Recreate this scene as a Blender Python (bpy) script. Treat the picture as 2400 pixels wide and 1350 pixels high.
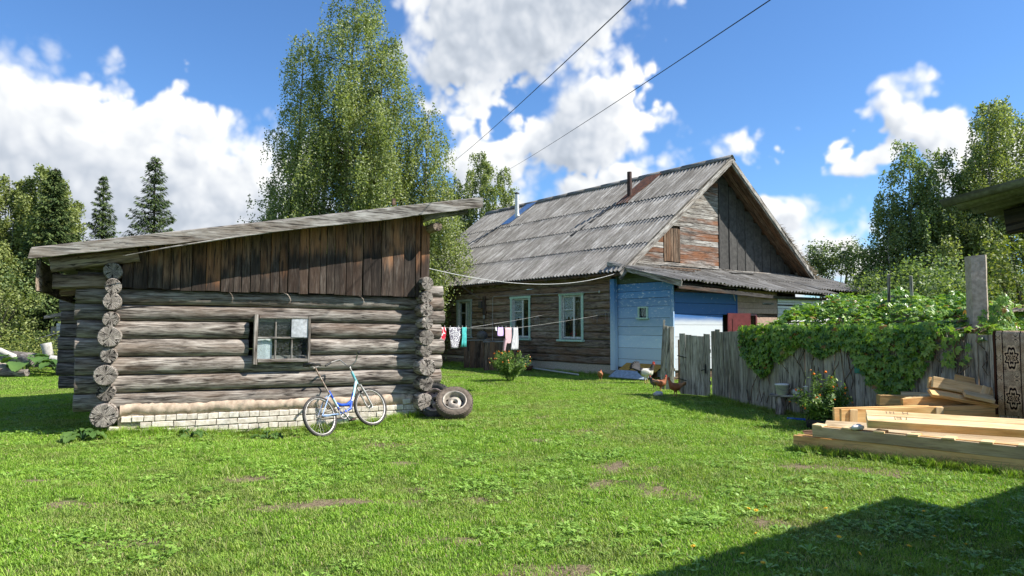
import bpy, bmesh, math, random
import numpy as np
from mathutils import Vector, Matrix

R = math.radians
random.seed(7)
rng = np.random.default_rng(11)
scene = bpy.context.scene
for o in list(bpy.data.objects):
    bpy.data.objects.remove(o)
COL = scene.collection

# ------------------------------------------------------------------ camera
cam_d = bpy.data.cameras.new('camera')
cam_d.sensor_width = 36.0
cam_d.lens = 24.9
cam_d.clip_end = 2000
cam = bpy.data.objects.new('camera', cam_d)
cam.location = (0, 0, 1.6)
cam.rotation_euler = (R(90 + 3.10), 0, 0)
COL.objects.link(cam)
scene.camera = cam

# ------------------------------------------------------------------ sun
SUN_EL, SUN_AZ = R(45), R(100)                    # azimuth clockwise from +Y
sdir = Vector((math.sin(SUN_AZ) * math.cos(SUN_EL), math.cos(SUN_AZ) * math.cos(SUN_EL), math.sin(SUN_EL)))
sun_d = bpy.data.lights.new('sun', 'SUN')
sun_d.energy = 4.1
sun_d.angle = R(0.55)
sun_d.color = (1.0, 0.955, 0.88)
sun = bpy.data.objects.new('sun', sun_d)
sun.rotation_euler = sdir.to_track_quat('Z', 'Y').to_euler()
sun.location = (20, -4, 25)
COL.objects.link(sun)

# ------------------------------------------------------------------ exposure
scene.render.engine = 'CYCLES'
scene.view_settings.view_transform = 'Standard'
scene.view_settings.look = 'None'
scene.view_settings.exposure = 1.12
scene.view_settings.gamma = 1.0
scene.view_settings.use_curve_mapping = False
scene.cycles.max_bounces = 6
scene.cycles.diffuse_bounces = 4
scene.cycles.glossy_bounces = 2
scene.cycles.transmission_bounces = 4
scene.cycles.transparent_max_bounces = 8
scene.cycles.caustics_reflective = False
scene.cycles.caustics_refractive = False
scene.cycles.use_denoising = True


# ------------------------------------------------------------------ node helper
class G:
    def __init__(s, nt):
        s.nt = nt

    def n(s, t, ins=None, **props):
        nd = s.nt.nodes.new(t)
        for k, v in props.items():
            setattr(nd, k, v)
        for k, v in (ins or {}).items():
            s.put(nd.inputs[k], v)
        return nd

    def put(s, sock, v):
        if isinstance(v, bpy.types.NodeSocket):
            s.nt.links.new(v, sock)
        else:
            if sock.type == 'RGBA' and len(v) == 3:
                v = (*v, 1)
            sock.default_value = v

    def m(s, op, a, b=0.0, c=0.0, clamp=False):
        return s.n('ShaderNodeMath', {0: a, 1: b, 2: c}, operation=op, use_clamp=clamp).outputs[0]

    def v(s, op, a, b=(0, 0, 0)):
        nd = s.n('ShaderNodeVectorMath', {0: a, 1: b}, operation=op)
        return nd.outputs['Value'] if op in ('LENGTH', 'DOT_PRODUCT', 'DISTANCE') else nd.outputs[0]

    def mix(s, f, a, b, blend='MIX'):
        nd = s.n('ShaderNodeMix', data_type='RGBA', blend_type=blend)
        s.put(nd.inputs[0], f); s.put(nd.inputs[6], a); s.put(nd.inputs[7], b)
        return nd.outputs[2]

    def ramp(s, f, stops, interp='LINEAR'):
        nd = s.n('ShaderNodeValToRGB', {0: f})
        cr = nd.color_ramp
        cr.interpolation = interp
        while len(cr.elements) > 1:
            cr.elements.remove(cr.elements[-1])
        for i, (p, c) in enumerate(stops):
            e = cr.elements[0] if i == 0 else cr.elements.new(p)
            e.position = p
            e.color = (*c, 1) if not isinstance(c, (int, float)) else (c, c, c, 1)
        return nd.outputs[0]

    def smooth(s, f, lo, hi):
        nd = s.n('ShaderNodeMapRange', {0: f, 1: lo, 2: hi, 3: 0.0, 4: 1.0}, interpolation_type='SMOOTHSTEP')
        return nd.outputs[0]

    def noise(s, vec, scale=1.0, detail=2.0, rough=0.55, dist=0.0):
        nd = s.n('ShaderNodeTexNoise', {'Vector': vec, 'Scale': scale, 'Detail': detail, 'Roughness': rough, 'Distortion': dist})
        return nd.outputs[0]

    def sc(s, vec, k):
        return s.v('MULTIPLY', vec, k)

    def sep(s, vec):
        return s.n('ShaderNodeSeparateXYZ', {0: vec}).outputs

    def comb(s, x, y, z):
        return s.n('ShaderNodeCombineXYZ', {0: x, 1: y, 2: z}).outputs[0]


# ------------------------------------------------------------------ sky with cumulus clouds
world = bpy.data.worlds.new('World')
scene.world = world
world.use_nodes = True
wt = world.node_tree
wt.nodes.clear()


# cumulus masses: azimuth (clockwise from +Y), elevation, half width, half height in degrees, weight
CLOUDS = [(-38, 11.0, 8.0, 7.2, 1.0), (-33.2, 10.4, 5.6, 6.0, 1.0), (-29, 9, 7, 6.0, 1.0), (-25.2, 10.0, 4.6, 6.2, 1.0), (-19.0, 8.4, 5.2, 6.4, 1.0), (-46, 10, 10, 8, 1.0),
          (-25, 4, 14, 6, 1.0), (-14, 4, 8, 4.5, .9), (-38, 4, 14, 6, 1.0),
          (-3.2, 23.8, 5.2, 5.8, 1.0), (2, 26.2, 6.6, 5.4, 1.0), (6.5, 27.4, 6.4, 4.8, 1.0), (-4.4, 20.2, 3.6, 2.8, 1.0), (10.0, 28.6, 3.4, 4.6, 1.0), (2, 22.4, 5.6, 3.0, 1.0),
          (5.9, 16.2, 4.4, 4.0, 1.0), (4.6, 14.4, 3.6, 2.2, 1.0), (8.6, 18.0, 2.9, 2.8, 1.0), (-3.9, 16.0, 1.4, 1.9, .62), (-1.8, 12.4, 3.6, 2.2, .8), (0, 8, 5, 3, .8),
          (8.0, 10.0, 3.2, 2.2, .9), (10.8, 11.2, 2.6, 1.9, .8), (6.0, 9, 3, 2, .8), (17.2, 13.6, 2.4, 1.0, .36),
          (29.2, 15.2, 1.9, 2.3, 1.0), (29.8, 13.4, 2.6, 1.6, 1.0), (26.4, 11.6, 1.9, 1.4, 1.0), (31.6, 13.0, 2.2, 1.4, .9), (21.0, 7.4, 2.4, 2.6, .9), (25.0, 5.4, 2.9, 3.2, .9), (20.5, 4.5, 5, 2.6, .8),
          (-37.3, 23.6, 1.9, 1.2, .66), (-40.0, 25.2, 1.2, 1.7, .62), (36, 9, 5, 4, .8),
          (60, 10, 16, 7, .9), (95, 22, 14, 8, .9), (130, 12, 18, 8, 1.0), (170, 24, 16, 9, .9), (205, 10, 18, 7, 1.0), (245, 20, 15, 8, .95), (285, 12, 16, 8, 1.0), (300, 36, 10, 5, .85), (60, 40, 11, 6, .8), (200, 42, 14, 7, .8)]


def cloud_image():
    """An equirectangular map of cloud cover (red) and cloud brightness (green), computed here from filtered noise."""
    W, H = 4096, 2048
    k = W / 360.0
    lo, hi = -4.0, 58.0
    rows = np.arange(int((lo + 90) * k), int((hi + 90) * k))
    el = (rows + .5) / k - 90
    az = (np.arange(W) + .5) / k - 180                      # clockwise from +Y
    h = len(rows)
    r = np.random.default_rng(23)
    HH = 1024
    fy, fx = np.fft.fftfreq(HH)[:, None] * HH, np.fft.rfftfreq(W)[None, :] * W
    fy = fy * (W / HH)
    f = np.hypot(fx, fy) + 1e-6

    def band(f0, wd=.55):
        s_ = np.fft.rfft2(r.standard_normal((HH, W))) * np.exp(-(np.log(f / f0) / wd) ** 2)
        t = np.fft.irfft2(s_, (HH, W))[:h]
        return (t / t.std()).astype(np.float32)
    fbm = sum(band(f0) * a_ for f0, a_ in ((60, .5), (120, .34), (240, .22), (480, .13), (960, .08), (1700, .05)))
    bil_low = sum((np.abs(band(f0)) - .8) * a_ for f0, a_ in ((70, .40), (140, .26), (280, .13)))
    bil_hi = sum((np.abs(band(f0)) - .8) * a_ for f0, a_ in ((520, .085), (1000, .05)))
    wx, wy = band(70) * .7 + band(240) * .16, band(70) * .5 + band(240) * .14
    A = az[None, :] + wx
    E = el[:, None] + wy
    cur = np.full((h, W), -3.0, np.float32)
    for a0, e0, rw, rh, wg in CLOUDS:
        cs = np.where(np.abs((az - a0 + 180) % 360 - 180) * math.cos(R(e0)) < rw * 2.6 + 4)[0]
        rs = np.where(np.abs(el - e0) < rh * 2.6 + 4)[0]
        ix = np.ix_(rs, cs)
        da = (A[ix] - a0 + 180) % 360 - 180
        de = E[ix] - e0
        b = (1.12 - np.sqrt((da * math.cos(R(e0)) / rw) ** 2 + (de / np.where(de < 0, rh * .85, rh)) ** 2)) * wg
        c_ = cur[ix]
        cur[ix] = np.maximum(c_, b) + np.log1p(np.exp(-6 * np.abs(c_ - b))) / 6
    soft = cur + bil_low * .30 + .05
    dens = soft + bil_hi * .16 + fbm * .03
    mask = np.clip((dens - .0) / (.42 + .2 * np.clip(band(30), -1, 1.5)), 0, 1)
    mask = mask * mask * (3 - 2 * mask)
    thick = np.clip(soft, 0, 1.3)
    # light comes from the sun's side and above: walk towards it and add up what is in the way
    sgn = np.where(np.abs((az - math.degrees(SUN_AZ) + 180) % 360 - 180) < 100, 1, 1)
    shade = np.zeros_like(dens)
    for d_, w_ in ((.4, .6), (1.0, .8), (1.9, .9), (3.2, .8), (5.0, .7)):
        sx, sy = int(d_ * .62 * k), int(d_ * .8 * k)
        t = np.roll(thick, -sx, axis=1)
        t = np.vstack([t[sy:], np.zeros((sy, W), np.float32)])
        shade += w_ * np.maximum(t - .25, 0)
    lit = np.exp(-1.0 * shade) * .5 + np.exp(-.36 * shade) * .5
    lit = lit + (soft - np.roll(np.roll(soft, -6, axis=1), -6, axis=0)) * .40 + bil_low * .10 + bil_hi * .05
    lit = np.clip(lit, 0, 1)
    img = bpy.data.images.new('cloud_cover', W, H, alpha=False, float_buffer=False)
    img.colorspace_settings.name = 'Non-Color'
    px = np.zeros((H, W, 4), np.float32)
    px[..., 3] = 1
    fade = np.clip((hi - el) / 4, 0, 1)[:, None]
    px[rows, :, 0] = mask * fade
    px[rows, :, 1] = lit
    img.pixels.foreach_set(px.ravel())
    img.update()
    img.pack()
    return img


g = G(wt)
tc = g.n('ShaderNodeTexCoord').outputs['Generated']
sky = g.n('ShaderNodeTexSky', sky_type='NISHITA', sun_disc=False, sun_elevation=SUN_EL, sun_rotation=SUN_AZ, altitude=150.0, air_density=1.0, dust_density=0.25, ozone_density=2.0)
# the map's middle column looks along +Y
turn = g.n('ShaderNodeMapping', {'Vector': tc, 'Rotation': (0, 0, R(-90))}, vector_type='POINT')
env = g.n('ShaderNodeTexEnvironment', {'Vector': turn.outputs[0]}, interpolation='Cubic')
env.image = cloud_image()
er = g.n('ShaderNodeSeparateColor', {0: env.outputs[0]}).outputs
ccol = g.ramp(er[1], [(0, (2.6, 2.9, 3.35)), (.2, (3.1, 3.4, 3.85)), (.5, (4.2, 4.4, 4.7)), (.8, (5.2, 5.3, 5.35)), (1.0, (5.8, 5.8, 5.75))])
skyc = g.mix(1.0, sky.outputs[0], (0.50, 0.73, 0.98), 'MULTIPLY')
colr = g.mix(er[0], skyc, ccol)
bg = g.n('ShaderNodeBackground', {0: colr, 1: 0.09})
out = g.n('ShaderNodeOutputWorld')
wt.links.new(bg.outputs[0], out.inputs[0])
world.cycles.sampling_method = 'MANUAL'
world.cycles.sample_map_resolution = 512

# ------------------------------------------------------------------ building helpers
def fast_mesh(name, verts, faces, var=None, smooth=False):
    """verts (N,3) array, faces (M,k) array of one size"""
    me = bpy.data.meshes.new(name)
    verts = np.asarray(verts, np.float32)
    faces = np.asarray(faces, np.int32)
    n, k = faces.shape
    me.vertices.add(len(verts))
    me.vertices.foreach_set('co', verts.ravel())
    me.loops.add(n * k)
    me.loops.foreach_set('vertex_index', faces.ravel())
    me.polygons.add(n)
    me.polygons.foreach_set('loop_start', np.arange(0, n * k, k, dtype=np.int32))
    if smooth:
        me.polygons.foreach_set('use_smooth', np.ones(n, bool))
    if var is not None:
        at = me.attributes.new('var', 'FLOAT', 'POINT')
        at.data.foreach_set('value', np.asarray(var, np.float32))
    me.update(calc_edges=True)
    return me


def pymesh(name, verts, faces, smooth=False):
    me = bpy.data.meshes.new(name)
    me.from_pydata([tuple(v) for v in verts], [], faces)
    if smooth:
        for p in me.polygons:
            p.use_smooth = True
    me.update()
    return me


class MB:
    """collects shapes into one mesh"""
    def __init__(s):
        s.v, s.f, s.sm = [], [], []

    def add(s, v, f, smooth=False):
        b = len(s.v)
        s.v += [tuple(map(float, q)) for q in v]
        s.f += [tuple(i + b for i in q) for q in f]
        s.sm += [smooth] * len(f)
        return s

    def box(s, lo, hi):
        x0, y0, z0 = lo
        x1, y1, z1 = hi
        return s.add([(x0, y0, z0), (x1, y0, z0), (x1, y1, z0), (x0, y1, z0), (x0, y0, z1), (x1, y0, z1), (x1, y1, z1), (x0, y1, z1)],
                     [(0, 3, 2, 1), (4, 5, 6, 7), (0, 1, 5, 4), (1, 2, 6, 5), (2, 3, 7, 6), (3, 0, 4, 7)])

    def tube(s, pts, rad, n=8, cap=True, closed=False):
        pts = [Vector(p) for p in pts]
        if not isinstance(rad, (list, tuple)):
            rad = [rad] * len(pts)
        m = len(pts)
        rings = []
        ref = None
        for i in range(m):
            if closed:
                t = pts[(i + 1) % m] - pts[i - 1]
            else:
                t = pts[min(i + 1, m - 1)] - pts[max(i - 1, 0)]
            t.normalize()
            if ref is None:
                ref = Vector((0, 0, 1)) if abs(t.z) < .9 else Vector((1, 0, 0))
            a = t.cross(ref)
            if a.length < 1e-5:
                a = t.orthogonal()
            a.normalize()
            b = a.cross(t).normalized()
            ref = b
            rings.append([pts[i] + (a * math.cos(2 * math.pi * j / n) + b * math.sin(2 * math.pi * j / n)) * rad[i] for j in range(n)])
        v = [q for r_ in rings for q in r_]
        f = []
        for i in range(m if closed else m - 1):
            k = (i + 1) % m
            for j in range(n):
                f.append((i * n + j, i * n + (j + 1) % n, k * n + (j + 1) % n, k * n + j))
        s.add(v, f, True)
        if cap and not closed:
            s.add(rings[0], [tuple(range(n))[::-1]])
            s.add(rings[-1], [tuple(range(n))])
        return s

    def lathe(s, prof, n=20, axis='Z', centre=(0, 0, 0), smooth=True):
        v, f = [], []
        cx, cy, cz = centre
        for r_, h in prof:
            for j in range(n):
                c, q = math.cos(2 * math.pi * j / n) * r_, math.sin(2 * math.pi * j / n) * r_
                v.append({'Z': (cx + c, cy + q, cz + h), 'Y': (cx + c, cy + h, cz + q), 'X': (cx + h, cy + c, cz + q)}[axis])
        for i in range(len(prof) - 1):
            for j in range(n):
                q = (i * n + j, i * n + (j + 1) % n, (i + 1) * n + (j + 1) % n, (i + 1) * n + j)
                f.append(q if axis != 'Y' else q[::-1])
        return s.add(v, f, smooth)

    def blob(s, c, r_, n=10, m=7):
        v, f = [], []
        for i in range(m + 1):
            th = math.pi * i / m
            for j in range(n):
                ph = 2 * math.pi * j / n
                v.append((c[0] + r_[0] * math.sin(th) * math.cos(ph), c[1] + r_[1] * math.sin(th) * math.sin(ph), c[2] + r_[2] * math.cos(th)))
        for i in range(m):
            for j in range(n):
                f.append((i * n + j, (i + 1) * n + j, (i + 1) * n + (j + 1) % n, i * n + (j + 1) % n))
        return s.add(v, f, True)

    def mesh(s, name):
        me = bpy.data.meshes.new(name)
        me.from_pydata(s.v, [], s.f)
        me.polygons.foreach_set('use_smooth', s.sm)
        me.update()
        return me

    def build(s, name, mat, parent=None, loc=(0, 0, 0), rot=(0, 0, 0)):
        return part(name, s.mesh(name), mat, parent, loc, rot)


def part(name, me, mat, parent=None, loc=(0, 0, 0), rot=(0, 0, 0), scale=(1, 1, 1)):
    o = bpy.data.objects.new(name, me)
    COL.objects.link(o)
    if mat is not None and not me.materials:
        me.materials.append(mat)
    o.location = loc
    o.rotation_euler = rot
    o.scale = scale
    if parent is not None:
        o.parent = parent
    return o


def tag(o, label, cat, group=None):
    o['label'] = label
    o['category'] = cat
    if group:
        o['group'] = group
    return o


def thing(name, label, cat, loc=(0, 0, 0), rotz=0.0, group=None, rot=None):
    o = bpy.data.objects.new(name, None)
    COL.objects.link(o)
    o.empty_display_size = .2
    o.location = loc
    o.rotation_euler = rot if rot else (0, 0, rotz)
    return tag(o, label, cat, group)


def beam_mesh(L, w, h, ch=.006, seg=1, jit=.003, bow=0.0):
    """a sawn piece along local X, chamfered edges, slightly uneven"""
    ch = min(ch, w * .45, h * .45)
    a, b = w / 2, h / 2
    sec = [(-a + ch, -b), (a - ch, -b), (a, -b + ch), (a, b - ch), (a - ch, b), (-a + ch, b), (-a, b - ch), (-a, -b + ch)]
    v, f = [], []
    for i in range(seg + 1):
        t = i / seg
        x = (t - .5) * L
        oy, oz = random.uniform(-jit, jit), random.uniform(-jit, jit) + bow * math.sin(math.pi * t)
        for (y, z) in sec:
            v.append((x + (random.uniform(-jit, jit) * 1.5 if i in (0, seg) else 0), y + oy + random.uniform(-jit, jit) * .5, z + oz + random.uniform(-jit, jit) * .5))
    for i in range(seg):
        for j in range(8):
            f.append((i * 8 + j, i * 8 + (j + 1) % 8, (i + 1) * 8 + (j + 1) % 8, (i + 1) * 8 + j))
    f.append(tuple(range(8))[::-1])
    f.append(tuple(range(seg * 8, seg * 8 + 8)))
    return pymesh('piece', v, f)


def beam(name, mat, parent, c, dims, axis='X', rot=None, **k):
    """dims given in the parent's x, y, z; the grain (local X) runs along axis"""
    dx, dy, dz = dims
    if axis == 'X':
        me, r_ = beam_mesh(dx, dy, dz, **k), (0, 0, 0)
    elif axis == 'Y':
        me, r_ = beam_mesh(dy, dx, dz, **k), (0, 0, R(90))
    else:
        me, r_ = beam_mesh(dz, dy, dx, **k), (0, R(-90), 0)
    o = part(name, me, mat, parent, c, r_)
    if rot:
        o.rotation_euler = (Matrix.Rotation(rot[2], 3, 'Z') @ Matrix.Rotation(rot[1], 3, 'Y') @ Matrix.Rotation(rot[0], 3, 'X') @ o.rotation_euler.to_matrix()).to_euler()
    return o


def span(name, mat, parent, p, q, w, h, roll=0.0, **k):
    """a sawn piece from p to q; w is its sideways width, h its height"""
    p, q = Vector(p), Vector(q)
    d = q - p
    me = beam_mesh(d.length, w, h, **k)
    o = part(name, me, mat, parent, (p + q) / 2)
    x = d.normalized()
    z = Vector((0, 0, 1)) - x * x.z
    z = z.normalized() if z.length > 1e-3 else Vector((0, 1, 0))
    y = z.cross(x)
    m = Matrix((x, y, z)).transposed() @ Matrix.Rotation(roll, 3, 'X')
    o.rotation_euler = m.to_euler()
    return o


def log_mesh(L, r0, r1, n=14, seg=10, jit=.008, flat=0.0):
    """a round log along local X, ends capped"""
    v, f = [], []
    ph = random.uniform(0, 6.3)
    lump = [random.uniform(-1, 1) for _ in range(n)]
    oy = oz = 0
    for i in range(seg + 1):
        t = i / seg
        r_ = r0 + (r1 - r0) * t
        oy = oy * .7 + random.uniform(-jit, jit) * .6
        oz = oz * .7 + random.uniform(-jit, jit) * .6
        for j in range(n):
            a = 2 * math.pi * j / n
            rr = r_ * (1 + .025 * math.sin(2 * a + ph) + .022 * lump[j]) + random.uniform(-jit, jit) * .35
            z = math.sin(a) * rr
            z = max(-r_ * (1 - flat), min(r_ * (1 - flat), z))
            v.append(((t - .5) * L, math.cos(a) * rr + oy, z + oz))
    for i in range(seg):
        for j in range(n):
            f.append((i * n + j, i * n + (j + 1) % n, (i + 1) * n + (j + 1) % n, (i + 1) * n + j))
    k = len(v)
    for e, i in ((-1, 0), (1, seg)):
        ring = v[i * n:(i + 1) * n]
        cy, cz = sum(q[1] for q in ring) / n, sum(q[2] for q in ring) / n
        mid = [(ring[0][0] + e * .012 * (1 if j % 3 else .6), cy + (q[1] - cy) * .93, cz + (q[2] - cz) * .93) for j, q in enumerate(ring)]
        b = len(v)
        v += mid
        v.append((ring[0][0] + e * .014, cy, cz))
        for j in range(n):
            o0, o1, m0, m1 = i * n + j, i * n + (j + 1) % n, b + j, b + (j + 1) % n
            if e < 0:
                f += [(o1, o0, m0, m1), (m1, m0, b + n)]
            else:
                f += [(o0, o1, m1, m0), (m0, m1, b + n)]
    me = pymesh('log', v, f)
    for p in me.polygons[:seg * n]:
        p.use_smooth = True
    return me


# ------------------------------------------------------------------ materials
def new_mat(name):
    m = bpy.data.materials.new(name)
    m.use_nodes = True
    g_ = G(m.node_tree)
    b = m.node_tree.nodes['Principled BSDF']
    return m, g_, b


def obj_coords(g_):
    tc_ = g_.n('ShaderNodeTexCoord')
    rd = g_.n('ShaderNodeObjectInfo').outputs['Random']
    off = g_.comb(g_.m('MULTIPLY', rd, 37.0), g_.m('MULTIPLY', rd, 91.0), g_.m('MULTIPLY', rd, 53.0))
    return tc_, rd, g_.v('ADD', tc_.outputs['Object'], off)


def bump(g_, b, h, strength=.4, dist=.01):
    nd = g_.n('ShaderNodeBump', {'Strength': strength, 'Distance': dist, 'Height': h})
    g_.put(b.inputs['Normal'], nd.outputs[0])


def wood(name, dark, mid, light, brown=(.16, .07, .03), brown_amt=.4, gs=1.0, rough=.88, bmp=.5, ends=False, var=.5, stain=None, crack=1.0, knots=.0, brown_scale=1.0):
    m, g_, b = new_mat(name)
    tc_, rd, p = obj_coords(g_)
    a = g_.noise(g_.sc(p, (2.0 * gs, 13 * gs, 13 * gs)), 1.0, 5.0, .6, .6)
    f = g_.noise(g_.sc(p, (5.0 * gs, 46 * gs, 46 * gs)), 1.0, 3.0, .6)
    big = g_.noise(g_.sc(p, (1.6, 5, 5)), 1.0, 5.0, .7)
    fac = g_.m('ADD', g_.m('ADD', g_.m('MULTIPLY', a, .5), g_.m('MULTIPLY', f, .3)), g_.m('MULTIPLY', big, .25))
    col = g_.ramp(fac, [(.42, dark), (.505, mid), (.62, light)])
    bm = g_.smooth(g_.noise(g_.sc(p, (.45 * brown_scale, 2.2 * brown_scale, 2.2 * brown_scale)), 1.0, 4.0, .65), .52 - .2 * brown_amt, .72 - .2 * brown_amt)
    bcol = g_.mix(g_.m('MULTIPLY', f, .9), brown, tuple(min(1, c * 2.0) for c in brown))
    col = g_.mix(g_.m('MULTIPLY', bm, min(1.0, brown_amt * 1.6)), col, bcol)
    ck = g_.noise(g_.sc(p, (.55 * gs, 21 * gs, 21 * gs)), 1.0, 2.0, .5, .3)
    ckl = g_.m('SUBTRACT', 1.0, g_.smooth(g_.m('ABSOLUTE', g_.m('SUBTRACT', ck, .5)), .006, .026))
    ckl = g_.m('MULTIPLY', g_.m('MULTIPLY', ckl, g_.smooth(big, .40, .50)), crack)
    col = g_.mix(g_.m('MULTIPLY', ckl, .85), col, (.012, .010, .009))
    h = g_.m('SUBTRACT', fac, g_.m('MULTIPLY', ckl, .5))
    if knots:
        vo = g_.n('ShaderNodeTexVoronoi', {'Vector': g_.sc(p, (1.3, 4.5, 4.5)), 'Scale': 1.0, 'Randomness': 1.0})
        kn = g_.m('SUBTRACT', 1.0, g_.smooth(vo.outputs['Distance'], .05, .16))
        col = g_.mix(g_.m('MULTIPLY', kn, knots), col, (.11, .045, .018))
    if stain:
        # weather stain: x runs up the board; the lower part has gone dark with an uneven, dripping edge
        sx = g_.sep(tc_.outputs['Object'])[0]
        edge = g_.noise(g_.sc(p, (.6, 16, 16)), 1.0, 4.0, .65)
        rr = g_.m('FRACT', g_.m('MULTIPLY', rd, 17.3))
        lvl = g_.m('ADD', g_.m('ADD', sx, g_.m('MULTIPLY', g_.m('SUBTRACT', edge, .5), .62)), g_.m('MULTIPLY', g_.m('SUBTRACT', rr, .5), stain[1]))
        sm_ = g_.m('SUBTRACT', 1.0, g_.smooth(lvl, stain[0] - .14, stain[0] + .12))
        col = g_.mix(g_.m('MULTIPLY', sm_, .9), col, g_.ramp(fac, [(.38, (.010, .008, .007)), (.55, (.035, .028, .023)), (.66, (.085, .075, .066))]))
    if ends:
        o3 = g_.sep(tc_.outputs['Object'])
        nx = g_.m('ABSOLUTE', g_.sep(tc_.outputs['Normal'])[0])
        rad = g_.v('LENGTH', g_.comb(0.0, o3[1], o3[2]))
        wob = g_.noise(p, 9.0, 3.0)
        ring = g_.m('SINE', g_.m('ADD', g_.m('MULTIPLY', rad, 330.0), g_.m('MULTIPLY', wob, 9.0)))
        ang = g_.m('ARCTAN2', o3[1], o3[2])
        an = g_.noise(g_.comb(g_.m('ADD', g_.m('MULTIPLY', ang, .62), g_.m('MULTIPLY', rd, 40.0)), g_.m('MULTIPLY', rad, 1.5), g_.m('MULTIPLY', rd, 11.0)), 1.6, 3.0, .6)
        rc = g_.m('SUBTRACT', 1.0, g_.smooth(g_.m('ABSOLUTE', g_.m('SUBTRACT', an, .5)), .006, .030))
        fine = g_.noise(g_.comb(g_.m('MULTIPLY', ang, 9.0), g_.m('MULTIPLY', rad, 8.0), rd), 2.0, 4.0, .7)
        ef = g_.m('ADD', g_.m('MULTIPLY', fine, .8), g_.m('ADD', g_.m('MULTIPLY', ring, .07), g_.m('MULTIPLY', wob, .3)))
        ec = g_.ramp(ef, [(.3, tuple(c * .35 for c in mid)), (.52, mid), (.75, tuple(min(1, c * 1.35) for c in light))])
        ec = g_.mix(g_.smooth(g_.noise(p, 5.0, 3.0), .5, .75), ec, tuple(c * .42 for c in mid))
        ec = g_.mix(rc, ec, (.008, .007, .006))
        em = g_.smooth(nx, .55, .8)
        col = g_.mix(em, col, ec)
        h = g_.m('ADD', g_.m('MULTIPLY', h, g_.m('SUBTRACT', 1.0, em)), g_.m('MULTIPLY', g_.m('SUBTRACT', ef, rc), em))
    vv = g_.m('ADD', g_.m('MULTIPLY', g_.m('FRACT', g_.m('MULTIPLY', rd, 7.77)), var), 1.0 - var / 2)
    col = g_.mix(1.0, col, g_.comb(vv, vv, vv), 'MULTIPLY')
    g_.put(b.inputs['Base Color'], col)
    b.inputs['Roughness'].default_value = rough
    b.inputs['Specular IOR Level'].default_value = .25
    bump(g_, b, h, bmp, .02)
    return m


def plain(name, c, rough=.7, metal=0.0, noise_amt=.25, scale=12.0, c2=None, bmp=0.0, spec=.4, detail=4.0):
    m, g_, b = new_mat(name)
    tc_, rd, p = obj_coords(g_)
    n = g_.noise(p, scale, detail, .6)
    lo = c2 if c2 else tuple(v * (1 - noise_amt) for v in c)
    hi = c if c2 else tuple(min(1, v * (1 + noise_amt)) for v in c)
    vv = g_.m('ADD', g_.m('MULTIPLY', rd, .22), .87)
    g_.put(b.inputs['Base Color'], g_.mix(1.0, g_.ramp(n, [(.35, lo), (.65, hi)]), g_.comb(vv, vv, vv), 'MULTIPLY'))
    b.inputs['Roughness'].default_value = rough
    b.inputs['Metallic'].default_value = metal
    b.inputs['Specular IOR Level'].default_value = spec
    if bmp:
        bump(g_, b, n, bmp, .01)
    return m


def leafy(name, dark, mid, light, rough=.5, trans=.35, spec=.35, nscale=.8, tip=None):
    """foliage: colour differs leaf by leaf (the var attribute) and a little over the plant"""
    m, g_, b = new_mat(name)
    at = g_.n('ShaderNodeAttribute', attribute_name='var').outputs['Fac']
    geo = g_.n('ShaderNodeNewGeometry')
    n = g_.noise(geo.outputs['Position'], nscale, 2.0)
    f = g_.m('ADD', g_.m('MULTIPLY', at, .7), g_.m('MULTIPLY', n, .4))
    col = g_.ramp(f, [(.15, dark), (.5, mid), (.9, light)])
    if tip:
        col = g_.mix(g_.smooth(at, .955, .97), col, tip)
    g_.put(b.inputs['Base Color'], col)
    b.inputs['Roughness'].default_value = rough
    b.inputs['Specular IOR Level'].default_value = spec
    tr = g_.n('ShaderNodeBsdfTranslucent', {0: g_.mix(1.0, col, (1.25, 1.3, .55), 'MULTIPLY')})
    mx = g_.n('ShaderNodeMixShader', {0: trans, 1: b.outputs[0], 2: tr.outputs[0]})
    m.node_tree.links.new(mx.outputs[0], m.node_tree.nodes['Material Output'].inputs[0])
    return m


def painted(name, dark, pale, zlo, zhi, wornc=(.36, .40, .42), wear=.5, rough=.6, bmp=.25, spread=.6):
    """old paint on boards: bleached towards the bottom rows, chipped and scuffed"""
    m, g_, b = new_mat(name)
    tc_, rd, p = obj_coords(g_)
    z = g_.sep(g_.n('ShaderNodeNewGeometry').outputs['Position'])[2]
    n = g_.noise(g_.sc(p, (1.0, 5, 5)), 1.2, 5.0, .65)
    f = g_.smooth(g_.m('ADD', z, g_.m('MULTIPLY', g_.m('SUBTRACT', n, .5), spread)), zlo, zhi)
    col = g_.mix(f, pale, dark)
    fine = g_.noise(g_.sc(p, (5, 40, 40)), 1.0, 4.0, .65)
    col = g_.mix(g_.m('MULTIPLY', fine, .22), col, tuple(c * .8 for c in dark))
    chip = g_.smooth(g_.noise(g_.sc(p, (6, 14, 14)), 1.0, 6.0, .72), .63 - .06 * wear, .70 - .06 * wear)
    col = g_.mix(g_.m('MULTIPLY', chip, .55), col, wornc)
    vv = g_.m('ADD', g_.m('MULTIPLY', g_.m('FRACT', g_.m('MULTIPLY', rd, 7.77)), .22), .89)
    col = g_.mix(1.0, col, g_.comb(vv, vv, vv), 'MULTIPLY')
    g_.put(b.inputs['Base Color'], col)
    b.inputs['Roughness'].default_value = rough
    b.inputs['Specular IOR Level'].default_value = .3
    bump(g_, b, g_.m('ADD', fine, g_.m('MULTIPLY', chip, -.5)), bmp, .01)
    return m


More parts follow.
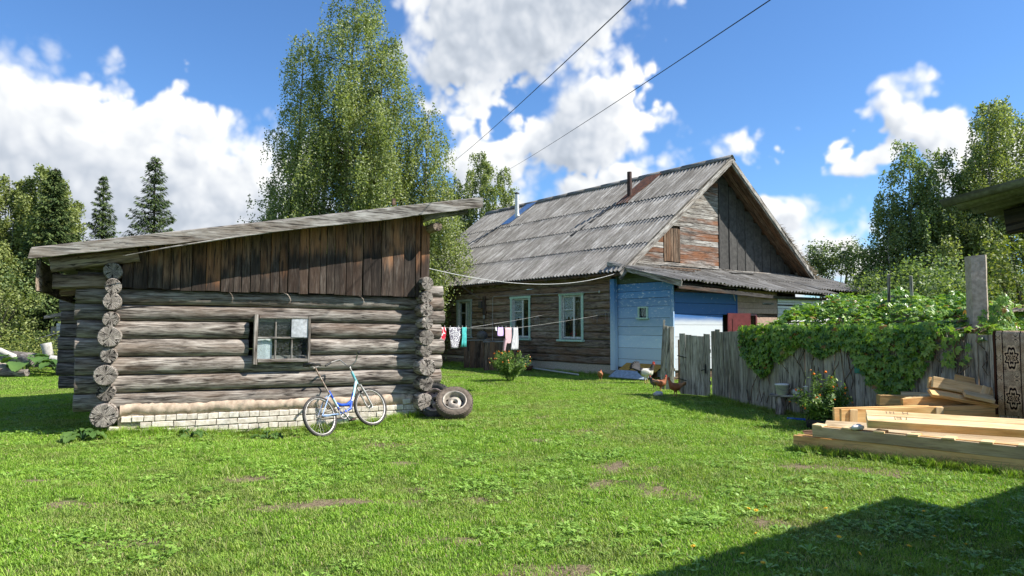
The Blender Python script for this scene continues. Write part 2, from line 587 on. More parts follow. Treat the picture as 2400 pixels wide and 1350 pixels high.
def glass_mat(name, dust=.12, tint=(.90, .94, .95)):
    m, g_, b = new_mat(name)
    nt = m.node_tree
    tc_, rd, p = obj_coords(g_)
    tr = g_.n('ShaderNodeBsdfTransparent', {0: tint})
    gl = g_.n('ShaderNodeBsdfGlossy', {0: (1, 1, 1), 'Roughness': .03})
    fc = g_.n('ShaderNodeLayerWeight', {0: .5}).outputs['Facing']
    fr = g_.m('MULTIPLY', g_.m('POWER', fc, 4.0), .9)
    a = g_.n('ShaderNodeMixShader', {0: g_.m('ADD', fr, .022, clamp=True), 1: tr.outputs[0], 2: gl.outputs[0]})
    df = g_.n('ShaderNodeBsdfDiffuse', {0: (.32, .33, .32)})
    ns = g_.m('MULTIPLY', g_.smooth(g_.noise(p, 38.0, 6.0, .75), .42, .75), dust * 2)
    a2 = g_.n('ShaderNodeMixShader', {0: ns, 1: a.outputs[0], 2: df.outputs[0]})
    nt.links.new(a2.outputs[0], nt.nodes['Material Output'].inputs[0])
    return m


M = {}
M['log_grey'] = wood('weathered log', (.032, .025, .020), (.188, .160, .135), (.41, .368, .322), brown=(.11, .070, .045), brown_amt=.26, ends=True, bmp=.7, var=.4)
M['log_dark'] = wood('old house log', (.050, .036, .026), (.21, .155, .112), (.35, .28, .215), brown=(.16, .088, .05), brown_amt=.45, bmp=.6, var=.5, ends=True)
M['board_grey'] = wood('silver board', (.07, .06, .052), (.235, .215, .19), (.44, .42, .385), brown=(.16, .11, .07), brown_amt=.2, bmp=.6, var=.3)
M['gable_brown'] = wood('stained brown board', (.035, .020, .013), (.115, .066, .040), (.23, .135, .08), brown=(.19, .085, .038), brown_amt=.5, bmp=.4, var=.75, stain=(-.02, .5), knots=.75)
M['siding_red'] = wood('peeling red-brown siding', (.05, .040, .034), (.17, .145, .125), (.36, .33, .30), brown=(.14, .058, .026), brown_amt=.6, bmp=.5, var=.5, brown_scale=.8)
M['fence_wood'] = wood('grey-green fence plank', (.13, .115, .088), (.34, .31, .25), (.52, .48, .40), brown=(.085, .065, .045), brown_amt=.3, bmp=.5, var=.45)
M['fence_dark'] = wood('dull fence plank', (.105, .094, .074), (.27, .247, .205), (.42, .39, .335), brown=(.06, .045, .035), brown_amt=.3, bmp=.5, var=.35)
M['new_wood'] = wood('fresh sawn timber', (.52, .27, .09), (.70, .41, .155), (.80, .53, .23), brown=(.42, .20, .07), brown_amt=.22, gs=.7, bmp=.15, var=.34, crack=.35, rough=.7, knots=.75)
M['new_wood_pale'] = wood('pale planed timber', (.60, .39, .18), (.75, .53, .27), (.83, .63, .36), brown=(.5, .3, .13), brown_amt=.15, gs=.7, bmp=.15, var=.28, crack=.3, rough=.7, knots=.6)
M['new_wood_dusty'] = wood('dusty sawn timber', (.34, .24, .13), (.50, .37, .215), (.62, .48, .30), brown=(.2, .14, .08), brown_amt=.4, gs=.8, bmp=.2, var=.15, crack=.3, rough=.8, knots=.5)
M['barn_grey'] = wood('eave timber', (.020, .017, .014), (.055, .048, .042), (.10, .09, .08), brown_amt=.2, bmp=.5)
M['crate_brown'] = wood('rough brown slab', (.035, .024, .016), (.10, .068, .045), (.20, .145, .10), brown=(.14, .07, .035), brown_amt=.4, bmp=.6)
M['tar'] = plain('tar paper strip', (.058, .055, .050), .93, noise_amt=.35, scale=7.0, bmp=.25)
M['black_iron'] = plain('black iron', (.03, .03, .03), .6, .6)
M['rust'] = plain('rusty sheet', (.20, .075, .035), .85, noise_amt=.5, scale=9.0, c2=(.06, .030, .020))
M['rust_pipe'] = plain('sooty rusted pipe', (.065, .034, .026), .75, noise_amt=.45, scale=14.0)
M['zinc'] = plain('new zinc sheet', (.62, .66, .70), .28, 1.0, noise_amt=.08, scale=5.0)
M['zinc_white'] = plain('pale metal flue', (.66, .66, .64), .4, .5, noise_amt=.12)
M['dull_zinc'] = plain('dull galvanised sheet', (.44, .45, .46), .6, .35, noise_amt=.28, scale=16.0, detail=7.0, bmp=.15)
M['white'] = plain('white paint', (.74, .74, .71), .55, noise_amt=.1)
M['white_worn'] = plain('worn white paint', (.74, .74, .70), .65, noise_amt=.35, scale=22.0, c2=(.42, .40, .36))
M['mint'] = plain('mint green paint', (.50, .66, .54), .6, noise_amt=.2, scale=18.0, c2=(.34, .50, .40))
M['mint_pale'] = plain('faded grey-green paint', (.46, .52, .48), .65, noise_amt=.25, scale=18.0, c2=(.30, .35, .32))
M['blue'] = painted('faded blue paint', (.075, .22, .47), (.62, .76, .85), .6, 3.0, wornc=(.70, .76, .80), wear=1.3)
M['blue_white_shade'] = painted('blue and white paint with eave shade', (.040, .125, .32), (.54, .56, .56), 1.66, 1.92, wornc=(.5, .5, .48), wear=.3, spread=.16)  # worn blue and white paint; the upper blue also holds the eave's shade
M['olive'] = painted('olive green paint', (.060, .082, .045), (.075, .095, .05), 2.0, 3.2, wear=.4)
M['pink'] = plain('flesh pink paint', (.40, .27, .20), .7, noise_amt=.16, scale=9.0)
M['ochre'] = plain('ochre paint', (.50, .27, .045), .7, noise_amt=.2, scale=9.0)
M['maroon'] = plain('maroon enamel door', (.14, .032, .032), .35, noise_amt=.2, scale=6.0)
M['brick'] = plain('limewashed sand brick', (.74, .68, .58), .92, noise_amt=.16, scale=14.0, c2=(.48, .42, .33), bmp=.5, spec=.1, detail=7.0)
M['mortar'] = plain('old mortar', (.42, .36, .28), .95, noise_amt=.3, scale=30.0, bmp=.6, spec=.05)
M['plaster'] = plain('sandy daub', (.68, .54, .41), .95, noise_amt=.22, scale=7.0, c2=(.40, .30, .22), bmp=1.0, spec=.05, detail=8.0)
M['red_brick'] = plain('dirty plinth brick', (.20, .15, .12), .9, noise_amt=.3, scale=20.0)
M['glass'] = glass_mat('old window glass')
M['glass_clean'] = glass_mat('window glass', .04)
M['rubber'] = plain('dusty rubber', (.060, .055, .050), .85, noise_amt=.35, scale=20.0)
M['rubber_brown'] = plain('muddy rubber', (.125, .098, .075), .9, noise_amt=.35, scale=16.0)
M['rim_steel'] = plain('dirty steel rim', (.34, .30, .25), .6, .3, noise_amt=.35, scale=14.0)
M['rim_pink'] = plain('rusty pale rim', (.36, .27, .24), .7, .2, noise_amt=.4, scale=14.0)
M['chrome'] = plain('dull chrome', (.42, .40, .37), .45, .7, noise_amt=.25, scale=20.0)
M['bike_blue'] = plain('blue frame enamel', (.02, .075, .42), .3, .1, noise_amt=.2)
M['bike_white'] = plain('white and teal frame enamel', (.62, .66, .68), .35, .1, scale=9.0, c2=(.10, .42, .45))
M['black_plastic'] = plain('black plastic', (.02, .02, .02), .5)
M['concrete'] = plain('old concrete', (.50, .42, .34), .95, noise_amt=.2, scale=18.0, c2=(.32, .265, .21), bmp=.6, spec=.1, detail=7.0)
M['rope'] = plain('white rope', (.36, .35, .33), .8)
M['cable_white'] = plain('white cable', (.48, .48, .46), .6)
M['cable_black'] = plain('black cable', (.012, .012, .014), .6)
M['straw'] = plain('old thatch straw', (.27, .215, .145), .95, noise_amt=.4, scale=30.0)

# ------------------------------------------------------------------ ground
SHED_P, SHED_A = (-6.05, 10.72), math.atan2(.456, .89)
HOUSE_P, HOUSE_A = (3.38, 23.1), math.atan2(.586, .81)


def frame_xy(P, A, x, y):
    c, s_ = math.cos(A), math.sin(A)
    return (P[0] + c * x - s_ * y, P[1] + s_ * x + c * y)


def to_local(P, A, X, Y):
    c, s_ = math.cos(A), math.sin(A)
    return (X - P[0]) * c + (Y - P[1]) * s_, -(X - P[0]) * s_ + (Y - P[1]) * c


def gz(x, y):
    """height of the yard: nearly level, dipping along the shed's plinth"""
    x, y = np.asarray(x, float), np.asarray(y, float)
    d = -.13 * np.exp(-(((x + 3.5) / 1.7) ** 2 + ((y - 11.4) / 1.3) ** 2))
    u = .025 * np.sin(x * .9 + 1.3) * np.sin(y * .7) + .012 * np.sin(x * 2.3 + y * 1.9)
    far = np.clip((np.hypot(x, y) - 45) / 60, 0, 1) * .8
    return d + u * np.clip((y - 2) / 4, 0, 1) * np.clip((30 - y) / 8, 0, 1) * .8 - far * 0


def gzf(x, y):
    return float(gz(x, y))


xs = np.unique(np.concatenate([np.linspace(-400, -30, 14), np.linspace(-30, 30, 81), np.linspace(-6.5, 5.5, 171), np.linspace(30, 400, 14)]))
ys = np.unique(np.concatenate([np.linspace(-300, -6, 10), np.linspace(-6, 42, 65), np.linspace(4, 14, 143), np.linspace(42, 600, 18)]))
gx, gy = np.meshgrid(xs, ys)
gv = np.stack([gx, gy, gz(gx, gy)], -1).reshape(-1, 3)
nx_, ny_ = len(xs), len(ys)
ii = (np.arange(ny_ - 1)[:, None] * nx_ + np.arange(nx_ - 1)[None, :]).ravel()
ground_me = fast_mesh('ground', gv, np.stack([ii, ii + 1, ii + nx_ + 1, ii + nx_], 1), smooth=True)

# worn spots where the soil shows: x, y, half length, half width, turn
BARE = [(-2.65, 7.45, .34, .13, .25), (-1.55, 6.55, .75, .10, .12), (-1.9, 6.3, .3, .10, .1), (-3.85, 6.35, .3, .10, -.1), (-1.65, 9.6, .36, .30, .5), (-2.0, 9.3, .25, .12, .2),
        (-.72, 13.2, .55, .16, .0), (.95, 10.9, .6, .14, .5), (1.25, 8.2, .28, .30, .6), (3.3, 8.15, .45, .22, -.2), (3.95, 7.9, .4, .18, -.3), (.28, 4.72, .35, .12, .1),
        (-3.3, 9.9, .25, .10, .3), (-2.4, 8.7, .16, .10, .0), (-.25, 6.7, .22, .09, .0), (-3.4, 11.15, .9, .16, .45), (-5.0, 10.5, .6, .14, .45), (-.15, 9.2, .25, .12, .3),
        (-1.0, 7.1, .18, .08, 0), (.5, 9.9, .35, .12, -.3), (1.6, 9.6, .3, .16, .7), (-4.5, 8.6, .16, .07, .2), (2.3, 12.6, .4, .14, .3), (-1.25, 8.35, .2, .08, .1), (.9, 7.3, .3, .12, .8), (1.5, 7.0, .22, .3, .3), (.2, 12.4, .5, .12, .4), (1.7, 11.6, .4, .2, .9), (-4.9, 7.4, .25, .1, .1), (-.5, 5.4, .3, .1, .2), (2.1, 5.9, .25, .15, .3), (-2.9, 5.3, .3, .08, .1)]


def bare_at(x, y):
    w = np.zeros_like(x)
    n_ = .38 * np.sin(x * 9.1 + y * 7.3) * np.sin(y * 11.3 - x * 3.1) + .3 * np.sin(x * 17.7 - y * 13.1) * np.sin(x * 6.1 + y * 23.0)
    for bx, by, ra, rb, t in BARE:
        c, s_ = math.cos(t), math.sin(t)
        u, v_ = (x - bx) * c + (y - by) * s_, -(x - bx) * s_ + (y - by) * c
        w = np.maximum(w, 1.25 - np.hypot(u / ra, v_ / rb) / 1.35 + n_)
    return np.clip(w * 1.4, 0, 1)


def ground_mat():
    m, g_, b = new_mat('thatch and soil')
    pos = g_.n('ShaderNodeNewGeometry').outputs['Position']
    n1 = g_.noise(pos, 1.1, 4.0, .6)
    n2 = g_.noise(pos, 26.0, 6.0, .7)
    n3 = g_.noise(g_.sc(pos, (60, 60, 10)), 1.0, 3.0)
    green = g_.ramp(n2, [(.3, (.030, .055, .010)), (.55, (.10, .145, .030)), (.75, (.20, .22, .065))])
    soil = g_.ramp(n2, [(.3, (.10, .075, .045)), (.52, (.21, .165, .10)), (.75, (.34, .28, .17))])
    at = g_.n('ShaderNodeAttribute', attribute_name='bare').outputs['Fac']
    f = g_.smooth(g_.m('ADD', at, g_.m('MULTIPLY', g_.m('SUBTRACT', n2, .5), .9)), .25, .6)
    col = g_.mix(f, green, soil)
    g_.put(b.inputs['Base Color'], col)
    b.inputs['Roughness'].default_value = .95
    b.inputs['Specular IOR Level'].default_value = .1
    bump(g_, b, g_.m('ADD', n2, n3), .8, .03)
    return m


at_ = ground_me.attributes.new('bare', 'FLOAT', 'POINT')
at_.data.foreach_set('value', bare_at(gv[:, 0], gv[:, 1]).astype(np.float32))
ground = part('ground', ground_me, ground_mat())
ground['kind'] = 'structure'

# ------------------------------------------------------------------ log shed
shed = thing('log_shed', 'low grey log shed with a sloping board roof and pale brick plinth', 'shed', (*SHED_P, 0), SHED_A)
shed.rotation_euler = (0, R(.5), SHED_A)
LG = M['log_grey']


def log_x(x0, x1, y, z, r, parent=shed, mat=LG, taper=.0, seg=12, name='log'):
    me = log_mesh(x1 - x0, r * (1 + taper), r * (1 - taper), seg=seg)
    return part(name, me, mat, parent, ((x0 + x1) / 2, y, z), (0, 0, 0), (1, .74, 1))


WX0, WX1, WZ0, WZ1 = 2.0, 2.90, 1.034, 1.79
for i, (z, r_) in enumerate([(2.065, .132), (1.81, .124), (1.553, .136), (1.28, .142), (1.002, .140), (.733, .138), (.468, .132)]):
    tp = random.uniform(-.05, .05)
    xl, xr = -.46 + random.uniform(-.03, .02), 5.32 + random.uniform(-.05, .02)
    if i in (2, 3):
        log_x(xl, WX0 - .07, 0, z, r_, taper=tp, seg=7)
        log_x(WX1 + .03, xr, 0, z, r_, taper=-tp, seg=8)
    else:
        log_x(xl, xr, 0, z, r_, taper=tp)
log_x(-.46, -.02, 0, 2.30, .115, seg=3)
log_x(-.50, .0, .02, 2.52, .10, seg=3)
log_x(4.95, 5.31, 0, 2.29, .11, seg=3)
# side wall logs; their round ends show at both corners
for x, col_ in ((0.0, [(2.41, .128), (2.195, .115), (1.965, .128), (1.706, .112), (1.446, .158), (1.178, .112), (.89, .152), (.63, .126), (.300, .178)]),
                (4.89, [(2.41, .118), (2.165, .115), (1.935, .125), (1.705, .115), (1.445, .142), (1.21, .118), (.915, .155), (.63, .135), (.300, .16)])):
    for i, (z, r_) in enumerate(col_):
        y0 = -.34 + random.uniform(-.04, .03) - (.05 if r_ > .15 else 0)
        me = log_mesh(5.3, r_, r_ * .96, n=18, seg=8)
        dx = (z - 2.4) * (.028 if x == 0 else 0) + random.uniform(-.012, .012)
        part('log', me, LG, shed, (x + dx, y0 + 2.65, z), (0, 0, R(90)))
# back wall
for i in range(8):
    log_x(-1.12 + random.uniform(-.03, .03), 5.3, 4.75, .46 + i * .262, .135, seg=6)
part('back_boarding', MB().box((-.1, 4.60, 2.3), (4.95, 4.64, 3.35)).mesh('back_boarding'), M['crate_brown'], shed)


def roof_z(x):
    return 2.535 + .1956 * (x + .95)


part('inner_lining', MB().box((.1, .06, .3), (WX0 - .09, .08, 2.35)).box((WX1 + .05, .06, .3), (4.8, .08, 2.35)).box((WX0 - .09, .06, .3), (WX1 + .05, .08, WZ0 - .03)).box((WX0 - .09, .06, WZ1 + .02), (WX1 + .05, .08, 2.35)).mesh('inner_lining'), M['crate_brown'], shed)  # dark lining added behind the logs to block bright see-through gaps
# vertical gable boards
x = .10
while x < 4.76:
    w = random.choice((.11, .135, .15, .165, .18, .20, .215))
    if x + w > 4.80:
        w = 4.81 - x
    zt, zb = roof_z(x) + .03, 2.175 + random.uniform(-.014, .014)
    beam('gable_board', M['gable_brown'], shed, (x + w / 2, -.165 - random.uniform(0, .022), (zt + zb) / 2), (w - .006, .024, zt - zb), 'Z', jit=.003, rot=(0, R(random.uniform(-.25, .25)), 0))
    x += w
beam('corner_board', M['gable_brown'], shed, (4.93, -.12, 2.98), (.16, .03, .98), 'Z')
for sx in (0.02, 4.87):                                            # side boarding under the roof
    zt = roof_z(sx) + .02
    part('side_boarding', MB().box((sx - .02, -.10, 2.40), (sx + .02, 4.7, zt)).mesh('side_boarding'), M['crate_brown'], shed)
# roof
sl = math.atan(.1956)

rl = 6.85 / math.cos(sl)
roof = beam('roof', M['board_grey'], shed, (2.42, 2.37, roof_z(2.42) + .115), (rl, 5.92, .05), 'X', rot=(0, -sl, 0), jit=0)
for k in range(6):                                                # roof boards laid down the slope
    yy = -.22 + k * .16
    beam('roof_board', M['board_grey'], roof, (0, -2.72 + k * .22, .042), (rl + random.uniform(-.05, .08), .205, .028), 'X', jit=.004)
FX0, FX1 = -1.0, 5.84
nseg = 26
v, f = [], []
for i in range(nseg + 1):
    t = i / nseg
    xx = FX0 + (FX1 - FX0) * t
    top = roof_z(xx) + .140 + random.uniform(-.004, .004) + .010 * math.sin(t * 9)
    bot = top - (.165 + .035 * t) + .012 * math.sin(t * 13 + 1) + random.uniform(-.006, .006)
    if i == 0:
        bot += .012
    xs_ = xx - (0.03 if i == 0 else 0)
    v += [(xs_, -.635, bot + .006), (xx, -.635, top - .006), (xx, -.628, top), (xx, -.598, top), (xx, -.592, bot)]
for i in range(nseg):
    for j in range(5):
        f.append((i * 5 + j, i * 5 + (j + 1) % 5, (i + 1) * 5 + (j + 1) % 5, (i + 1) * 5 + j))
f += [(4, 3, 2, 1, 0), tuple(nseg * 5 + j for j in range(5))]
mid_ = Vector((2.42, -.615, roof_z(2.42)))
fo = part('fascia_board', pymesh('fascia', [(Vector(p) - mid_) for p in v], f), M['board_grey'], shed, mid_)
# a long splinter hanging off the fascia
part('splinter', MB().tube([(2.6, -.61, roof_z(2.6) - .02), (1.5, -.63, roof_z(1.5) - .045), (.7, -.64, roof_z(.7) - .08), (.12, -.65, roof_z(.12) - .125)], [.012, .016, .012, .003], 5).mesh('splinter'), M['board_grey'], shed)
# beams under the overhangs
span('eave_beam', M['log_dark'], shed, (-.80, -.30, roof_z(-.80) - .10), (.30, -.22, roof_z(.30) - .09), .14, .20, seg=4, jit=.01, ch=.03)
span('eave_beam', M['log_dark'], shed, (-.78, -.12, roof_z(-.78) - .32), (-.1, -.05, roof_z(-.1) - .42), .13, .21, seg=3, jit=.01, ch=.03)
span('eave_beam', M['log_dark'], shed, (-.70, .05, 2.13), (-.40, .05, 2.17), .14, .19, seg=2, jit=.008, ch=.03)
beam('eave_board', M['log_dark'], shed, (-.93, 2.2, 2.30), (.03, 5.3, .44), 'Y', jit=.01, seg=4)
span('eave_beam', M['log_grey'], shed, (4.80, -.36, roof_z(4.80) - .055), (5.62, -.36, roof_z(5.62) - .045), .12, .13, seg=4, jit=.008, ch=.03)
part('purlin', log_mesh(5.4, .085, .085, n=14, seg=4), M['log_dark'], shed, (5.02, 2.2, 3.42), (0, 0, R(90)))
part('post_stub', MB().box((4.62, .9, 4.0), (4.68, .96, 4.12)).mesh('post_stub'), M['crate_brown'], shed)
# plinth
part('plinth_core', MB().box((.12, -.085, -.35), (4.98, .12, .30)).mesh('plinth_core'), M['mortar'], shed)
nv = 110
v, f = [], []
for i in range(nv + 1):
    xx = .14 + (4.86 - .14) * i / nv
    lowz = .250 - .05 * max(0, (i / nv - .55)) + random.uniform(-.014, .014) + .018 * math.sin(i * .37) * math.sin(i * .11 + 1)
    hi_ = .435 + random.uniform(-.010, .010) + .012 * math.sin(i * .21)
    pr = [(-.045, lowz), (-.102 + random.uniform(-.006, .006), lowz + .012), (-.114 + random.uniform(-.010, .010), (lowz + hi_) / 2 + random.uniform(-.02, .02)), (-.118 + random.uniform(-.007, .007), hi_ - .02), (-.05, hi_)]
    if i > nv * .9 and random.random() < .5:
        pr = [(a_ + .04, b_) for a_, b_ in pr]
    v += [(xx, a_, b_) for a_, b_ in pr]
for i in range(nv):
    for j in range(4):
        f.append((i * 5 + j, (i + 1) * 5 + j, (i + 1) * 5 + j + 1, i * 5 + j + 1))
part('daub_band', pymesh('daub', v, f, True), M['plaster'], shed)
bm_ = {}
for c in range(5):
    zc = .205 - c * .099
    x = .16 + (.0 if c % 2 == 0 else -.05)
    stretch = c % 2 == 1
    while x < 4.84:
        w = (.305 if stretch and random.random() < .8 else .152) + random.uniform(-.006, .006)
        if stretch and random.random() < .06:
            stretch = False
        key = (round(w, 2), random.randint(0, 2))
        if key not in bm_:
            bm_[key] = beam_mesh(key[0] - .012, .10, .086, ch=.008, jit=.004)
        if x > 0.12:
            part('brick', bm_[key], M['brick'], shed, (x + w / 2, -.072 + random.uniform(-.008, .006), zc + random.uniform(-.004, .004)), (0, R(random.uniform(-1.2, 1.2)), R(random.uniform(-1, 1))))
        x += w
for (bx, by, bz, rt) in ((4.80, -.10, .30, 3), (4.62, -.09, .305, -4), (4.83, -.1, .19, 8), (5.0, -.12, .08, 5), (.06, -.12, .06, 4), (-.1, -.14, -.02, -3), (.1, -.1, -.04, 2)):
    part('brick', bm_[sorted(bm_)[0]], M['brick'], shed, (bx, by, bz), (0, R(rt), R(rt)))

# the shed's window
WN = M['log_grey']
win = beam('window', WN, shed, (WX0 + .03, -.150, (WZ0 + WZ1) / 2 - .005), (.06, .10, WZ1 - WZ0 + .05), 'Z', jit=.003)
iw = Matrix.Rotation(R(90), 3, 'Y')


def win_piece(name, mat, c, d, axis, parent=win, **k):
    o = beam(name, mat, None, c, d, axis, **k)
    mw = o.rotation_euler.to_matrix()
    pm = win.rotation_euler.to_matrix()
    o.parent = parent
    o.location = pm.transposed() @ (Vector(c) - win.location)
    o.rotation_euler = (pm.transposed() @ mw).to_euler()
    return o


fm = wood('window timber', (.06, .045, .035), (.19, .165, .14), (.36, .33, .295), brown=(.2, .09, .045), brown_amt=.3, bmp=.4, var=.2)
win_piece('frame', fm, (WX1 - .022, -.150, (WZ0 + WZ1) / 2), (.044, .09, WZ1 - WZ0), 'Z')
win_piece('frame', fm, ((WX0 + WX1) / 2 + .03, -.145, WZ1 - .02), (WX1 - WX0 - .11, .085, .042), 'X')
win_piece('frame', fm, ((WX0 + WX1) / 2 + .02, -.150, WZ0 + .028), (WX1 - WX0 - .11, .085, .055), 'X')
cx1, cx2, cz = WX0 + .345, WX0 + .605, (WZ0 + WZ1) / 2 + .02
gm = M['board_grey']
for cx in (cx1, cx2):
    win_piece('glazing_bar', gm, (cx, -.14, (WZ0 + WZ1) / 2 + .01), (.030, .03, WZ1 - WZ0 - .09), 'Z')
win_piece('glazing_bar', gm, ((WX0 + WX1) / 2 + .01, -.152, cz), (WX1 - WX0 - .11, .03, .030), 'X', jit=.002)
pane_x = [(WX0 + .055, cx1 - .012), (cx1 + .012, cx2 - .012), (cx2 + .012, WX1 - .04)]
pane_z = [(WZ0 + .05, cz - .01), (cz + .01, WZ1 - .035)]
for pi, (a_, b_) in enumerate(pane_x):
    for qi, (c_, d_) in enumerate(pane_z):
        if (pi, qi) == (2, 1):
            o = part('metal_patch', beam_mesh(b_ - a_ + .05, .008, d_ - c_ + .03, seg=3, jit=.004), M['dull_zinc'], None, ((a_ + b_) / 2 + .005, -.172, (c_ + d_) / 2 + .012))
        else:
            o = part('pane', MB().box((-(b_ - a_) / 2 + .001, -.002, -(d_ - c_) / 2 + .001), ((b_ - a_) / 2 - .001, .002, (d_ - c_) / 2 - .001)).mesh('pane'), M['glass'], None, ((a_ + b_) / 2, -.125, (c_ + d_) / 2))
        pm = win.rotation_euler.to_matrix()
        c0 = o.location.copy()
        o.parent = win
        o.location = pm.transposed() @ (c0 - win.location)
        o.rotation_euler = pm.transposed().to_euler()


def at_frame(P, A, x, y, z=0.0):
    X, Y = frame_xy(P, A, x, y)
    return (X, Y, z)


# a folded white sheet standing inside behind the lower left pane
fs = MB()
fs.add([(-.14, 0, 0), (.02, -.012, 0), (.12, .0, 0), (-.14, 0, .34), (.02, -.012, .34), (.12, .0, .36), (-.14, .012, 0), (.02, .003, 0), (.12, .015, 0), (-.14, .012, .34), (.02, .003, .34), (.12, .015, .36)],
       [(0, 1, 4, 3), (1, 2, 5, 4), (7, 6, 9, 10), (8, 7, 10, 11), (3, 4, 10, 9), (4, 5, 11, 10), (0, 3, 9, 6), (2, 8, 11, 5)])
o = fs.build('white_sheet', M['white'], None, at_frame(SHED_P, SHED_A, WX0 + .19, -.100, 1.07), (0, 0, SHED_A))
tag(o, 'folded white board behind the lower left pane of the log shed', 'board')

# ------------------------------------------------------------------ log house
house = thing('log_house', 'long dark log house with steep grey corrugated roof and three windows', 'house', (*HOUSE_P, 0), HOUSE_A)
HW, HL = 10.2, 14.4                                              # gable width, length
EZ, EX, RX, RZ = 3.33, -.5, 5.1, 7.73
GY = -.8                                                         # gable overhang
PIT = math.atan2(RZ - EZ, RX - EX)
LD = M['log_dark']
WINS = [(1.42, 2.70, 1.12, 2.75), (4.40, 5.68, 1.12, 2.73), (8.47, 9.68, 1.15, 2.72)]
z = .34
for h in (.262, .278, .27, .25, .268, .25, .262, .255, .265, .30, .29):
    cut = sorted((a_ + .06, b_ - .06) for a_, b_, c_, d_ in WINS if z + h > c_ + .08 and z < d_ - .06)
    s0 = .02
    for a_, b_ in cut + [(HL, None)]:
        if a_ - s0 > .05:
            beam('log', LD, house, (-.02 + random.uniform(-.012, .012), (s0 + a_) / 2, z + h / 2), (.20, a_ - s0, h - .006), 'Y', ch=.045, seg=max(2, int((a_ - s0) / .9)), jit=.009)
        s0 = b_
    z += h
beam('wall_plate', LD, house, (-.08, HL / 2, 3.22), (.16, HL - .1, .13), 'Y', ch=.02, seg=8, jit=.006)
part('inner_wall', MB().box((.06, .05, 0), (.10, 1.44, 3.3)).box((.06, 2.68, 0), (.10, 4.42, 3.3)).box((.06, 5.66, 0), (.10, 8.49, 3.3)).box((.06, 9.66, 0), (.10, HL, 3.3))
     .box((.06, 1.44, 0), (.10, 2.68, 1.14)).box((.06, 4.42, 0), (.10, 5.66, 1.14)).box((.06, 8.49, 0), (.10, 9.66, 1.17)).mesh('inner_wall'), plain('inside plaster', (.20, .19, .17), .9), house)
part('back_wall', MB().box((0, HL - .2, 0), (HW, HL, 3.6)).mesh('back_wall'), LD, house)
part('right_wall', MB().box((HW - .2, 0, 0), (HW, HL - .21, 3.3)).mesh('right_wall'), LD, house)
part('front_wall', MB().box((.05, .03, .2), (HW - .21, .2, 3.6)).mesh('front_wall'), LD, house)
part('room_ceiling', MB().box((.11, .21, 2.95), (HW - .21, HL - .21, 3.0)).mesh('room_ceiling'), M['crate_brown'], house)
# plinth bricks
part('plinth', MB().box((-.05, 0, -.2), (.10, HL, .33)).mesh('plinth'), M['mortar'], house)
pb = beam_mesh(.24, .10, .068, ch=.006, jit=.004)
for r_ in range(3):
    yy = 6.6 + (r_ % 2) * .12
    while yy < 12.0:
        part('brick', pb, M['red_brick'], house, (-.06, yy, .05 + r_ * .078), (0, 0, R(90)))
        yy += .255
# gable wall
gb = MB()
gb.add([(0, .03, 3.4), (HW, .03, 3.4), (RX, .03, 7.4), (0, .12, 3.4), (HW, .12, 3.4), (RX, .12, 7.4)], [(0, 1, 2), (5, 4, 3), (0, 3, 4, 1), (1, 4, 5, 2), (2, 5, 3, 0)])
gb.build('gable_core', M['crate_brown'], house)


def roofz(x):
    return EZ + (min(x, 2 * RX - x) - EX) * math.tan(PIT)


HX0, HX1, HZ0, HZ1 = 2.28, 3.12, 3.86, 5.03
DIVX = 5.30
z = 3.66
while z < 7.15:
    h = random.uniform(.13, .20)
    xl = max(.02, EX + (z + h - EZ + .03) / math.tan(PIT))
    segs = [(xl, DIVX - .03)]
    if z + h > HZ0 and z < HZ1:
        segs = [(xl, HX0 - .02), (HX1 + .02, DIVX - .03)]
    for a_, b_ in segs:
        if b_ - a_ > .06:
            beam('siding_board', M['siding_red'] if random.random() < .68 else M['board_grey'], house, ((a_ + b_) / 2, -.015 - random.uniform(0, .012), z + h / 2), (b_ - a_, .03, h - .005), 'X', jit=.003, rot=(0, R(random.uniform(-.3, .3)), 0))
    z += h
hd = part('hatch', beam_mesh(HZ1 - HZ0, .02, HX1 - HX0, ch=.004, jit=.001), M['crate_brown'], house, ((HX0 + HX1) / 2, -.02, (HZ0 + HZ1) / 2), (0, R(-90), 0))
for i in range(7):
    w = (HX1 - HX0) / 7
    part('board', beam_mesh(HZ1 - HZ0 + random.uniform(-.02, .02), .022, w - .008, ch=.004), M['crate_brown'], hd, (0, -.024 - random.uniform(0, .006), (i + .5) * w - (HX1 - HX0) / 2))
beam('division_board', M['tar'], house, (DIVX, -.04, 5.45), (.06, .06, 3.55), 'Z')
x = DIVX + .04
while x < 9.75:
    w = random.uniform(.40, .58)
    zt = roofz(x + w) - .08 if x > RX else roofz(x)
    zt = min(roofz(x), roofz(x + w)) + .12
    if zt > 3.75:
        tp = part('tar_strip', beam_mesh(zt - 3.58, .02, w - .012, ch=.004, seg=4, jit=.006), M['tar'], house, (x + w / 2, -.02 - random.uniform(0, .012), (zt + 3.58) / 2), (0, R(-90), 0))
        beam('batten', M['tar'], house, (x + .005, -.048, (zt + 3.58) / 2 - .05), (.035, .025, zt - 3.68), 'Z', jit=.002)
    x += w


